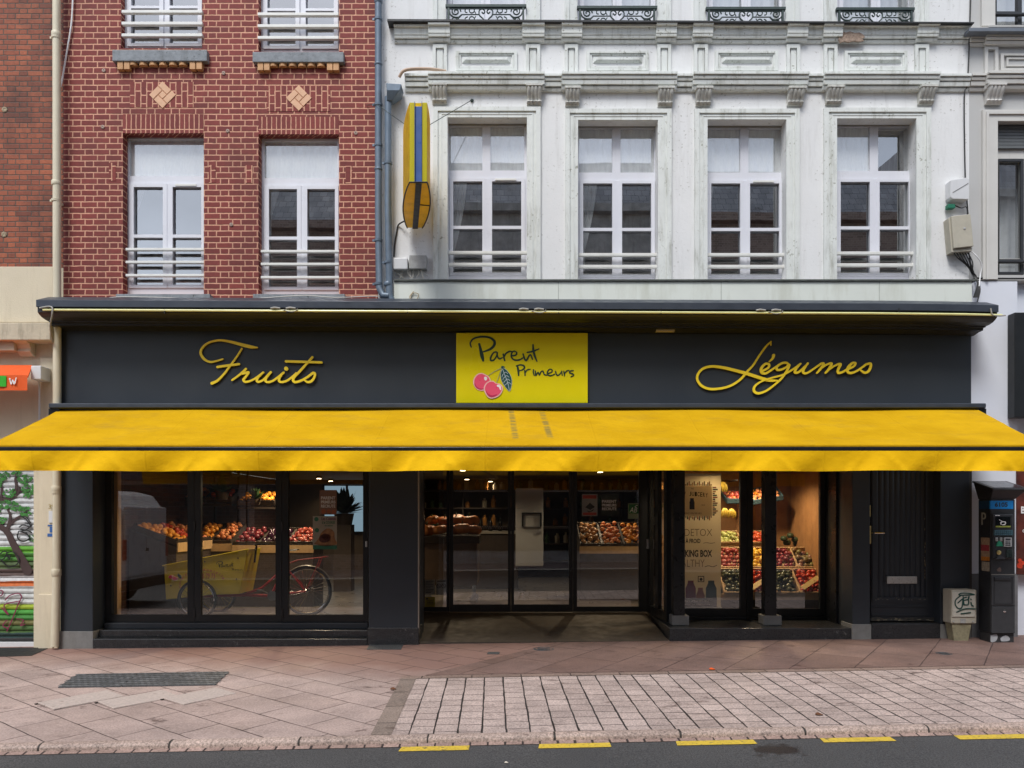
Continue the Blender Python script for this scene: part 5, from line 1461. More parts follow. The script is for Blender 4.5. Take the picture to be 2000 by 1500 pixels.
def cherries(parent, mp, Y, wk, vein=True):
    """two pink cherries with pale outlines, stalks and one dark leaf: flat cut-outs a millimetre apart"""
    h2 = smooth_poly([(600, 745), (640, 775), (690, 785), (728, 830), (722, 890), (680, 950), (610, 985), (540, 985), (490, 930), (463, 850), (490, 780), (545, 745)])
    c1 = smooth_poly([(440, 632), (500, 660), (540, 690), (560, 740), (540, 800), (500, 860), (440, 882), (375, 865), (330, 815), (315, 755), (335, 690), (385, 642)])
    def shrink(p, k_):
        cx = sum(a for a, b in p) / len(p); cy = sum(b for a, b in p) / len(p)
        return [(cx + (a - cx) * k_, cy + (b - cy) * k_) for a, b in p]
    st = MB()
    st.stroke([(515, 680), (600, 620), (712, 562)], [7 * wk, 8 * wk, 9 * wk], mp, Y, 0.003)
    st.stroke([(640, 768), (672, 680), (715, 570)], [7 * wk, 8 * wk, 9 * wk], mp, Y - 0.002, 0.003)
    st.build('stalk', M('grey_green_stalk', (0.38, 0.40, 0.20), 0.5), parent)
    st = MB(); st.poly(smooth_poly([(712, 535), (740, 540), (760, 552), (735, 562), (730, 575), (705, 560)], 3), mp, Y - 0.005, 0.003)
    st.build('twig', m_leafteal, parent)
    o = MB(); o.poly(c1, mp, Y - 0.003, 0.003); o.build('cherry_outline', m_palepink, parent)
    o = MB(); o.poly(shrink(c1, 0.87), mp, Y - 0.004, 0.003); o.build('cherry', m_pink, parent)
    o = MB(); o.poly(smooth_poly([(335, 760), (365, 820), (420, 850), (480, 845), (430, 868), (370, 850), (335, 805)]), mp, Y - 0.005, 0.003); o.build('cherry_shade', m_pinkdark, parent)
    o = MB(); o.poly(h2, mp, Y - 0.006, 0.003); o.build('cherry_outline', m_palepink, parent)
    o = MB(); o.poly(shrink(h2, 0.88), mp, Y - 0.007, 0.003); o.build('cherry', m_pink, parent)
    o = MB(); o.poly(smooth_poly([(488, 850), (510, 905), (570, 945), (650, 930), (600, 968), (545, 966), (505, 925)]), mp, Y - 0.008, 0.003); o.build('cherry_shade', m_pinkdark, parent)
    o = MB()
    o.poly(smooth_poly([(645, 805), (670, 795), (700, 815), (705, 865), (690, 872), (675, 835), (650, 825)], 3), mp, Y - 0.009, 0.003)
    o.poly(smooth_poly([(470, 690), (492, 685), (512, 705), (500, 735), (482, 738), (468, 712)], 3), mp, Y - 0.0055, 0.003)
    o.build('highlight', m_whitepaint, parent)
    L = [(735, 565), (775, 590), (825, 650), (850, 715), (850, 790), (822, 880), (765, 825), (720, 755), (700, 690), (708, 620)]
    o = MB(); o.poly(smooth_poly(shrink(L, 1.05), 4), mp, Y - 0.003, 0.003); o.build('leaf_outline', m_veins, parent)
    o = MB(); o.poly(smooth_poly(L, 4), mp, Y - 0.004, 0.003); o.build('leaf', m_leafteal, parent)
    if vein:
        o = MB()
        vs = [[(728, 580), (760, 670), (795, 760), (820, 870)]] + [[(745 + 13 * i, 630 + 48 * i), (775 + 14 * i, 625 + 48 * i), (800 + 14 * i, 645 + 48 * i)] for i in range(4)] + [[(748 + 13 * i, 640 + 48 * i), (728 + 12 * i, 660 + 46 * i), (716 + 14 * i, 690 + 40 * i)] for i in range(4)]
        for i, p in enumerate(vs): o.stroke(p, 6 * wk, mp, Y - 0.006 - i * 0.0003, 0.002, creep=0.001)
        o.build('leaf_vein', m_veins, parent)
YSg = -0.115
sg = thing('sign_board', 'square cornered bright yellow sign board with handwritten name and pink cherries', 'sign', (X(1020, YSg), YSg, Z(787, YSg)))
MB().pbox(891, 650, 1148, 787, YSg, YF - 0.001).build('panel', m_signyellow, sg, bevel=0.004)
sp_ = lambda a, b: (X(880 + a / 7.1429, YSg), Z(640 + b / 7.1429, YSg))
wk = (D + YSg) / F / 7.1429
o = MB(); strokes(o, PARENT, sp_, YSg - 0.002, 0.002, wk * 1.35, 0.0004, 0.0006); strokes(o, PRIM, sp_, YSg - 0.002, 0.002, wk * 1.4, 0.0003, 0.0005); o.build('lettering', m_inkgreen, sg)
cherries(sg, sp_, YSg - 0.004, wk)

# ------------------------------------------------------------------ the yellow awning
def awning_mat(name='yellow_awning_cloth', k=1.0, dirt=0.5, trans=0.12):
    m, nt, p = new_mat(name)
    pos = nd(nt, 'NewGeometry').outputs['Position']
    sp = nd(nt, 'SeparateXYZ', {0: pos})
    n1 = rng(nt, noise(nt, scaled(nt, pos, (1, 1.5, 1.5)), 1.5, 6, 0.6), 0.3, 0.7)
    c = mixc(nt, n1, (0.58, 0.325, 0.003), (0.74, 0.435, 0.008))
    d1 = mth(nt, 'MULTIPLY', rng(nt, noise(nt, scaled(nt, pos, (0.8, 2, 2)), 2.2, 5, 0.7), 0.52, 0.75), dirt)
    c = mixc(nt, 1.0, c, (k, k, 1.0), 'MULTIPLY')
    c = mixc(nt, d1, c, (0.42, 0.25, 0.03))
    # two bands of grey grime printed by the folded arms
    for xa_, xb_ in ((X(998, -.2), X(1010, -1.4)), (X(1058, -.2), X(1080, -1.4))):
        t = rng(nt, sp.outputs[1], -0.2, -1.4, 0, 1)
        cx = mth(nt, 'ADD', mth(nt, 'MULTIPLY', t, xb_ - xa_), xa_)
        dx = mth(nt, 'ABSOLUTE', mth(nt, 'SUBTRACT', sp.outputs[0], cx))
        band = rng(nt, dx, 0.022, 0.045, 1, 0)
        rung = rng(nt, noise(nt, scaled(nt, pos, (1.5, 22, 0)), 1.0, 3, 0.7), 0.42, 0.55)
        lim = mth(nt, 'MULTIPLY', rng(nt, sp.outputs[1], -1.18, -1.12, 0, 1), rng(nt, sp.outputs[1], -0.15, -0.2, 0, 1))
        c = mixc(nt, mth(nt, 'MULTIPLY', mth(nt, 'MULTIPLY', band, rung), mth(nt, 'MULTIPLY', lim, 0.75)), c, (0.20, 0.17, 0.06))
    nt.links.new(c, p.inputs['Base Color'])
    p.inputs['Roughness'].default_value = 0.8
    p.inputs['Specular IOR Level'].default_value = 0.12
    # stitched seams
    fr_ = mth(nt, 'FRACT', mth(nt, 'DIVIDE', mth(nt, 'ADD', sp.outputs[0], 20.3), 1.21))
    seam = rng(nt, mth(nt, 'ABSOLUTE', mth(nt, 'SUBTRACT', fr_, 0.5)), 0.006, 0.010, 1, 0)
    h = mth(nt, 'ADD', mth(nt, 'MULTIPLY', seam, 0.16), mth(nt, 'MULTIPLY', noise(nt, pos, 9, 5), 0.8))
    bp = nd(nt, 'Bump', {'Strength': 0.8, 'Distance': 0.016, 'Height': h})
    nt.links.new(bp.outputs[0], p.inputs['Normal'])
    tr = nd(nt, 'BsdfTranslucent', {'Color': c})
    mx = nd(nt, 'MixShader', {0: trans, 1: p.outputs[0], 2: tr.outputs[0]})
    out = [n for n in nt.nodes if n.type == 'OUTPUT_MATERIAL'][0]
    nt.links.new(mx.outputs[0], out.inputs['Surface'])
    return m
m_awn = awning_mat()
m_val = awning_mat('yellow_valance_cloth', 1.32, 0.06, 0.0)
aw = thing('shop_awning', 'long sunflower yellow awning spread over the whole shopfront', 'awning', (X(1010), -0.6, 2.2))
Y0, Y1 = -0.17, -1.43
ax0, ax1 = X(114, Y0), X(1906, Y0)
bx0_, bx1_ = X(-29, Y1), X(2051, Y1)
za, zb = Z(799, Y0), Z(872, Y1)
rw = random.Random(5)
ph = [rw.uniform(0, 6) for _ in range(8)]
def canopy(off):
    def fn(u, v):
        xa_, xb_ = ax0 + (ax1 - ax0) * u, bx0_ + (bx1_ - bx0_) * u
        x = xa_ + (xb_ - xa_) * v
        sag = -0.030 * math.sin(math.pi * v) * (0.7 + 0.3 * math.sin(u * 25 + ph[0]))
        rip = 0.016 * math.sin(u * 58 + 3 * v + ph[1]) * v * (1 - v) * 2 + 0.011 * math.sin(u * 23 - 5 * v + ph[2]) * (1 - v) + 0.008 * math.sin(u * 140 + ph[4] + v * 9) * (1 - v) * v
        fold = 0.012 * math.exp(-((v - 0.36 + 0.04 * math.sin(u * 30)) / 0.03) ** 2) * (0.5 + 0.5 * math.sin(u * 13 + ph[3]))
        return (x, Y0 + (Y1 - Y0) * v, za + (zb - za) * v + sag + rip + fold + off)
    return fn
mb = MB().grid(canopy(0.0), 260, 22)
mb.build('canopy', m_awn, aw, smooth='all')
xv0, xv1 = bx0_ + 0.01, bx1_ - 0.01
def valf(u, v):
    per = (xv1 - xv0) / 9.6
    q = (u * 9.6) % 1.0
    fold = 0.026 * math.sin(u * 60 + 1.3 * v) * v + 0.022 * v * math.cos(q * 6.283) + 0.008 * math.sin(u * 173 + 2.0 * v) * v
    diag = 0.020 * v * math.exp(-((q - 0.10 - 0.16 * v) / 0.035) ** 2) + 0.018 * v * math.exp(-((q - 0.93 + 0.14 * v) / 0.03) ** 2)
    return (xv0 + (xv1 - xv0) * u, Y1 - 0.035 - fold - diag, Z(881, Y1) + (Z(920, Y1) - Z(881, Y1)) * v + 0.004 * math.sin(u * 31) * v)
MB().grid(valf, 420, 8).build('valance', m_val, aw, smooth='all')
MB().box(bx0_ - 0.02, bx1_ + 0.02, Y1 - 0.03, Y1 + 0.03, Z(881.5, Y1), Z(873.5, Y1)).build('front_bar', m_blackpost, aw, bevel=0.006)
MB().box(bx0_ + 0.0, bx1_, Y1 - 0.026, Y1 + 0.02, Z(873.2, Y1), Z(868.5, Y1)).build('hem', m_awn, aw, bevel=0.006)
csm = MB().prism([(YF, Z(788, -.24)), (-0.24, Z(787.5, -.24)), (-0.25, Z(789, -.24)), (-0.25, Z(796, -.24)), (-0.225, Z(797.5, -.24)), (YF, Z(797.5, -.24))], 'x', X(96, -.24), X(1925, -.24))
csm.build('cassette', m_flash, aw, bevel=0.004)
ec = MB()
for a, b in ((96, 118), (1904, 1925)):
    ec.box(X(a, -.2), X(b, -.2), -0.22, -0.0, Z(812, -.2), Z(798, -.2))
ec.build('cassette_end', m_blackpost, aw, bevel=0.008)
for px, s in ((330, 1), (960, -1), (1060, 1), (1700, -1)):
    e = (X(px, -.9) + 0.55 * s, -0.75, 2.55)
    ar = MB().tube([(X(px), -0.12, Z(806)), e], 0.028, 8)
    ar.tube([e, (X(px, -1.4) + 0.15 * s, Y1 + 0.05, Z(876, Y1))], 0.022, 8)
    ar.build('folding_arm', m_blackpost, aw, smooth=True)

# ------------------------------------------------------------------ projecting tobacconist style sign box (yellow and blue)
Yq0, Yq1 = -1.40, -0.10
ps = thing('projecting_sign', 'narrow projecting light box, yellow with a blue centre strip, on the white wall', 'sign', (-1.15, -0.75, 5.19))
m_py = M('yellow_plastic', (0.74, 0.70, 0.02), 0.35, 0.05, 4)
m_pyo = M('aged_amber_plastic', (0.80, 0.58, 0.03), 0.4, 0.25, 7, streak=0.7, dirt=(0.12, 0.08, 0.02), sscale=(5, 5, 5))
for m_ in (m_py, m_pyo):                 # light-box plastic lets daylight through
    nt_ = m_.node_tree
    p_ = [n for n in nt_.nodes if n.type == 'BSDF_PRINCIPLED'][0]
    o_ = [n for n in nt_.nodes if n.type == 'OUTPUT_MATERIAL'][0]
    t_ = nd(nt_, 'BsdfTranslucent', {'Color': (0.85, 0.78, 0.03, 1) if m_ is m_py else (0.85, 0.58, 0.03, 1)})
    nt_.links.new(nd(nt_, 'MixShader', {0: 0.5, 1: p_.outputs[0], 2: t_.outputs[0]}).outputs[0], o_.inputs['Surface'])
m_pb = M('blue_plastic', (0.035, 0.10, 0.32), 0.35, 0.1, 5)
m_pd = M('dark_underside', (0.015, 0.017, 0.025), 0.5)
zt_, zm_ = Z(200, Yq0), Z(356, Yq0)
def xq(v): return -1.047 - 0.21 * v                      # the box stands slightly askew to the wall
def hq(v): return 0.094 + 0.062 * math.sin(math.pi * v) ** 0.8
def yq(v): return Yq0 + (Yq1 - Yq0) * v
xc_ = xq(0)
for s in (-1, 1):
    a_, b_ = sorted((xc_ + s * 0.040, xc_ + s * 0.094))
    MB().box(a_, b_, Yq0, Yq0 + 0.02, zm_, zt_).build('edge_panel', m_py, ps, bevel=0.004)
MB().box(xc_ - 0.036, xc_ + 0.036, Yq0 + 0.012, Yq0 + 0.03, zm_, zt_ - 0.035).build('centre_strip', m_pb, ps, bevel=0.004)
for s in (-1, 1):
    a_, b_ = sorted((xc_ + s * 0.0365, xc_ + s * 0.0395))
    MB().box(a_, b_, Yq0 - 0.010, Yq0 + 0.03, zm_, zt_ + 0.006).build('edge_trim', m_pb, ps)
for s in (-1, 1):
    MB().grid(lambda u, v, s=s: (xq(u) + s * (hq(u) - 0.001), yq(u) + 0.004, zt_ - 0.003 + (zm_ - zt_ + 0.006) * v), 18, 2).build('side_panel', m_pyo, ps, smooth='all')
for side, z_, nm_ in ((0, zm_ + 0.004, 'underside'), (1, zt_ - 0.004, 'top_panel')):
    MB().grid(lambda u, v: (xq(v) + (u * 2 - 1) * (hq(v) - 0.003), yq(v) + 0.004, z_), 6, 18).build(nm_, m_pyo, ps)
sp2 = MB()
sp2.grid(lambda u, v: (xq(v) + (u * 2 - 1) * 0.034 + 0.004, yq(v) + 0.004, zm_ - 0.012), 1, 8)
sp2.build('spine', m_pd, ps)
rmq = MB()
for s in (-1, 1):
    rmq.tube([(xq(v) + s * hq(v), yq(v) + .004, zm_) for v in [i / 14 for i in range(15)]], 0.008, 6)
rmq.tube([(xq(0) - 0.094, Yq0, zm_), (xq(0) + 0.094, Yq0, zm_)], 0.008, 6)
rmq.tube([(xq(.45) + .03, yq(.45), zm_ - .004), (xq(.47) + .15, yq(.47), zm_ - .004)], 0.006, 6)
rmq.build('underside_rim', m_cable, ps)
MB().box(xq(1) - 0.05, xq(1) + 0.05, Yq1 - 0.005, 0.0, zm_ + 0.2, zt_ - 0.2).build('wall_bracket', m_flash, ps)
rm = MB()
tag(MB().tube([(X(716), -0.01, Z(206)), (X(740), -0.16, Z(204, -.16)), (xq(.5), yq(.5), zt_ + 0.004)], 0.004, 6).tube([(xq(.5), yq(.5), zt_ + 0.002), (X(922), -0.02, Z(197))], 0.004, 6).lathe((X(922), -0.012, Z(197)), [(0.02, 0.012), (0.022, 0.0), (0.008, -0.012)], 10, 'y').build(
    'stay_wire', m_iron, smooth=True), 'thin stay wire bracing the projecting sign from both sides', 'wire')

# ------------------------------------------------------------------ junction boxes, cables
tag(MB().pbox(768, 503, 796, 526, -0.10, 0.0).build('junction_box', m_boxwhite, bevel=0.012), 'clean white plastic junction box beside the zinc drainpipe foot', 'junction box')
o = MB().pbox(799, 498, 833, 525, -0.09, 0.0).build('junction_box', m_boxgrey, bevel=0.008)
tag(o, 'weathered grey junction box beside the clean white one', 'junction box')
t = MB()
rr = random.Random(4)
for i in range(12):
    px = (774 + i * 5)
    t.tube([(X(px), -0.04, Z(524)), (X(px + rr.uniform(-6, 6)), -0.05, Z(533 + rr.uniform(-3, 3))), (X(px + rr.uniform(-12, 12)), -0.03, Z(541 + rr.uniform(0, 5)))], 0.006, 6, 5)
tag(t.build('wire_bundle', m_whitecable, smooth=True), 'tangle of pale wires hanging below the two junction boxes', 'wires')
t = MB().tube([(X(793, -.1), -0.12, Z(432, -.1)), (X(779), -0.02, Z(440)), (X(775), -0.015, Z(455)), (X(771), -0.015, Z(480)), (X(770), -0.03, Z(503))], 0.009, 8, 5)
tag(t.build('sign_cable', m_cable, smooth=True), 'black cable running from the projecting sign down to a white box', 'cable')
t = MB().tube([(X(808, -.105), -0.112, Z(574)), (X(800, -.1), -0.118, Z(586)), (X(812, -.1), -0.12, Z(592)), (X(818, -.1), -0.118, Z(580)), (X(806, -.1), -0.12, Z(578)), (X(803, -.1), -0.116, Z(590)), (X(816, -.1), -0.116, Z(594))], 0.005, 6, 5)
tag(t.build('wire_coil', M('tan_wire', (0.45, 0.36, 0.22), 0.6), smooth=True), 'small loose coil of tan wire on the pale band', 'wire')
wb = thing('meter_box', 'white electrical box with a slanting crack and green plug, right of the windows', 'junction box', (X(1862), -0.06, Z(397)))
MB().prism([(X(1846), Z(360)), (X(1876), Z(355)), (X(1882), Z(358)), (X(1881), Z(397)), (X(1850), Z(396)), (X(1846), Z(392))], 'y', -0.12, 0.0).build('cover', m_boxwhite, wb, bevel=0.006)
MB().tube([(X(1850), -0.122, Z(384)), (X(1880), -0.122, Z(366))], 0.004, 6).build('crack', M('crack_grey', (0.2, 0.2, 0.2), 0.6), wb)
MB().pbox(1852, 398, 1866, 406, -0.09, -0.02).build('plug', M('green_plastic', (0.01, 0.16, 0.09), 0.5), wb, bevel=0.004)
wb = thing('meter_box', 'dirty beige electrical box with cables spilling out below it', 'junction box', (X(1866), -0.07, Z(495)))
MB().prism([(X(1845), Z(431)), (X(1882), Z(427)), (X(1888), Z(489)), (X(1850), Z(493))], 'y', -0.15, -0.02).build('cover', m_boxbeige, wb, bevel=0.008)
MB().prism([(X(1842), Z(433)), (X(1846), Z(432)), (X(1851), Z(493)), (X(1888), Z(490)), (X(1887), Z(497)), (X(1848), Z(499))], 'y', -0.12, 0.0).build('back_case', m_boxbeige, wb, bevel=0.005)
MB().lathe((X(1870), -0.152, Z(455)), [(0.014, 0.004), (0.016, -0.003), (0.005, -0.005)], 12, 'y').build('lock', m_boxgrey, wb)
t = MB()
t.tube([(X(1896), -0.02, Z(-60)), (X(1892), -0.02, Z(60)), (X(1887), -0.03, Z(165)), (X(1881), -0.03, Z(185)), (X(1882), -0.02, Z(270)), (X(1884), -0.02, Z(360)), (X(1888), -0.03, Z(420)), (X(1889), -0.04, Z(500)), (X(1902), -0.04, Z(545)), (X(1903), -0.12, Z(565, -.1)), (X(1897), -0.12, Z(592, -.1))], 0.008, 8, 4)
for i in range(6):
    a = 1856 + i * 5.2
    t.tube([(X(a), -0.06, Z(492)), (X(a + 4 + i), -0.09, Z(506 + 2 * i)), (X(1884 + i * 2), -0.06, Z(523 + i * 2)), (X(1898 + i), -0.04, Z(542)), (X(1903 - i), -0.11, Z(558, -.1)), (X(1900 - i * 2), -0.12, Z(582, -.1))], 0.007, 6, 5)
t.tube([(X(1860), -0.05, Z(404)), (X(1872), -0.06, Z(410)), (X(1884), -0.04, Z(407)), (X(1886), -0.04, Z(424))], 0.006, 6, 4)
tag(t.build('cable_bundle', m_cable, smooth=True), 'bundle of black cables running down between the white and grey townhouses', 'cables')
t = MB().tube([(X(1889), -0.06, Z(492)), (X(1900), -0.09, Z(506)), (X(1911), -0.07, Z(522)), (X(1909), -0.06, Z(540)), (X(1901), -0.12, Z(560, -.1))], 0.007, 6, 6)
tag(t.build('white_cable', m_whitepaint, smooth=True), 'single white cable bowing out beside the black cable bundle', 'cable')
t = MB().tube([(X(1900), -0.02, Z(544)), (X(1950), -0.02, Z(545)), (X(2060), -0.02, Z(545))], 0.011, 8)
tag(t.build('level_cable', m_cable, smooth=True), 'thin black cable running level along the foot of the grey townhouse wall', 'cable')
t = MB()
t.tube([(X(190), -0.06, Z(589)), (X(240), -0.13, Z(586)), (X(330), -0.14, Z(587.5)), (X(430), -0.10, Z(589)), (X(478), -0.06, Z(587)), (X(520), -0.13, Z(588)), (X(600), -0.13, Z(583)), (X(660), -0.13, Z(587)), (X(735), -0.10, Z(583)), (X(765), -0.14, Z(589))], 0.006, 6, 5)
tag(t.build('loose_wire', m_whitecable, smooth=True), 'loose pale wire lying along the sills above the shop cornice', 'wire')
t = MB().tube([(X(147), -0.03, Z(-60)), (X(143), -0.03, Z(40)), (X(134), -0.03, Z(100)), (X(123), -0.03, Z(165)), (X(117, -.1), -0.13, Z(200, -.1)), (X(117, -.1), -0.14, Z(420, -.1))], 0.010, 8, 5)
tag(t.build('wall_cable', m_whitepaint, smooth=True), 'white cable crossing the red brickwork to the cream drainpipe', 'cable')

# ------------------------------------------------------------------ neighbouring shop at the right edge
m_brownp = M('brown_red_printed_panel', (0.10, 0.022, 0.014), 0.4, 0.7, 5)
tag(MB().pbox(1982, 610, 2090, 815, -0.16, -0.02).build('shop_sign', m_blackframe, bevel=0.008), 'black sign panel fixed to the white wall at the right edge', 'sign')
pn = thing('window_poster', 'brown red printed window panel with white capitals, behind the parking meter', 'poster', (X(2040), 0.0, Z(1120)))
MB().pbox(1986, 880, 2090, 1122, -0.03, 0.08).build('panel', m_brownp, pn, bevel=0.004)
q = MB(); add_text(q, 'BIO', (1994, 989, 2020, 1003), -0.031, 0.003, bold=0.03); add_text(q, 'ouvert', (1997, 1033, 2030, 1040), -0.031, 0.003); q.build('lettering', m_whitepaint, pn)
fr = MB()
rr = random.Random(9)
for _ in range(22):
    cx, cy, r_ = 1990 + rr.random() * 60, 1092 + rr.random() * 26, rr.uniform(2.5, 5)
    fr.poly(circ(cx, cy, r_, 9), lambda a, b: (X(a, -.03), Z(b, -.03)), -0.033 - rr.random() * 0.006, 0.002)
fr.build('printed_fruit', M('printed_tomato_red', (0.55, 0.05, 0.02), 0.4, 0.5, 30), pn)

# ------------------------------------------------------------------ utility box
Yu = -0.27
ub = thing('utility_box', 'small dirty white utility box with a dark green scrawled tag at the shop corner', 'utility box', (X(1880, Yu), Yu, gz(5.6, -.3)))
MB().box(X(1858, Yu), X(1907.5, Yu), Yu, Yu + 0.19, Z(1218, Yu), Z(1152, Yu)).build('body', m_boxbeige, ub, bevel=0.010)
MB().pbox(1860, 1156, 1905, 1205, Yu - 0.014, Yu - 0.001).build('door', M('off_white_box_door', (0.56, 0.54, 0.46), 0.5, 0.08, 9, streak=0.5, dirt=(0.25, 0.22, 0.16), sscale=(9, 9, 2)), ub, bevel=0.004)
q = MB().pbox(1876, 1209, 1886, 1217, Yu - 0.006, Yu - 0.001)
for px in (1862, 1900): q.lathe((X(px, Yu), Yu - 0.004, Z(1214, Yu)), [(0.010, 0.003), (0.010, -0.003), (0.003, -0.004)], 8, 'y')
q.build('latch', m_boxgrey, ub)
zb_ = gz(5.6, -.3) - 0.01
b0, b1 = Z(1218.2, Yu), zb_
pb = MB()
xa_, xb_ = X(1861, Yu), X(1900, Yu)
pb.add([(xa_, Yu + .02, b0), (xb_, Yu + .02, b0), (xb_, Yu + .18, b0), (xa_, Yu + .18, b0), (xa_ + .035, Yu + .03, b1), (xb_ - .035, Yu + .03, b1), (xb_ - .035, Yu + .17, b1), (xa_ + .035, Yu + .17, b1)],
       [(0, 1, 2, 3), (7, 6, 5, 4), (0, 4, 5, 1), (1, 5, 6, 2), (2, 6, 7, 3), (3, 7, 4, 0)])
pb.build('pedestal', M('mossy_concrete', (0.30, 0.27, 0.17), 0.9, 0.3, 20, bump=0.5, streak=0.5), ub, bevel=0.008)
gm = lambda a, b: (X(1640 + a / 3.947, Yu), Z(900 + b / 3.947, Yu))
gk = (D + Yu) / F / 3.947
q = MB()
for i, p in enumerate(([(1030, 1030), (990, 1020), (930, 1020), (920, 1035), (1030, 1030)], [(925, 1040), (890, 1070), (885, 1105), (905, 1135), (935, 1130), (945, 1060)], [(905, 1095), (945, 1060), (970, 1050)],
                       [(945, 1045), (950, 1095), (955, 1110)], [(950, 1075), (985, 1065), (990, 1045)], [(985, 1050), (985, 1105), (950, 1108)], [(1005, 1090), (1010, 1110), (1022, 1118)], [(1003, 1065), (1006, 1068)], [(895, 1165), (960, 1140), (1040, 1140)], [(930, 1178), (1000, 1168)])):
    q.stroke(p, [9 * gk] * len(p), gm, Yu - 0.016 - i * .0006, 0.001)
q.build('graffiti_tag', M('dark_green_marker', (0.006, 0.055, 0.045), 0.4), ub)

# ------------------------------------------------------------------ parking meter
Ym = -0.40
pmx0, pmx1 = X(1935, Ym), X(1983, Ym)
zg = gz(6.0, -0.4)
pm = thing('parking_meter', 'black parking pay machine with solar cap and blue number band', 'parking meter', ((pmx0 + pmx1) / 2, Ym + 0.12, zg))
m_pm = M('charcoal_powder_coat', (0.022, 0.023, 0.026), 0.42, 0.15, 20)
m_pm2 = M('dark_grey_door', (0.040, 0.042, 0.046), 0.42, 0.12, 20)
Yb_ = Ym + 0.25
MB().box(pmx0, pmx1, Ym, Yb_, Z(1237, Ym), Z(975, Ym)).build('cabinet', m_pm, pm, bevel=0.012)
q = MB().box(pmx0 + 0.004, pmx1 - 0.004, Ym + 0.02, Yb_ - 0.02, zg - 0.02, Z(1237.3, Ym))
q.build('foot', M('chipped_paint_foot', (0.03, 0.03, 0.032), 0.6, 0.2, spots=0.0), pm, bevel=0.004)
q = MB()
for pts in ([(1937, 1241), (1948, 1239), (1950, 1246), (1946, 1253), (1937, 1254)], [(1956, 1247), (1966, 1241), (1974, 1247), (1972, 1252), (1958, 1253)]):
    q.poly(smooth_poly(pts, 3), lambda a, b: (X(a, Ym), Z(b, Ym)), Ym + 0.017, 0.003)
q.build('bare_patch', M('flaked_pale_metal', (0.42, 0.43, 0.45), 0.6, 0.2, 20), pm)
# solar cap: splayed neck and tilted panel
nz0, nz1 = Z(975, Ym), Z(957, Ym - 0.1)
cx0, cx1 = pmx0 - 0.03, pmx1 + 0.085
q = MB()
q.add([(pmx0, Ym, nz0), (pmx1, Ym, nz0), (pmx1, Yb_, nz0), (pmx0, Yb_, nz0), (cx0, Ym - 0.09, nz1), (cx1, Ym - 0.09, nz1), (cx1, Yb_ + 0.05, nz1 + 0.10), (cx0, Yb_ + 0.05, nz1 + 0.10)],
      [(0, 3, 2, 1), (4, 5, 6, 7), (0, 1, 5, 4), (1, 2, 6, 5), (2, 3, 7, 6), (3, 0, 4, 7)])
q.build('neck', m_pm, pm, bevel=0.008)
sl = (0.10) / (Yb_ + 0.05 - Ym + 0.09)
def capz(y): return nz1 + (y - Ym + 0.09) * sl
q = MB()
ya, yb2 = Ym - 0.10, Yb_ + 0.06
q.add([(cx0 - .01, ya, capz(ya) + .002), (cx1 + .01, ya, capz(ya) + .002), (cx1 + .01, yb2, capz(yb2) + .002), (cx0 - .01, yb2, capz(yb2) + .002),
       (cx0 - .01, ya, capz(ya) + .024), (cx1 + .01, ya, capz(ya) + .024), (cx1 + .01, yb2, capz(yb2) + .024), (cx0 - .01, yb2, capz(yb2) + .024)],
      [(0, 3, 2, 1), (4, 5, 6, 7), (0, 1, 5, 4), (1, 2, 6, 5), (2, 3, 7, 6), (3, 0, 4, 7)])
q.build('solar_cap', m_pm2, pm, bevel=0.004)
q = MB()
q.add([(cx0 + .03, ya + .03, capz(ya + .03) + .0265), (cx1 - .03, ya + .03, capz(ya + .03) + .0265), (cx1 - .03, yb2 - .03, capz(yb2 - .03) + .0265), (cx0 + .03, yb2 - .03, capz(yb2 - .03) + .0265)], [(0, 1, 2, 3)])
q.build('solar_panel', M('solar_cells', (0.03, 0.035, 0.045), 0.15, 0.3), pm)
MB().pbox(1934.2, 978, 1979, 994, Ym - 0.003, Ym + 0.02).build('number_band', M('bright_blue_band', (0.005, 0.20, 0.56), 0.4), pm)
MB().box(pmx0 - 0.003, pmx0 + 0.01, Ym, Yb_ - .02, Z(994, Ym), Z(978, Ym)).build('number_band', M('blue_band_side', (0.012, 0.045, 0.10), 0.4), pm)
q = MB(); add_text(q, '6105', (1943, 981, 1968, 990), Ym - 0.0035, 0.002, bold=0.025); q.build('number', m_darktext, pm)
def side_map(px, py, front):           # rectangle units: 0..1 along the depth of the left flank, pixel rows for height
    return (pmx0 - (0.004 if front else 0.001), Ym + 0.24 * (1 - px), Z(py, Ym + 0.12))
q = MB(); add_text(q, 'P', (0.26, 1001, 0.62, 1025), 0, mp=side_map); q.build('parking_letter', M('pale_grey_letter', (0.36, 0.36, 0.32), 0.5), pm)
def side_box(u0, u1, py0, py1, mat, name, off=0.004):
    y0, y1 = Ym + 0.24 * (1 - u1), Ym + 0.24 * (1 - u0)
    return MB().box(pmx0 - off, pmx0 + 0.002, y0, y1, Z(py1, Ym + .12), Z(py0, Ym + .12)).build(name, mat, pm)
side_box(0.22, 0.92, 1050, 1095, M('torn_poster_buff', (0.36, 0.24, 0.15), 0.8, 0.35, 30), 'sticker')
side_box(0.24, 0.90, 1064, 1076, M('torn_poster_red', (0.33, 0.04, 0.05), 0.8, 0.35, 30), 'sticker', 0.006)
side_box(0.26, 0.92, 1087, 1095, M('torn_poster_orange', (0.52, 0.18, 0.02), 0.8, 0.35, 30), 'sticker', 0.006)
side_box(0.28, 0.90, 1097, 1115, M('torn_poster_pale', (0.34, 0.29, 0.22), 0.8, 0.5, 30), 'sticker')
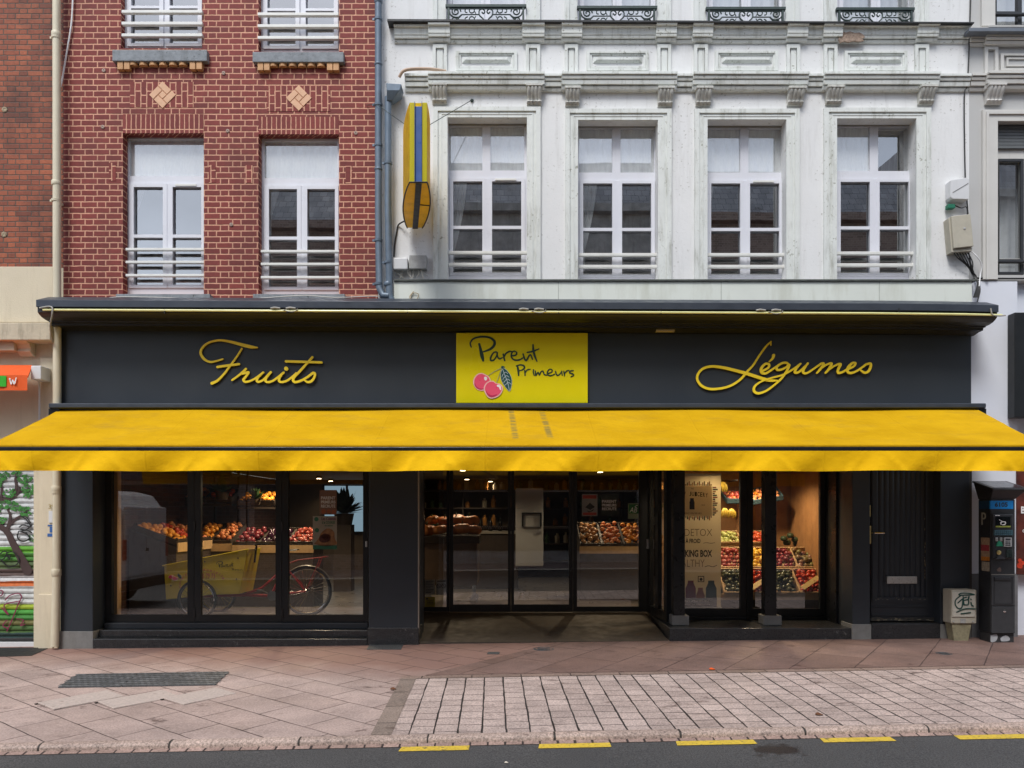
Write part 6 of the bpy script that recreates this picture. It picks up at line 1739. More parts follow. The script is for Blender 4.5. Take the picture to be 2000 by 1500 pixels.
# front: instrument panel
q = MB().pbox(1939, 1004, 1980, 1092, Ym - 0.035, Ym - 0.001)
q.build('control_panel', m_pm, pm, bevel=0.014)
Yc_ = Ym - 0.036
MB().pbox(1945, 1009, 1974, 1029, Yc_ - 0.004, Yc_ + 0.01).build('screen', M('dark_screen_glass', (0.008, 0.010, 0.012), 0.08), pm, bevel=0.002)
q = MB().pbox(1945, 1027, 1974, 1030, Yc_ - 0.006, Yc_ - 0.001)
q.build('screen_strip', M('lime_strip', (0.30, 0.34, 0.06), 0.5), pm)
q = MB()
cmp_ = lambda a, b: (X(a, Yc_), Z(b, Yc_))
q.stroke([(1955, 1024), (1954, 1021), (1958, 1019), (1963, 1020), (1962, 1024), (1957, 1025)], 0.011, cmp_, Yc_ - 0.006, 0.001)
q.stroke([(1951, 1015), (1956, 1018)], 0.006, cmp_, Yc_ - 0.0055, 0.001)
q.pbox(1944, 1006, 1953, 1007.5, Yc_ - 0.002, Yc_)
q.build('white_scratch', m_whitepaint, pm)
MB().pbox(1942, 1035, 1979, 1046, Yc_ - 0.012, Yc_ + 0.01).build('keyboard', M('teal_keyboard', (0.035, 0.085, 0.11), 0.4, 0.6, 90), pm, bevel=0.004)
q = MB()
for i in range(9):
    for j in range(3):
        q.pbox(1943 + i * 3.9, 1036.2 + j * 3.2, 1945.8 + i * 3.9, 1038.4 + j * 3.2, Yc_ - 0.0155, Yc_ - 0.011)
q.build('keys', M('pale_teal_keys', (0.06, 0.14, 0.18), 0.5), pm)
MB().pbox(1961.5, 1050, 1976.5, 1068, Yc_ - 0.014, Yc_ + 0.01).build('card_pad', M('light_grey_pad', (0.42, 0.43, 0.44), 0.4), pm, bevel=0.004)
q = MB().pbox(1964, 1051.5, 1974, 1055.5, Yc_ - 0.0155, Yc_ - 0.013)
for i in range(3):
    for j in range(3): q.pbox(1964 + i * 3.5, 1057.5 + j * 3.2, 1966.6 + i * 3.5, 1059.6 + j * 3.2, Yc_ - 0.0165, Yc_ - 0.013)
q.build('card_keys', m_pm2, pm)
MB().prism([cmp_(1945, 1067), cmp_(1958, 1067), cmp_(1956, 1059), cmp_(1951, 1056), cmp_(1947, 1060)], 'y', Yc_ - 0.012, Yc_ + 0.01).build('coin_guide', M('green_guide', (0.03, 0.30, 0.17), 0.4), pm, bevel=0.003)
q = MB()
for px in (1944.5, 1953): q.pbox(px, 1050, px + 5, 1057, Yc_ - 0.010, Yc_ + 0.005)
q.build('coin_slot', m_steel, pm, bevel=0.003)
MB().lathe((X(1950, Yc_), Yc_ - 0.004, Z(1079, Yc_)), [(0.026, 0.005), (0.026, -0.008), (0.010, -0.012), (0.004, -0.012)], 16, 'y').build('brass_button', m_brass, pm, smooth=True)
MB().prism([cmp_(1942, 1092), cmp_(1962, 1092), cmp_(1954, 1085), cmp_(1949, 1085)], 'y', Yc_ - 0.020, Yc_ + 0.01).build('ticket_lip', m_pm2, pm, bevel=0.003)
MB().pbox(1966, 1073, 1978, 1089, Yc_ - 0.010, Yc_ + 0.01).build('return_flap', M('dark_green_flap', (0.02, 0.032, 0.03), 0.3), pm, bevel=0.003)
q = MB().pbox(1936.5, 1121.5, 1982, 1123, Ym - 0.008, Ym - 0.001)
q.build('panel_edge', M('worn_pale_edge', (0.20, 0.19, 0.17), 0.5), pm)
MB().pbox(1937, 1124, 1981.5, 1183, Ym - 0.016, Ym - 0.001).build('collection_door', m_pm2, pm, bevel=0.005)
MB().pplate((1942, 1127, 1978, 1180), [(1943.2, 1128.2, 1976.8, 1178.8)], Ym - 0.021, Ym - 0.017).build('door_frame', m_pm, pm)
MB().pbox(1943, 1127.6, 1975, 1134, Ym - 0.032, Ym - 0.0165).build('door_grip', m_pm, pm, bevel=0.006)
MB().pbox(1937, 1184.5, 1982.5, 1237, Ym - 0.016, Ym - 0.001).build('lower_door', m_pm2, pm, bevel=0.005)
MB().lathe((X(1960, Ym), Ym - 0.018, Z(1193.5, Ym)), [(0.017, 0.004), (0.017, -0.005), (0.006, -0.007)], 14, 'y').build('lock', m_chrome, pm, smooth=True)
MB().poly(smooth_poly([(1946, 1113), (1953, 1108), (1955, 1116), (1949, 1116)], 3), lambda a, b: (X(a, Ym), Z(b, Ym)), Ym - 0.004, 0.002).build('scraped_sticker', M('sticker_residue', (0.13, 0.09, 0.075), 0.8, 0.4, 60), pm)

# ------------------------------------------------------------------ litter: a few leaves and scraps
rr = random.Random(21)
m_deadleaf = M('dead_leaf', (0.13, 0.05, 0.02), 0.8, 0.4, 30)
m_scrap = M('paper_scrap', (0.60, 0.55, 0.45), 0.8, 0.1)
for i, (px, py, lab, mt) in enumerate(((900, 1236, 'white paper scrap on the dark entrance ramp floor, left', m_scrap), (1168, 1224, 'pale crumpled scrap in the middle of the dark entrance ramp', m_scrap), (1231, 1226, 'tiny pale scrap at the right of the dark entrance ramp', m_scrap),
                              (1391, 1309, 'small orange scrap lying at the edge of the paved bay', m_orange), (989, 1478, 'pale scrap on the asphalt, left of the second yellow dash', m_scrap), (1600, 1398, 'dark dead leaf lying on the granite setts of the parking bay', m_deadleaf), (768, 1348, 'dead leaf caught by the side border of the parking bay', m_deadleaf))):
    g_ = on_ground(px, py)
    up = 0.012 if i != 4 else 0.003
    if i < 3: g_ = (g_[0] * 1.05, g_[1] + 0.35, 0.075)
    if i == 4: g_ = (g_[0], g_[1], rz(g_[0]) + 0.001)
    s = 0.035 if i < 3 else (0.014 if i == 4 else 0.03)
    mb = MB().grid(lambda u, v: (g_[0] + s * (u - .5) * 2 * (1 - .3 * abs(v - .5)), g_[1] + s * 1.3 * (v - .5), g_[2] + up + s * 0.35 * math.sin(u * 4) * v + s * 0.18 * math.sin(v * 9)), 5, 5)
    tag(mb.build('dead_leaf' if mt is m_deadleaf else 'paper_scrap', mt, smooth='all'), lab, 'litter')

# ------------------------------------------------------------------ inside the shop
FZ, CZ = 0.20, 2.42
m_tile = M('grey_brown_shop_floor', (0.16, 0.14, 0.12), 0.35, 0.2, 2)
m_inwall = M('dark_brown_shop_wall', (0.11, 0.085, 0.065), 0.8, 0.2, 2)
m_ceil = M('warm_brown_ceiling', (0.26, 0.19, 0.13), 0.8, 0.1, 2)
m_inbrick = flemish('bare_interior_brick', 0.2, 0.19, 0.07, 0.01, [(0.06, 0.022, 0.015), (0.10, 0.036, 0.022)], (0.10, 0.07, 0.05))
xi0, xi1 = -5.42, 4.75
fl = MB().box(xi0, -1.45, 0.40, 8.0, 0.0, FZ).box(-1.448, 2.0, 1.71, 8.0, 0.0, FZ - 0.001).box(2.002, xi1, 1.12, 8.0, 0.0, FZ)
fl.build('interior_floor', m_tile, shop)
MB().box(xi0, xi1, 0.42, 8.1, CZ + 0.001, CZ + 0.06).build('interior_ceiling', m_ceil, shop)
MB().box(xi0 - 0.1, xi0 - 0.001, 0.36, 8.1, 0.0, CZ).build('interior_wall', m_inbrick, shop)
MB().box(xi1 + 0.001, xi1 + 0.1, 0.82, 8.1, 0.0, CZ).build('interior_wall', m_inwall, shop)
MB().box(xi0, xi1, 8.001, 8.1, 0.0, CZ).build('interior_wall', m_inwall, shop)
MB().box(X(216, .42), X(229, .42), 0.42, 0.52, FZ, CZ).build('timber_post', M('pale_timber_post', (0.46, 0.29, 0.15), 0.6, 0.1, 5), shop)
# timber lining of the right display
wl_ = MB()
for k_ in range(15):
    a = 2.30 + k_ * 0.165
    wl_.box(a, a + 0.163, 2.35, 2.38, FZ, CZ)
wl_.build('timber_lining', m_wood, shop)
wl_ = MB()
for k_ in range(8):
    a = 0.98 + k_ * 0.165
    wl_.box(4.30, 4.33, a, a + 0.163, FZ, CZ)
wl_.build('timber_lining', m_wood, shop)

def fruit_mat(name, c0, c1, rough=0.35, c2=None):
    m, nt, p = new_mat(name)
    r = nd(nt, 'ObjectInfo').outputs['Random']
    pos = nd(nt, 'TexCoord').outputs['Object']
    n = rng(nt, noise(nt, pos, 22, 3), 0.35, 0.65)
    f = mth(nt, 'ADD', mth(nt, 'MULTIPLY', r, 0.7), mth(nt, 'MULTIPLY', n, 0.3))
    c = mixc(nt, f, c0, c1)
    nt.links.new(c, p.inputs['Base Color'])
    p.inputs['Roughness'].default_value = rough
    return m
m_stem = M('green_brown_stem', (0.10, 0.11, 0.035), 0.8)
def fruit_mesh(name, mat, r, sy=0.92, dim=0.16, ribs=0, seg=14, long_=1.0, stem=0.25):
    mb = MB()
    prof = []
    N = 10
    for i in range(N + 1):
        a = -math.pi / 2 + math.pi * i / N
        rr_ = math.cos(a) * r
        h = math.sin(a) * r * sy * long_
        h *= 1 - dim * max(0, abs(math.sin(a)) - 0.75) / 0.25
        prof.append((max(rr_, r * 0.04), h))
    vs, fs = [], []
    for (q, h) in prof:
        for k in range(seg):
            an = 2 * math.pi * k / seg
            w = 1 + (0.07 * math.cos(an * ribs) if ribs else 0)
            vs.append((q * w * math.cos(an), q * w * math.sin(an), h))
    for i in range(N):
        for k in range(seg):
            fs.append((i * seg + k, i * seg + (k + 1) % seg, (i + 1) * seg + (k + 1) % seg, (i + 1) * seg + k))
    fs.append(tuple(range(seg))[::-1]); fs.append(tuple(N * seg + k for k in range(seg)))
    mb.add(vs, fs)
    nf = len(mb.f)
    if stem:
        top = prof[-1][1]
        mb.tube([(0, 0, top - 0.002), (r * 0.08, 0, top + r * stem)], r * 0.08, 5)
    me = mb.mesh(name)
    me.materials.append(mat); me.materials.append(m_stem)
    for i, p_ in enumerate(me.polygons):
        p_.use_smooth = True
        if i >= nf: p_.material_index = 1
    return me
FR = {
    'red_plum': fruit_mesh('red_plum', fruit_mat('red_plum_skin', (0.22, 0.025, 0.03), (0.42, 0.09, 0.05)), 0.040),
    'dark_plum': fruit_mesh('dark_plum', fruit_mat('dark_plum_skin', (0.10, 0.012, 0.025), (0.28, 0.03, 0.04)), 0.040),
    'yellow_plum': fruit_mesh('yellow_plum', fruit_mat('yellow_plum_skin', (0.62, 0.33, 0.02), (0.72, 0.45, 0.05)), 0.042),
    'fig': fruit_mesh('fig', fruit_mat('green_fig_skin', (0.13, 0.15, 0.03), (0.22, 0.07, 0.05)), 0.039, long_=1.15),
    'avocado': fruit_mesh('avocado', fruit_mat('avocado_skin', (0.035, 0.045, 0.02), (0.10, 0.095, 0.035), 0.28), 0.037, long_=1.15),
    'tomato': fruit_mesh('tomato', fruit_mat('tomato_skin', (0.46, 0.04, 0.02), (0.58, 0.09, 0.035), 0.25), 0.036, sy=0.85),
    'green_apple': fruit_mesh('green_apple', fruit_mat('green_apple_skin', (0.33, 0.36, 0.10), (0.48, 0.46, 0.16), 0.3), 0.041, dim=0.25),
    'red_apple': fruit_mesh('red_apple', fruit_mat('red_apple_skin', (0.40, 0.03, 0.02), (0.50, 0.10, 0.03), 0.3), 0.042, dim=0.25),
    'orange': fruit_mesh('orange', fruit_mat('orange_peel', (0.62, 0.22, 0.015), (0.70, 0.30, 0.03), 0.5), 0.040, dim=0.08, stem=0),
    'onion': fruit_mesh('onion', fruit_mat('onion_skin', (0.45, 0.22, 0.08), (0.60, 0.34, 0.14), 0.4), 0.040, sy=0.9, stem=0.6),
    'peach': fruit_mesh('peach', fruit_mat('peach_skin', (0.56, 0.14, 0.05), (0.66, 0.30, 0.11), 0.6), 0.038, dim=0.2),
    'aubergine': fruit_mesh('aubergine', fruit_mat('aubergine_skin', (0.025, 0.008, 0.02), (0.05, 0.012, 0.035), 0.2), 0.042, long_=1.8, stem=0.4),
    'squash': fruit_mesh('squash', fruit_mat('speckled_squash_skin', (0.03, 0.05, 0.02), (0.05, 0.075, 0.025), 0.4), 0.085, ribs=8, seg=24, stem=0.35),
    'pumpkin': fruit_mesh('pumpkin', fruit_mat('pumpkin_skin', (0.50, 0.14, 0.025), (0.62, 0.22, 0.045), 0.5), 0.135, sy=0.72, dim=0.3, ribs=9, seg=36, stem=0.4),
}
rf = random.Random(77)
def put_fruit(kind, p, label, group, s=1.0):
    o = bpy.data.objects.new(kind, FR[kind])
    scene.collection.objects.link(o)
    o.location = p
    o.rotation_euler = (rf.uniform(-0.9, 0.9), rf.uniform(-0.9, 0.9), rf.uniform(0, 6.28)) if kind not in ('pumpkin', 'squash') else (rf.uniform(-.2, .2), rf.uniform(-.2, .2), rf.uniform(0, 6.28))
    s *= rf.uniform(0.84, 1.14)
    o.scale = (s, s, s)
    return tag(o, label, kind.replace('_', ' '), group)
def crate(f0, f1, b0, fruits, label, flabel, h=0.075, mat=None, card=None, r=None, rows=None, pile=1.0):
    """slatted tray: front-left, front-right and back-left corners of its bottom, filled with fruit"""
    f0, f1, b0 = Vector(f0), Vector(f1), Vector(b0)
    ax, ay = f1 - f0, b0 - f0
    az = ax.cross(ay).normalized()
    u, v = ax.normalized(), ay.normalized()
    w, d = ax.length, ay.length
    t_ = 0.006
    mb = MB()
    def bd(c, a, b, e): mb.obox(c, a, b, e)
    c0 = (f0 + f1 + (b0 - f0)) / 2 + az * 0.004
    c0 = f0 + ax / 2 + ay / 2 + az * 0.004
    bd(c0, u * (w / 2 - .001), v * (d / 2 - .001), az * 0.004)
    for k in range(2):
        z = h * (0.28 + 0.5 * k)
        bd(f0 + ax / 2 + az * (0.01 + z) , u * (w / 2), v * t_, az * h * 0.21)
        bd(f0 + ax / 2 + ay + az * (0.01 + z), u * (w / 2), v * t_, az * h * 0.21)
    for s in (0, 1):
        bd(f0 + ax * s + ay / 2 + az * (h * 0.52), u * t_, v * (d / 2 - t_ * 1.2), az * h * 0.42)
        for s2 in (0.035, 0.965):
            bd(f0 + ax * (0.045 + 0.91 * s) + ay * s2 + az * (h * 0.6), u * 0.012, v * 0.010, az * h * 0.6)
    o = mb.build('fruit_crate', mat or m_palewood, None, origin=f0)
    tag(o, label, 'crate', 'slatted fruit crates in the displays')
    if card:
        cm2 = MB()
        cc = f0 + ax * 0.45 + ay * 0.30 + az * (h + 0.055)
        e1 = (u * 0.75 + v * 0.55).normalized()
        e2 = az.cross(e1)
        cm2.obox(cc, e1 * w * 0.52, e2 * 0.036, az * 0.002)
        cm2.build('label_card', card, o)
    rr_ = (r or 0.034)
    nx = max(2, int((w - .02) / (rr_ * 2.0)))
    ny = rows or max(2, int((d - .02) / (rr_ * 1.85)))
    kind, grp = fruits
    for j in range(ny):
        for i in range(nx):
            if rf.random() < 0.03: continue
            p = f0 + u * (0.012 + rr_ + (w - 0.024 - 2 * rr_) * (i + (0.5 if j % 2 else 0) * 0.6) / max(1, nx - 0.6)) + v * (0.012 + rr_ + (d - .024 - 2 * rr_) * j / max(1, ny - 1)) \
                + az * (h * 0.55 + rr_ * 0.45 + rf.uniform(-.008, .018) * pile) + u * rf.uniform(-.3, .3) * rr_ + v * rf.uniform(-.25, .25) * rr_
            k_ = kind if isinstance(kind, str) else rf.choice(kind)
            put_fruit(k_, p, flabel, grp)
    for _ in range(int(nx * ny * 0.22)):                 # a few more heaped on top
        p = f0 + u * rf.uniform(.2, .8) * w + v * rf.uniform(.2, .8) * d + az * (h * 0.55 + rr_ * 1.75)
        k_ = kind if isinstance(kind, str) else rf.choice(kind)
        put_fruit(k_, p, flabel, grp)
    return o
m_card = M('yellow_price_card', (0.60, 0.42, 0.16), 0.6, 0.1, 20)
# right display: two sloping rows of four crates and a third shelf behind
rowA = [(1414, 1462), (1463.5, 1511.5), (1513, 1560.5), (1562, 1610)]
rowB = [(1406, 1455), (1456.5, 1505.5), (1507, 1556), (1557.5, 1607)]
lowk = [('avocado', 'avocado'), ('tomato', 'tomato'), ('avocado', 'avocado'), ('tomato', 'tomato')]
uppk = [('red_plum', 'red plum'), ('yellow_plum', 'yellow plum'), ('dark_plum', 'dark plum'), ('fig', 'green fig')]
ordn = ['at the left end', 'left of the second column', 'right of the second column', 'at the right end']
for i in range(4):
    a, b = rowA[i]
    Yf, Yb = 1.05, 1.38
    crate((X(a, Yf), Yf, Z(1164, Yf)), (X(b, Yf), Yf, Z(1164, Yf)), (X(a, Yf), Yb, Z(1118, Yb)), (lowk[i][0], lowk[i][1] + 's in the lower row, ' + ordn[i]),
          'slatted crate of %ss in the lower row, %s' % (lowk[i][1], ordn[i]), 'shiny %s in the lower row crate %s of the right display' % (lowk[i][1], ordn[i]), card=m_card if i in (1, 3) else None, r=0.036)
    a, b = rowB[i]
    Yf, Yb = 1.45, 1.78
    crate((X(a, Yf), Yf, Z(1115, Yf)), (X(b, Yf), Yf, Z(1115, Yf)), (X(a, Yf), Yb, Z(1077, Yb)), (uppk[i][0], uppk[i][1] + 's in the upper row'),
          'slatted crate of %ss in the upper row of the right display' % uppk[i][1], '%s heaped in the upper row crate %s' % (uppk[i][1], ordn[i]), r=0.040)
for (a, b, k, nm_, lab) in ((1402, 1450, 'green_apple', 'green apple', 'at the left end'), (1466, 1514, 'red_apple', 'red apple', 'beside the second column')):
    Yf, Yb = 1.88, 2.2
    crate((X(a, Yf), Yf, Z(1068, Yf)), (X(b, Yf), Yf, Z(1068, Yf)), (X(a, Yf), Yb, Z(1046, Yb)), (k, nm_ + 's on the top shelf'),
          'slatted crate of %ss on the top shelf of the right display' % nm_, '%s piled on the top shelf %s of the right display' % (nm_, lab), r=0.041)
dsp = thing('display_stand', 'stepped dark stand carrying the crates of the right display', 'display stand', (3.1, 1.4, FZ))
st = MB().box(2.75, 4.25, 1.06, 1.36, FZ + .001, Z(1166, 1.05)).box(2.72, 4.25, 1.46, 1.80, FZ + .001, Z(1117, 1.45)).box(2.7, 4.25, 1.88, 2.3, FZ + .001, Z(1070, 1.88))
st.build('stand_body', m_darkwood, dsp)
MB().box(2.75, 4.25, 1.02, 1.05, Z(1172, 1.02), Z(1160, 1.02)).build('front_lip', m_palewood, dsp)
m_spot = M('white_dots', (0.66, 0.64, 0.52), 0.5)
for i, (px, py) in enumerate(((1531, 1052), (1545, 1046), (1556, 1054), (1541, 1060), (1562, 1062))):
    o = put_fruit('squash', (X(px, 2.0), 2.0 + 0.03 * i, Z(py, 2.0)), 'dark green squash with white flecks on top of the right display', 'dark green squashes', 0.62)
    dts = MB()
    for k in range(9):
        a, b = rf.uniform(-1.2, 1.2), rf.uniform(-.8, .9)
        n_ = Vector((math.sin(a) * math.cos(b), -math.cos(a) * math.cos(b), math.sin(b)))
        p = Vector(o.location) + n_ * 0.072
        dts.lathe((p.x, p.y, p.z), [(0.001, -0.004), (0.007, 0), (0.001, 0.004)], 6)
    tmp = dts.build('fleck', m_spot, None, origin=o.location)
    tmp.parent = o; tmp.location = (0, 0, 0)
# bananas and a sloping top tray
def bananas(px, py, Y, label):
    mb = MB()
    c = Vector((X(px, Y), Y, Z(py, Y)))
    k_ = 0.8
    for i in range(5):
        a = -0.8 + 0.4 * i
        pts = [(c.x + math.sin(a) * 0.02 * k_, c.y, c.z + 0.10 * k_), (c.x + math.sin(a) * 0.07 * k_, c.y - 0.03, c.z + 0.05 * k_), (c.x + math.sin(a) * 0.10 * k_, c.y - 0.03, c.z - 0.02 * k_), (c.x + math.sin(a) * 0.09 * k_, c.y - 0.01, c.z - 0.08 * k_)]
        q = catmull(pts, 4)
        rs = [0.004 + 0.0075 * math.sin(math.pi * min(1, 0.12 + 0.85 * k / (len(q) - 1))) for k in range(len(q))]
        mb.tube(q, rs, 7)
    tag(mb.build('banana_bunch', M('banana_skin', (0.42, 0.29, 0.03), 0.5, 0.2, 12), smooth=True), label, 'bananas', 'bananas hung in the right display')
bananas(1411, 952, 1.6, 'bunch of yellow bananas hanging highest, beside the banner')
bananas(1415, 1003, 1.7, 'bunch of yellow bananas below the hook, beside the banner')
bananas(1428, 1004, 1.75, 'bunch of yellow bananas nearest the window mullion')
tag(MB().tube([(X(1410, 1.8), 1.8, Z(939, 1.8)), (X(1440, 1.8), 1.8, Z(938, 1.8)), (X(1440, 1.8), 2.34, Z(938, 1.8))], 0.012, 6).build('hanging_rail', m_blackpost), 'short black rail above the bananas in the right display', 'rail')
m_teal = M('dusty_teal_board', (0.05, 0.10, 0.12), 0.6)
Yf, Yb = 1.9, 2.25
crate((X(1470, Yf), Yf, Z(987, Yf)), (X(1530, Yf), Yf, Z(977, Yf)), (X(1470, Yf), Yb, Z(966, Yb)), (('orange', 'peach'), 'oranges and peaches on the sloping top tray'), 'sloping tray of oranges and peaches on a teal board', 'orange or peach on the sloping teal top tray', mat=m_teal, r=0.04)
crate((X(1420, Yf), Yf, Z(984, Yf)), (X(1462, Yf), Yf, Z(984, Yf)), (X(1420, Yf), Yb, Z(968, Yb)), (('peach', 'red_plum'), 'red fruit on the top tray beside the bananas'), 'teal tray of red fruit above the bananas', 'reddish fruit on the top tray above the bananas', mat=m_teal, r=0.036)

# roll-up banner
Yn = 0.86
bn = thing('roll_up_banner', 'tall beige roll-up banner for a juice bar behind the first black column', 'banner', (X(1359, Yn), Yn, FZ))
m_ban = M('beige_banner_print', (0.76, 0.69, 0.54), 0.7, 0.05, 2)
nt_ = m_ban.node_tree
p_ = [n for n in nt_.nodes if n.type == 'BSDF_PRINCIPLED'][0]
o_ = [n for n in nt_.nodes if n.type == 'OUTPUT_MATERIAL'][0]
nt_.links.new(nd(nt_, 'MixShader', {0: 0.45, 1: p_.outputs[0], 2: nd(nt_, 'BsdfTranslucent', {'Color': (0.88, 0.80, 0.62, 1)}).outputs[0]}).outputs[0], o_.inputs['Surface'])
MB().pbox(1309, 927, 1408, 1187, Yn, Yn + 0.004).build('sheet', m_ban, bn)
MB().pbox(1307, 1186, 1410, 1194, Yn - 0.05, Yn + 0.06).build('base', m_steel, bn, bevel=0.004)
MB().pbox(1308, 925, 1409, 928.5, Yn - 0.008, Yn + 0.01).build('top_rail', m_steel, bn)
Yt = Yn - 0.001
q = MB()
MB().pbox(1311, 949, 1391, 1007.5, Yt - 0.002, Yt).build('logo_panel', m_ban, bn)
q = MB()
Yl = Yt - 0.003
add_text(q, 'THE', (1349, 953, 1355, 956), Yl, 0.001)
word = 'DAILY JUICERY'
for i, ch in enumerate(word):
    if ch == ' ': continue
    px = 1314 + i * 5.35
    dy = -3.2 * (1 - ((i - 6) / 6.5) ** 2)
    add_text(q, ch, (px, 963.5 + dy, px + 4.2, 972 + dy), Yl, 0.001, bold=0.02)
q.poly([(1348, 973), (1355, 973), (1355, 977), (1356.5, 981), (1356.5, 995), (1346.8, 995), (1346.8, 981), (1348, 977)], lambda a, b: (X(a, Yl), Z(b, Yl)), Yl - 0.001, 0.002)
add_text(q, 'EST', (1325, 985, 1332, 988), Yl, 0.001); add_text(q, '2017', (1370, 985, 1377, 988), Yl, 0.001)
add_text(q, 'BY PARENT PRIMEURS', (1322, 1001, 1370, 1004), Yl, 0.001)
add_text(q, 'PRESSÉS À FROID', (1299 + 12, 1050, 1368, 1061), Yl, 0.001, bold=0.03)
add_text(q, 'COOKING BOX', (1312, 1074, 1391, 1088), Yl, 0.001, bold=0.035)
q.stroke([(1374, 1061), (1380, 1060), (1388, 1061), (1396, 1060)], 0.006, lambda a, b: (X(a, Yl), Z(b, Yl)), Yl, 0.001)
q.stroke([(1377, 1107), (1384, 1105), (1392, 1107), (1400, 1104)], 0.008, lambda a, b: (X(a, Yl), Z(b, Yl)), Yl, 0.001)
q.build('bold_lettering', m_darktext, bn)
q = MB(); add_text(q, 'DETOX', (1337, 1033, 1391, 1047), Yl, 0.001, bold=-0.012); add_text(q, 'HEALTHY', (1314, 1093, 1376, 1107), Yl, 0.001, bold=-0.012)
q.build('thin_lettering', M('grey_brown_print', (0.16, 0.12, 0.08), 0.6), bn)
cols = [(0.30, 0.05, 0.04), (0.05, 0.03, 0.03), (0.36, 0.14, 0.06), (0.12, 0.03, 0.04), (0.03, 0.05, 0.04)]
for ci, c in enumerate(cols):
    q = MB()
    for i in range(ci, 24, 5):
        px = 1312 + i * 3.3; h = 6 + 3 * math.sin(i * 2.1)
        q.pbox(px, 948.5 - h, px + 2.4, 948.5, Yl - 0.0005 * ci, Yl + 0.001)
        q.pbox(px, 1008, px + 2.4, 1008 + h, Yl - 0.0005 * ci, Yl + 0.001)
    for i in range(ci, 15, 5):
        py = 951 + i * 3.8; h = 7 + 3 * math.sin(i * 1.7)
        q.pbox(1392, py, 1392 + h, py + 2.8, Yl - 0.0005 * ci, Yl + 0.001)
    q.build('bottle_print', M('bottle_print_colour', c, 0.6), bn)
for px, w, top, c in ((1349, 20, 1134, (0.26, 0.02, 0.06)), (1368, 17, 1148, (0.46, 0.12, 0.05)), (1389, 21, 1134, (0.02, 0.045, 0.035))):
    q = MB().poly([(px - w * .28, top), (px + w * .28, top), (px + w * .28, top + 5), (px + w * .5, top + 15), (px + w * .5, 1168), (px - w * .5, 1168), (px - w * .5, top + 15), (px - w * .28, top + 5)], lambda a, b: (X(a, Yl), Z(b, Yl)), Yl - 0.001, 0.002)
    q.build('juice_print', M('juice_print_colour', c, 0.5), bn)
q = MB().pbox(1310, 1168, 1400, 1186, Yl - 0.002, Yl + 0.001); q.build('dark_footer', M('dark_teal_footer', (0.02, 0.025, 0.03), 0.6), bn)
q = MB(); add_text(q, 'PARENT PRIMEURS', (1320, 1172, 1385, 1175.5), Yl - 0.003, 0.001); add_text(q, 'fruits et légumes', (1332, 1179, 1386, 1181.5), Yl - 0.003, 0.001); q.build('footer_lettering', m_ban, bn)
q = MB().pplate((1363, 1125, 1375.5, 1137), [(1364.5, 1126.5, 1374, 1135.5)], Yl - 0.001, Yl + 0.001); q.poly(circ(1369.2, 1131.5, 3.0, 14), lambda a, b: (X(a, Yl), Z(b, Yl)), Yl - 0.001, 0.002)
q.build('round_mark', m_darktext, bn)

# stickers and posters on the glass
Yg = YW + 0.034
def poster(name, r, Y, mat, label, cat='poster', group=None):
    t = thing(name, label, cat, (X((r[0] + r[2]) / 2, Y), Y, Z(r[3], Y)), group)
    MB().pbox(*r, Y, Y + 0.003).build('sheet', mat, t)
    return t
t = poster('poster', (624, 957, 657.5, 1005), Yg, M('brown_print', (0.24, 0.12, 0.075), 0.6, 0.3, 9), 'brown recruitment poster on the third display pane, above the food poster')
q = MB()
for i, w_ in enumerate(('PARENT', 'PRIMEURS', 'RECRUTE')): add_text(q, w_, (627, 969.5 + i * 8, 655, 975.5 + i * 8), Yg - 0.001, 0.001, bold=0.03)
q.build('lettering', m_whitepaint, t)
q = MB()
for px, py, r_ in ((632, 999, 4.5), (642, 999, 4), (652, 1000, 4.5)): q.poly(circ(px, py, r_, 12), lambda a, b: (X(a, Yg), Z(b, Yg)), Yg - 0.002, 0.002)
q.build('fruit_print', M('pumpkin_print', (0.42, 0.10, 0.03), 0.6), t)
t = poster('poster', (611, 1008, 658, 1073), Yg, M('pale_print', (0.40, 0.36, 0.28), 0.6, 0.08, 5), 'pale food poster with a stuffed loaf and green foot on the third display pane')
q = MB().pbox(611, 1065, 658, 1073, Yg - 0.002, Yg); q.poly(circ(618, 1014, 4.3, 14), lambda a, b: (X(a, Yg), Z(b, Yg)), Yg - 0.002, 0.002); q.poly(circ(619, 1035.5, 4.3, 14), lambda a, b: (X(a, Yg), Z(b, Yg)), Yg - 0.002, 0.002)
q.build('green_print', M('green_print', (0.03, 0.17, 0.09), 0.6), t)
q = MB().poly(smooth_poly([(613, 1062), (622, 1052), (628, 1040), (640, 1032), (652, 1038), (654, 1052), (658, 1062), (645, 1066), (630, 1066)]), lambda a, b: (X(a, Yg), Z(b, Yg)), Yg - 0.002, 0.002); q.build('loaf_print', M('loaf_print', (0.36, 0.17, 0.06), 0.6, 0.5, 20), t)
q = MB().poly(smooth_poly([(624, 1048), (634, 1042), (645, 1046), (644, 1056), (632, 1060), (624, 1056)]), lambda a, b: (X(a, Yg), Z(b, Yg)), Yg - 0.004, 0.002); q.build('filling_print', M('filling_print', (0.10, 0.03, 0.02), 0.6, 0.6, 50), t)
q = MB(); add_text(q, 'Les Cuisinés', (628, 1010, 656, 1016), Yg - 0.001, 0.001, bold=0.02); q.build('lettering', M('purple_print', (0.16, 0.03, 0.10), 0.6), t)
q = MB(); add_text(q, 'à la COURGE', (629, 1017.5, 654, 1023), Yg - 0.001, 0.001, bold=0.03); add_text(q, 'de saison', (634, 1025, 650, 1028), Yg - 0.001, 0.001, bold=0.03); q.build('lettering', M('green_print_letters', (0.03, 0.14, 0.07), 0.6), t)
Ye = YE + 0.034
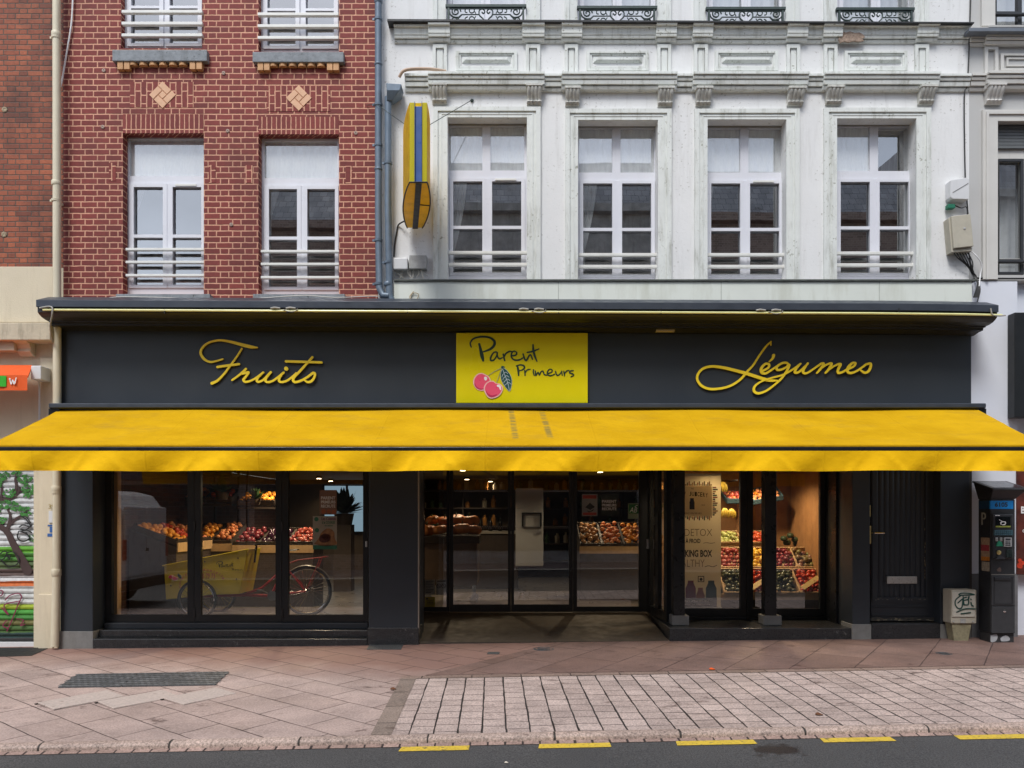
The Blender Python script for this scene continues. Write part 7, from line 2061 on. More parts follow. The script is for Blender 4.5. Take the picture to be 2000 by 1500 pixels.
t = poster('notice', (1136.5, 965, 1167, 1008), YE + 0.056, M('white_notice', (0.42, 0.40, 0.36), 0.6, 0.05, 9), 'white notice with a dark drawing between two red bands on the right door glass')
Yx = YE + 0.055
q = MB().pbox(1138, 967, 1165, 974, Yx - 0.002, Yx).pbox(1138, 1001, 1165, 1006, Yx - 0.002, Yx); q.build('red_band', M('red_band', (0.36, 0.06, 0.045), 0.6), t)
q = MB().poly([(1143, 991), (1152, 982), (1162, 990), (1153, 996)], lambda a, b: (X(a, Yx), Z(b, Yx)), Yx - 0.002, 0.002); q.poly([(1146, 997), (1152, 999), (1160, 994), (1158, 998), (1150, 1001)], lambda a, b: (X(a, Yx), Z(b, Yx)), Yx - 0.002, 0.002); q.build('drawing', m_darktext, t)
t = poster('poster', (1174, 966, 1206, 1006), YE + 0.056, M('dark_green_print', (0.045, 0.05, 0.03), 0.6, 0.6, 14), 'dark recruitment poster with white words on the right door glass')
q = MB()
for i, w_ in enumerate(('PARENT', 'PRIMEURS', 'RECRUTE')): add_text(q, w_, (1176, 976.5 + i * 7.3, 1204, 982 + i * 7.3), Yx - 0.001, 0.001, bold=0.02)
q.build('lettering', m_whitepaint, t)
t = poster('sticker', (1226.5, 983, 1248, 1013.5), YE + 0.056, M('pale_green_sticker', (0.36, 0.42, 0.26), 0.5), 'green AB organic label sticker on the right door glass', 'sticker')
MB().pbox(1228, 985, 1247, 1003, Yx - 0.002, Yx).build('green_field', M('leaf_green', (0.02, 0.16, 0.055), 0.5), t)
q = MB(); add_text(q, 'AB', (1229.5, 991, 1244.5, 1001), Yx - 0.0025, 0.001, shear=0.25); q.stroke([(1240, 990), (1242, 988), (1245, 987)], 0.009, lambda a, b: (X(a, Yx), Z(b, Yx)), Yx - 0.004, 0.001); q.build('lettering', m_whitepaint, t)
Ys_ = YE + 0.03 + 0.021
t = poster('notice', (830, 1132, 850, 1161.5), Ys_ + .006, M('white_paper', (0.42, 0.41, 0.39), 0.6, 0.05, 9), 'white paper notice of small print low on the left side light')
q = MB()
for k in range(8): q.pbox(832, 1135 + k * 3.1, 832 + (15, 11, 15, 14, 9, 15, 13, 10)[k], 1136.2 + k * 3.1, Ys_ + .003, Ys_ + .007)
q.build('print_lines', m_plate, t)
t = poster('notice', (851.5, 1132, 872, 1161.5), Ys_ + .006, M('white_paper_signs', (0.42, 0.41, 0.39), 0.6, 0.05, 9), 'white paper notice with two round ban signs low on the left side light')
q = MB()
for px in (857, 866.5):
    q.tube([(X(px + 4 * math.cos(a), Ys_), Ys_ + .004, Z(1144.5 + 4 * math.sin(a), Ys_)) for a in [i * 6.283 / 16 for i in range(16)]], 0.004, 5, closed=True)
    q.tube([(X(px - 2.8, Ys_), Ys_ + .004, Z(1141.7, Ys_)), (X(px + 2.8, Ys_), Ys_ + .004, Z(1147.3, Ys_))], 0.004, 5)
q.pbox(854, 1134.5, 870, 1136, Ys_ + .003, Ys_ + .007)
q.build('ban_signs', m_darktext, t)
t = poster('notice', (830, 1166, 849.5, 1186), Ys_ + .006, M('yellow_card', (0.50, 0.40, 0.06), 0.6), 'small yellow card low on the left side light')
q = MB().pbox(832, 1168, 836, 1171, Ys_ + .003, Ys_ + .007)
for k in range(3): q.pbox(834, 1173 + k * 3, 846, 1174 + k * 3, Ys_ + .003, Ys_ + .007)
q.build('print_lines', m_plate, t)

# cargo tricycle with the yellow box
Yk = 1.02
ck = thing('cargo_bicycle', 'red cargo bicycle with a lettered yellow delivery box in the left display', 'bicycle', (X(480, Yk), Yk, FZ))
P = lambda px, py, dy=0.0: (X(px, Yk), Yk + dy, Z(py, Yk))
bxo = [(320, 1104), (484, 1073), (468, 1160), (408, 1162), (345, 1169), (324, 1171)]
Yb1, Yb2 = Yk - 0.12, Yk + 0.42
MB().prism([(X(a, Yb1), Z(b, Yb1)) for a, b in bxo], 'y', Yb1, Yb2).build('cargo_box', m_boxyellow, ck, bevel=0.006)
rimm = MB().tube([(X(318, Yb1), Yb1 - .004, Z(1105, Yb1)), (X(486, Yb1), Yb1 - .004, Z(1072.5, Yb1))], 0.010, 6)
rimm.build('box_rim', m_boxyellow, ck)
Yv = Yb1 - 0.001
c_ = lambda a, b: (X(180 + a / 4.166, Yv), Z(900 + b / 4.166, Yv))
# the same cherries and words, painted small on the box
cherries(ck, lambda a, b: (X(329 + (a - 315) * 0.0475, Yv), Z(1121 + (b - 630) * 0.0300 + 2, Yv)), Yv, (D + Yv) / F * 0.05, vein=False)
q = MB()
pm_ = lambda a, b: (X(423 + (a - 275) * 0.0345, Yv), Z(1097 + (b - 125) * 0.0345 - (a - 275) * 0.003, Yv))
strokes(q, PARENT, pm_, Yv - 0.001, 0.001, (D + Yv) / F * 0.05, 0.0003, 0.0004)
pm2 = lambda a, b: (X(453 + (a - 918) * 0.026, Yv), Z(1110 + (b - 520) * 0.026, Yv))
strokes(q, PRIM, pm2, Yv - 0.001, 0.001, (D + Yv) / F * 0.035, 0.0003, 0.0004)
q.build('name_lettering', m_inkgreen, ck)
q = MB()
txt = 'Livraison à domicile'
n_ = len(txt)
for i, chh in enumerate(txt):
    if chh == ' ': continue
    a = math.pi * (1.06 - 0.0 - 0.92 * i / (n_ - 1))
    cx, cy, R1, R2 = 396, 1141, 45, 29
    px, py = cx + R1 * math.cos(a), cy - R2 * math.sin(a)
    rot = math.atan2(-R2 * math.cos(a), -R1 * math.sin(a)) + math.pi
    def mp2(u, v, front, px=px, py=py, a=a):
        th = (math.pi / 2 - a) * 0.62
        qx, qy = (u - 2.1), (v - 2.6)
        rx, ry = qx * math.cos(th) - qy * math.sin(th), qx * math.sin(th) + qy * math.cos(th)
        return (X(px + rx, Yv), Yv - (0.0025 if front else 0.0005), Z(py + ry, Yv))
    narrow = chh in 'ilr'
    add_text(q, chh, (1.2 if narrow else 0.2, 0.2 if chh in 'Lldi' else 1.8, 3.0 if narrow else 4.0, 5.4), Yv, shear=0.2, mp=mp2)
add_text(q, '80 79 73', (391, 1120, 420, 1130), Yv - 0.0005, 0.001)
q.build('slogan_lettering', m_pinkdark, ck)
bl = MB()
for px, py in ((334, 1144), (462, 1131), (465, 1090), (400, 1097)): bl.lathe((X(px, Yv), Yv - 0.004, Z(py, Yv)), [(0.009, 0.004), (0.009, -0.004), (0.003, -0.005)], 8, 'y')
bl.build('bolt', m_cable, ck)
def wheel(px, pz, r, y, spokes=20):
    cx = X(px, Yk)
    w = MB().tube([(cx + r * math.cos(2 * math.pi * i / 40), y, pz + r * math.sin(2 * math.pi * i / 40)) for i in range(40)], 0.019, 8, closed=True)
    w = w.build('wheel', m_rubber, ck, smooth=True)
    rimo = MB().tube([(cx + (r - .025) * math.cos(2 * math.pi * i / 40), y - .006, pz + (r - .025) * math.sin(2 * math.pi * i / 40)) for i in range(40)], 0.011, 6, closed=True)
    rimo.build('rim', m_chrome, w, smooth=True)
    sp_k = MB()
    for i in range(spokes):
        a = 2 * math.pi * i / spokes
        sp_k.tube([(cx + 0.02 * math.cos(a + 1), y + (0.02 if i % 2 else -0.02), pz + 0.02 * math.sin(a + 1)), (cx + (r - .02) * math.cos(a), y, pz + (r - .02) * math.sin(a))], 0.0022, 4)
    sp_k.lathe((cx, y, pz), [(0.012, -0.045), (0.03, -0.03), (0.03, 0.03), (0.012, 0.045)], 12, 'y')
    sp_k.build('spokes', m_chrome, w)
    return w
rF, rR = 0.255, 0.335
zF, zR = FZ + rF, FZ + rR
wheel(398, zF, rF, Yb1 - 0.10); wheel(398, zF, rF, Yb2 + 0.06)
wheel(594, zR, rR, Yk + 0.15, 28)
Yc2 = Yk + 0.15
ap = lambda px, py: (X(px, Yk), Yc2, Z(py, Yk))
xr, zr = X(594, Yk), zR
fr_ = MB()
fr_.tube([ap(332, 1168), ap(400, 1166), ap(470, 1164), ap(523, 1166)], 0.022, 8)
fr_.tube([ap(523, 1166), ap(540, 1128), ap(556, 1082)], 0.019, 8)
fr_.tube([ap(523, 1166), (xr, Yc2 - .06, zr)], 0.013, 8).tube([ap(523, 1166), (xr, Yc2 + .06, zr)], 0.013, 8)
fr_.tube([ap(548, 1104), (xr, Yc2 - .06, zr)], 0.011, 8).tube([ap(548, 1104), (xr, Yc2 + .06, zr)], 0.011, 8)
fr_.tube([ap(470, 1164), ap(505, 1150), ap(545, 1115)], 0.017, 8)
fr_.build('frame', m_bikered, ck, smooth=True)
rk = MB()
for dy in (-.06, .06):
    rk.tube([(X(560, Yk), Yc2 + dy, Z(1101, Yk)), (X(576, Yk), Yc2 + dy, Z(1095, Yk)), (X(633, Yk), Yc2 + dy, Z(1088.5, Yk))], 0.009, 6)
    rk.tube([(X(622, Yk), Yc2 + dy, Z(1090, Yk)), (X(616, Yk), Yc2 + dy, Z(1106, Yk)), (xr, Yc2 + dy, zr)], 0.007, 6)
rk.tube([(X(633, Yk), Yc2 - .06, Z(1088.5, Yk)), (X(633, Yk), Yc2 + .06, Z(1088.5, Yk))], 0.009, 6)
rk.build('rear_rack', m_bikered, ck, smooth=True)
fd = MB()
fd.grid(lambda u, v: (xr + (rR + .035) * math.cos(0.45 + 2.1 * u), Yc2 + (v - .5) * 0.06, zr + (rR + .035 - 0.012 * (2 * v - 1) ** 2) * math.sin(0.45 + 2.1 * u)), 24, 4)
fd.build('mudguard', M('faded_grey_mudguard', (0.18, 0.17, 0.15), 0.4), ck, smooth='all')
m_steelk = M('dull_steel', (0.16, 0.16, 0.16), 0.4, 0.1, 20, metal=0.6)
cr_ = MB().tube([ap(504, 1155), ap(526, 1166.5)], 0.010, 6).tube([(X(500, Yk), Yc2 - .10, Z(1153.5, Yk)), (X(508, Yk), Yc2 - .02, Z(1156, Yk))], 0.013, 6)
cr_.lathe((X(526, Yk), Yc2 - 0.02, Z(1166, Yk)), [(0.07, -0.003), (0.07, 0.003)], 18, 'y')
cr_.build('crank', m_steelk, ck)
MB().grid(lambda u, v: (X(556, Yk) - 0.13 + 0.27 * u, Yc2 + (v - .5) * (0.05 + 0.15 * u ** 2), Z(1078, Yk) + 0.02 * math.sin(v * math.pi) + 0.015 * u), 8, 6).build('saddle', m_rubber, ck, smooth='all')
hb = MB().tube([ap(490, 1100), ap(494, 1066)], 0.014, 6).tube([(X(505, Yk), Yc2 - .28, Z(1064, Yk)), (X(494, Yk), Yc2 - .1, Z(1064, Yk)), (X(494, Yk), Yc2 + .1, Z(1064, Yk)), (X(505, Yk), Yc2 + .28, Z(1064, Yk))], 0.011, 6, 4)
hb.build('handlebar', m_blackpost, ck, smooth=True)

# left displays: dark stands with sloping trays
def stand(x0, x1, yf, yb, zf, zb_, label):
    t = thing('produce_stand', label, 'display stand', ((x0 + x1) / 2, (yf + yb) / 2, FZ), 'dark produce stands behind the left display')
    MB().prism([(yf, FZ + 0.001), (yf, zf), (yb, zb_), (yb, FZ + 0.001)], 'x', x0, x1).build('stand_body', m_darkwood, t, bevel=0.004)
    MB().box(x0 - .01, x1 + .01, yf - 0.02, yf - 0.001, zf - 0.07, zf + 0.05).build('front_lip', m_palewood, t, bevel=0.003)
    return t
def fill(x0, x1, yf, yb, zf, zb_, kinds, where):
    n_ = len(kinds)
    for i, (k, nm_) in enumerate(kinds):
        a = x0 + (x1 - x0) * i / n_ + 0.008
        b = x0 + (x1 - x0) * (i + 1) / n_ - 0.008
        crate((a, yf + .01, zf + .012), (b, yf + .01, zf + .012), (a, yb - .01, zb_ + .012), (k, nm_ + 's ' + where), 'dark crate of %ss %s' % (nm_, where), '%s in a dark crate %s' % (nm_, where), mat=m_darkwood, r=0.042, h=0.09, pile=2.5)
Y_ = 2.25
stand(X(330, Y_), X(452, Y_), Y_, 2.95, Z(1068, Y_), Z(1068, Y_) + 0.26, 'dark stand of oranges and onions above the yellow cargo box')
fill(X(330, Y_), X(452, Y_), Y_, 2.95, Z(1068, Y_), Z(1068, Y_) + 0.26, [('onion', 'onion'), ('orange', 'orange'), ('peach', 'peach')], 'above the yellow cargo box')
Y_ = 2.1
stand(X(455, Y_), X(612, Y_), Y_, 2.7, Z(1071, Y_), Z(1071, Y_) + 0.20, 'dark stand of small produce behind the bicycle saddle')
fill(X(455, Y_), X(612, Y_), Y_, 2.7, Z(1071, Y_), Z(1071, Y_) + 0.20, [('dark_plum', 'dark plum'), ('aubergine', 'aubergine'), ('red_plum', 'red plum')], 'behind the bicycle saddle')
Y_ = 2.9
def shelf(a, b, py0, py1, kinds, where, label):
    t = thing('wall_shelf', label, 'shelf', (X((a + b) / 2, Y_), Y_ + .3, Z(py0, Y_)), 'hanging shelves of produce')
    MB().box(X(a, Y_), X(b, Y_), Y_, Y_ + 0.45, Z(py0, Y_) - 0.035, Z(py0, Y_)).build('board', m_darkwood, t)
    MB().box(X(a, Y_) + .02, X(a, Y_) + .05, Y_ + .4, Y_ + 0.45, FZ + .001, CZ - .001).box(X(b, Y_) - .05, X(b, Y_) - .02, Y_ + .4, Y_ + 0.45, FZ + .001, CZ - .001).build('upright', m_darkwood, t)
    fill(X(a, Y_), X(b, Y_), Y_ + .02, Y_ + .42, Z(py0, Y_) + .004, Z(py0, Y_) + 0.16, kinds, where)
shelf(350, 452, 984, 960, [('peach', 'peach'), ('tomato', 'tomato')], 'on the high shelf over the onions', 'high dark shelf of peaches and tomatoes behind the left display')
shelf(462, 536, 990, 960, [('orange', 'orange')], 'on the high shelf behind the middle pane', 'high dark shelf of oranges behind the middle pane')
shelf(396, 452, 925, 905, [('onion', 'onion')], 'on the topmost shelf just under the awning', 'topmost dark shelf of onions behind the middle pane')
# a stand along the left wall, facing the room
t = thing('produce_stand', 'dark stand of tomatoes and oranges along the brick wall of the left display', 'display stand', (-5.0, 1.7, FZ), 'dark produce stands behind the left display')
MB().prism([(-4.72, FZ + .001), (-4.72, 1.16), (-5.38, 1.40), (-5.38, FZ + .001)], 'y', 1.0, 2.2).build('stand_body', m_darkwood, t, bevel=0.004) if False else MB().add([(-4.72, 1.0, FZ + .001), (-4.72, 1.0, 1.16), (-5.38, 1.0, 1.40), (-5.38, 1.0, FZ + .001), (-4.72, 2.2, FZ + .001), (-4.72, 2.2, 1.16), (-5.38, 2.2, 1.40), (-5.38, 2.2, FZ + .001)],
    [(0, 1, 2, 3), (7, 6, 5, 4), (0, 4, 5, 1), (1, 5, 6, 2), (2, 6, 7, 3), (3, 7, 4, 0)]).build('stand_body', m_darkwood, t, bevel=0.004)
MB().box(-4.715, -4.695, 1.0, 2.2, 1.09, 1.22).build('front_lip', m_palewood, t, bevel=0.003)
for i, (k, nm_) in enumerate((('orange', 'orange'), ('tomato', 'tomato'), ('peach', 'peach'))):
    a = 1.0 + 0.4 * i
    crate((-4.74, a + .01, 1.18), (-4.74, a + .39, 1.18), (-5.34, a + .01, 1.40), (k, nm_ + 's along the brick wall'), 'dark crate of %ss along the brick wall of the left display' % nm_, '%s in a crate along the brick wall of the left display' % nm_, mat=m_darkwood, r=0.042, h=0.09, pile=2.5)
# leafy plants on the high shelves
m_leafdark = M('dark_leaf_green', (0.03, 0.065, 0.02), 0.5, 0.4, 20)
def leafy(px, py, Y, r, n, label):
    t = thing('potted_plant', label, 'plant', (X(px, Y), Y, Z(py, Y) - r * .9))
    MB().lathe((X(px, Y), Y, Z(py, Y) - r * .9), [(r * .35, 0), (r * .45, r * .5), (r * .42, r * .5), (r * .4, r * .42)], 12).build('pot', m_darkwood, t, smooth=True)
    if Y > 4: MB().box(X(px, Y) - .16, X(px, Y) + .16, Y - .16, Y + .16, FZ + .001, Z(py, Y) - r * .9 - .001).build('plant_stand', m_darkwood, t)
    mb = MB()
    for _ in range(n):
        a, e = rf.uniform(0, 6.28), rf.uniform(0.0, 1.5)
        d_ = Vector((math.cos(a) * math.cos(e), math.sin(a) * math.cos(e), math.sin(e)))
        b = Vector((X(px, Y), Y, Z(py, Y) - r * .4))
        tip = b + d_ * r * rf.uniform(.7, 1.25)
        side = d_.cross(Vector((0, 0, 1))).normalized() * r * 0.16
        midp = b + (tip - b) * 0.6
        mb.add([b, midp + side, tip, midp - side], [(0, 1, 2, 3)])
    mb.build('leaves', m_leafdark, t, fix=False)
leafy(434, 950, 2.7, 0.24, 60, 'dark bushy plant on the high shelf behind the middle pane')
leafy(500, 966, 2.8, 0.18, 50, 'small dark leafy plant beside the shelf of oranges')
leafy(672, 985, 4.6, 0.42, 120, 'tall dark leafy plant in front of the glowing bluish panel')
# glowing panel standing in for a sky reflection, far end of the left room
glow = thing('sky_glow', 'glowing bluish panel standing in for reflected sky behind the dark leafy plant', 'window', (X(680, 7.9), 7.9, 1.0))
MB().pbox(630, 945, 730, 1042, 7.93, 7.99).build('glow_frame', m_blackframe, glow)
MB().pbox(634, 949, 675, 1038, 7.92, 7.929).pbox(680, 949, 726, 1038, 7.92, 7.929).build('glow_pane', emit_mat('sky_reflection_glow', (0.42, 0.60, 0.72), 0.32), glow)

# entrance hall: trolley of pumpkins, counter, white cabinet, fruit stand
t = thing('produce_trolley', 'low wooden trolley on castors heaped with orange pumpkins', 'trolley', (X(880, 2.4), 2.6, FZ))
MB().box(X(818, 2.4), X(932, 2.4), 2.4, 3.05, 0.50, 1.16).build('trolley_body', M('brown_panel', (0.13, 0.085, 0.055), 0.6, 0.2), t, bevel=0.005)
MB().box(X(818, 2.4), X(936, 2.4), 2.36, 3.09, 1.161, 1.28).build('tray', m_darkwood, t, bevel=0.005)
for px, y in ((828, 2.46), (924, 2.46), (828, 2.98), (924, 2.98)):
    c = MB().lathe((X(px, 2.4), y, FZ + 0.06), [(0.03, -0.018), (0.06, -0.016), (0.06, 0.016), (0.03, 0.018)], 16, 'y')
    c.box(X(px, 2.4) - .012, X(px, 2.4) + .012, y - .03, y + .03, FZ + .09, 0.50)
    c.build('castor', m_steel, t, smooth=True)
for i, (px, y, z, s) in enumerate(((833, 2.6, 0, 1.0), (858, 2.58, 0, 1.05), (845, 2.75, .16, .9), (884, 2.62, 0, .9), (903, 2.6, .02, 1.15), (925, 2.62, 0, .85), (892, 2.8, .15, 1.0), (918, 2.8, .14, 1.0), (868, 2.85, .13, .95))):
    put_fruit('pumpkin', (X(px, y), y, 1.37 + z), 'ribbed orange pumpkin heaped on the wooden trolley', 'pumpkins on the trolley', s)
ct = thing('service_counter', 'dark service counter with a pale worktop deep inside the entrance', 'counter', (-0.8, 5.2, FZ))
MB().box(-1.35, 0.05, 5.0, 5.7, FZ + .001, 1.25).build('counter_body', m_darkwood, ct, bevel=0.01)
MB().box(-1.4, 0.1, 4.95, 5.75, 1.251, 1.30).build('worktop', M('pale_worktop', (0.40, 0.38, 0.33), 0.3), ct, bevel=0.006)
m_jar = M('dark_bottle_glass', (0.03, 0.025, 0.02), 0.15, 0.3)
for i in range(7):
    b = MB().lathe((-1.25 + i * 0.19, 5.2 + 0.05 * (i % 2), 1.301), [(0.035, 0), (0.04, 0.01), (0.04, 0.17), (0.015, 0.22), (0.014, 0.29), (0.017, 0.30)], 12)
    tag(b.build('bottle', m_jar, smooth=True), 'dark glass bottle standing on the pale worktop inside the entrance', 'bottle', 'bottles on the worktop')
wc = thing('white_cabinet', 'tall pale grey cabinet with a dark framed picture inside the entrance', 'cabinet', (X(1035, 4.2), 4.4, FZ))
MB().pbox(1007, 953, 1061, 1106, 4.2, 4.75).build('cabinet_body', M('pale_grey_laminate', (0.42, 0.43, 0.44), 0.5, 0.04, 3), wc, bevel=0.01)
MB().pplate((1019, 1001, 1058, 1030), [(1022.5, 1004, 1054.5, 1029)], 4.17, 4.199).build('picture_frame', m_blackframe, wc)
MB().pbox(1047, 1036, 1056, 1042, 4.185, 4.199).build('handle', m_steel, wc)
bs = thing('back_shelf', 'dark wall shelves of bottles and jars at the back of the shop', 'shelf', (0.0, 7.6, FZ))
q = MB()
for k in range(5): q.box(-2.4, 3.4, 7.5, 7.95, 0.55 + k * 0.40, 0.58 + k * 0.40)
for x in (-2.4, -1.2, 0.0, 1.2, 2.4, 3.37): q.box(x, x + 0.03, 7.52, 7.94, FZ + .001, 2.3)
q.build('shelf_boards', m_darkwood, bs)
jm = [M('jar_amber', (0.36, 0.17, 0.05), 0.25, 0.3), M('jar_green', (0.06, 0.11, 0.05), 0.25, 0.3), M('jar_pale', (0.46, 0.42, 0.34), 0.4, 0.3)]
for k in range(1, 5):
    for x in range(28):
        if rf.random() < 0.25: continue
        h = rf.uniform(0.14, 0.28)
        b = MB().lathe((-2.28 + x * 0.2 + rf.uniform(-.03, .03), 7.6, 0.581 + k * 0.40), [(0.05, 0), (0.055, 0.01), (0.055, h * .7), (0.025, h * .82), (0.025, h)], 8)
        tag(b.build('jar', rf.choice(jm), smooth=True), 'jar or bottle on the dark wall shelves at the back of the shop', 'jar', 'jars on the back shelves')
Y_ = 3.0
stand(X(1133, Y_), X(1262, Y_), Y_, 3.8, Z(1073, Y_), Z(1073, Y_) + 0.34, 'dark stand of peaches and oranges right of the entrance doors')
fill(X(1133, Y_), X(1262, Y_), Y_, 3.8, Z(1073, Y_), Z(1073, Y_) + 0.34, [('onion', 'onion'), ('peach', 'peach'), ('orange', 'orange')], 'right of the entrance doors')

# lit ceiling spotlights; the unseen ones are added to brighten displays and entrance
m_lampface = emit_mat('lit_lamp', (1.0, 0.72, 0.42), 9.0)
def spot(x, y, power, label):
    t = thing('ceiling_lamp', label, 'lamp', (x, y, CZ), 'round ceiling spotlights in the shop')
    MB().lathe((x, y, CZ - 0.05), [(0.055, 0.0), (0.06, 0.005), (0.06, 0.049)], 16).build('housing', m_blackframe, t, smooth=True)
    MB().lathe((x, y, CZ - 0.056), [(0.045, 0.0), (0.045, 0.005)], 16).build('lit_face', m_lampface, t)
    ld = bpy.data.lights.new('lamp_light', 'SPOT')
    ld.spot_size = R(146)
    ld.spot_blend = 0.6
    ld.energy = power
    ld.color = (1.0, 0.76, 0.48)
    ld.shadow_soft_size = 0.06
    lo = bpy.data.objects.new('lamp_light', ld)
    scene.collection.objects.link(lo)
    lo.parent = t
    lo.location = (0, 0, -0.12)
PW = 0.85
for i, (x, y, p_, lab) in enumerate(((X(623, 6.2), 6.2, 24, 'lit ceiling spotlight over the pane with posters, nearer one'), (X(646, 7.4), 7.4, 8, 'lit ceiling spotlight over the pane with posters, farther one'),
                               (X(912, 6.6), 6.6, 20, 'lit ceiling spotlight deep behind the left entrance door'), (X(958, 7.6), 7.6, 6, 'small lit ceiling spotlight at the very back behind the left entrance door'),
                               (-3.85, 0.72, 40, 'added unseen ceiling spotlight over the yellow cargo box'), (-3.75, 2.7, 46, 'added unseen ceiling spotlight over the high shelves of the left display'), (-3.2, 1.9, 60, 'added unseen ceiling spotlight over the bicycle saddle'),
                               (2.70, 1.25, 50, 'added unseen ceiling spotlight over the left half of the right display'), (3.55, 1.45, 64, 'added unseen ceiling spotlight over the right half of the right display'),
                               (-0.9, 3.4, 34, 'added unseen ceiling spotlight over the pumpkins'), (1.5, 3.9, 38, 'added unseen ceiling spotlight over the fruit stand right of the entrance'))):
    spot(x, y, p_ * PW, lab)

# ------------------------------------------------------------------ across the street (seen only as reflections in the glazing)
m_opb = flemish('brown_facade_brick', 0.21, 0.10, 0.075, 0.012, [(0.22, 0.15, 0.125), (0.38, 0.28, 0.24)], (0.50, 0.44, 0.40))
m_slate = slab_mat('slate_roofing', 0.25, 0.18, 0.01, [(0.28, 0.29, 0.32), (0.44, 0.45, 0.48)], (0.08, 0.08, 0.09), 0.0, speck=0.1)
m_opplaster = M('grey_beige_plaster', (0.46, 0.455, 0.45), 0.8, 0.35, 4, streak=0.8)
YO = -14.6
def opposite(x0, x1, h, mat, label, roof=True, win=True):
    t = thing('terraced_house', label, 'house', ((x0 + x1) / 2, YO - 4, 0), 'houses across the street')
    holes_ = []
    if win:
        n_ = max(2, int((x1 - x0) / 2.6))
        for f in range(1, int(h / 3.1)):
            for i in range(n_):
                c = x0 + (x1 - x0) * (i + .5) / n_
                holes_.append((c - .55, c + .55, f * 3.1 + 0.9, f * 3.1 + 2.7))
    # the wall faces the shop (+y): built back to front, so front plane is the larger y
    MB().plate(x0, x1, -0.2, h, holes_, YO - 0.3, YO).build('wall', mat, t)
    MB().box(x0 + .01, x1 - .01, YO - 8, YO - 0.9, -0.2, h - .01).build('inner_wall', m_darkroom, t)
    w = MB(); g_ = MB()
    for (a, b, c, d_) in holes_:
        w.plate(a, b, c, d_, [(a + .07, (a + b) / 2 - .03, c + .07, d_ - .07), ((a + b) / 2 + .03, b - .07, c + .07, d_ - .07)], YO - 0.22, YO - 0.16)
        g_.add([(a, YO - .19, c), (b, YO - .19, c), (b, YO - .19, d_), (a, YO - .19, d_)], [(0, 1, 2, 3)])
    if w.v:
        wo_ = w.build('window', m_pvc, t)
        g_.build('pane', m_glass, wo_)
    # shop level
    MB().box(x0 + .25, x1 - .25, YO - .02, YO + .03, 0.35, 2.6).build('shop_window', m_blackframe, t)
    MB().box(x0 + .05, x1 - .05, YO, YO + .10, 2.75, 3.4).build('fascia', m_flash, t)
    MB().box(x0 + .02, x1 - .02, YO, YO + .3, h - .25, h - 0.002).build('cornice', mat, t)
    if roof:
        MB().prism([(YO + .15, h + .001), (YO - 1.3, h + 2.0), (YO - 8, h + 2.4), (YO - 8, h + .001)], 'x', x0 + .01, x1 - .01).build('roof', m_slate, t)
opposite(-8.7, -3.4, 11.0, m_opb, 'brown brick house with a slate roof across the street, beside the low house')
opposite(-3.4, 4.6, 11.6, m_opplaster, 'plastered house with a slate roof across the street, facing the entrance')
opposite(4.6, 13.0, 11.3, m_opb, 'brown brick house with a slate roof across the street, facing the grey townhouse')
opposite(13.0, 24.0, 12.0, m_opplaster, 'tall plastered house across the street, farthest from the low house')
opposite(-20.0, -8.75, 6.6, m_opb, 'low brown house across the street, left of the taller brick house', win=False)

# parked delivery van, mirrored in the left display
vx, vy = -7.4, -5.15
zr_ = rz(-9) 
vn = thing('delivery_van', 'white delivery van parked at the kerb, its rear doors mirrored in the left display', 'van', (vx - 2.6, vy, zr_))
m_van = M('white_van_paint', (0.86, 0.87, 0.88), 0.3, 0.04, 2, coat=0.4)
side = [(0, .45), (0.0, 1.05), (0.06, 1.95), (0.25, 2.22), (0.6, 2.30), (3.3, 2.28), (3.75, 2.1), (4.5, 1.32), (5.1, 1.12), (5.3, .85), (5.3, .42), (4.9, .32), (0.2, .32)]
hw = 0.95
prof_ = [(vx - a, zr_ + b) for a, b in side]
vb = MB()
n_ = len(prof_)
vs = []
for s in (-1, 1):
    for (x, z) in prof_:
        tuck = 0.10 * max(0, (z - zr_ - 1.1) / 1.2)
        vs.append((x, vy + s * (hw - tuck), z))
vb.add(vs, [tuple(range(n_))[::-1], tuple(range(n_, 2 * n_))] + [(i, (i + 1) % n_, n_ + (i + 1) % n_, n_ + i) for i in range(n_)])
vb.build('body', m_van, vn, bevel=0.05)
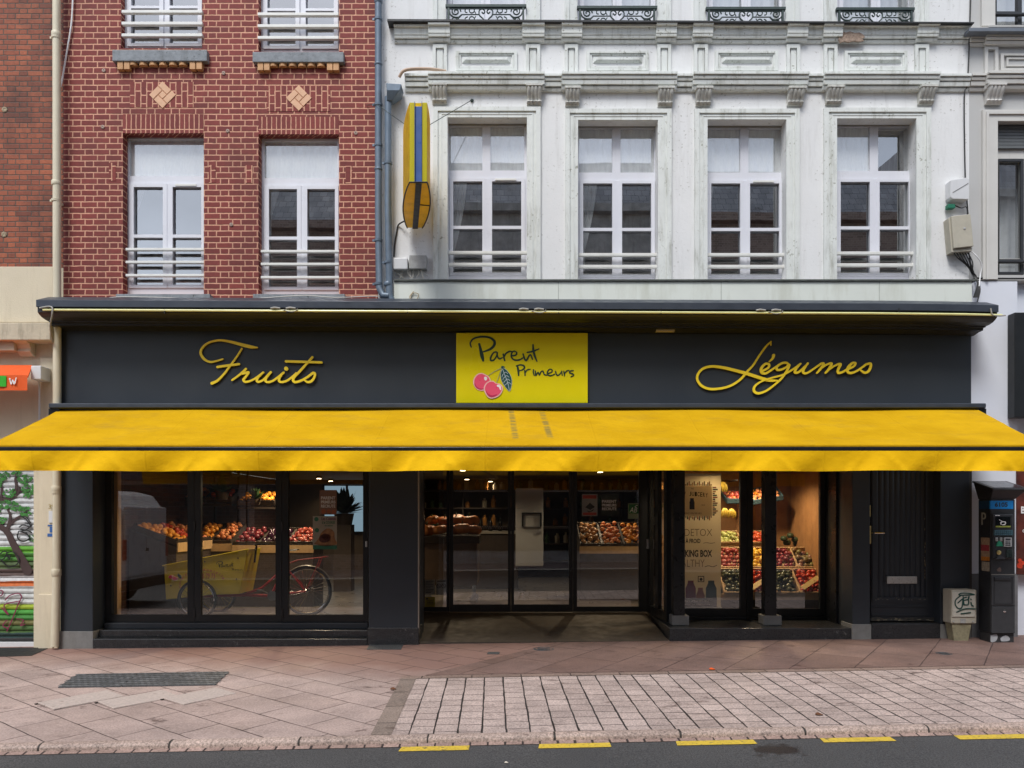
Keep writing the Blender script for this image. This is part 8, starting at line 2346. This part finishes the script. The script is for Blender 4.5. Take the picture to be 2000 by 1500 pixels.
for s in (-1, 1):
    MB().box(vx - 0.02, vx + 0.022, vy + s * 0.44 - 0.41, vy + s * 0.44 + 0.41, zr_ + 0.62, zr_ + 1.98).build('rear_door', m_van, vn, bevel=0.02)
    MB().box(vx + 0.0, vx + 0.03, vy + s * 0.86 - 0.06, vy + s * 0.86 + 0.06, zr_ + 0.95, zr_ + 1.35).build('tail_light', M('red_tail_lens', (0.4, 0.01, 0.01), 0.15), vn, bevel=0.01)
    for xw in (0.95, 4.25):
        w_ = MB().lathe((vx - xw, vy + s * 0.86, zr_ + 0.33), [(0.19, -0.09), (0.32, -0.09), (0.33, -0.06), (0.33, 0.06), (0.32, 0.09), (0.19, 0.09)], 24, 'y').build('wheel', m_rubber, vn, smooth=True)
        MB().lathe((vx - xw, vy + s * 0.86, zr_ + 0.33), [(0.05, -0.10), (0.20, -0.085), (0.20, 0.085), (0.05, 0.10)], 20, 'y').build('rim', m_steel, w_, smooth=True)
MB().box(vx - 0.05, vx + 0.10, vy - 0.93, vy + 0.93, zr_ + 0.38, zr_ + 0.58).build('bumper', m_rubber, vn, bevel=0.03)
MB().box(vx + 0.0, vx + 0.032, vy - 0.30, vy + 0.22, zr_ + 0.66, zr_ + 0.77).build('number_plate', m_whitepaint, vn)
MB().box(vx + 0.005, vx + 0.04, vy - 0.05, vy + 0.05, zr_ + 1.1, zr_ + 1.16).build('door_handle', m_rubber, vn)
MB().prism([(vx - 3.72, zr_ + 2.06), (vx - 4.42, zr_ + 1.36), (vx - 4.46, zr_ + 1.38), (vx - 3.78, zr_ + 2.09)], 'y', vy - .78, vy + .78).build('windscreen', M('tinted_screen', (0.02, 0.025, 0.03), 0.06), vn)
for s in (-1, 1):
    MB().prism([(vx - 3.1, zr_ + 1.4), (vx - 4.2, zr_ + 1.4), (vx - 3.7, zr_ + 1.98), (vx - 3.1, zr_ + 2.0)], 'y', vy + s * 0.90 - .03, vy + s * 0.90 + .03).build('side_window', M('tinted_glass', (0.02, 0.025, 0.03), 0.06), vn)
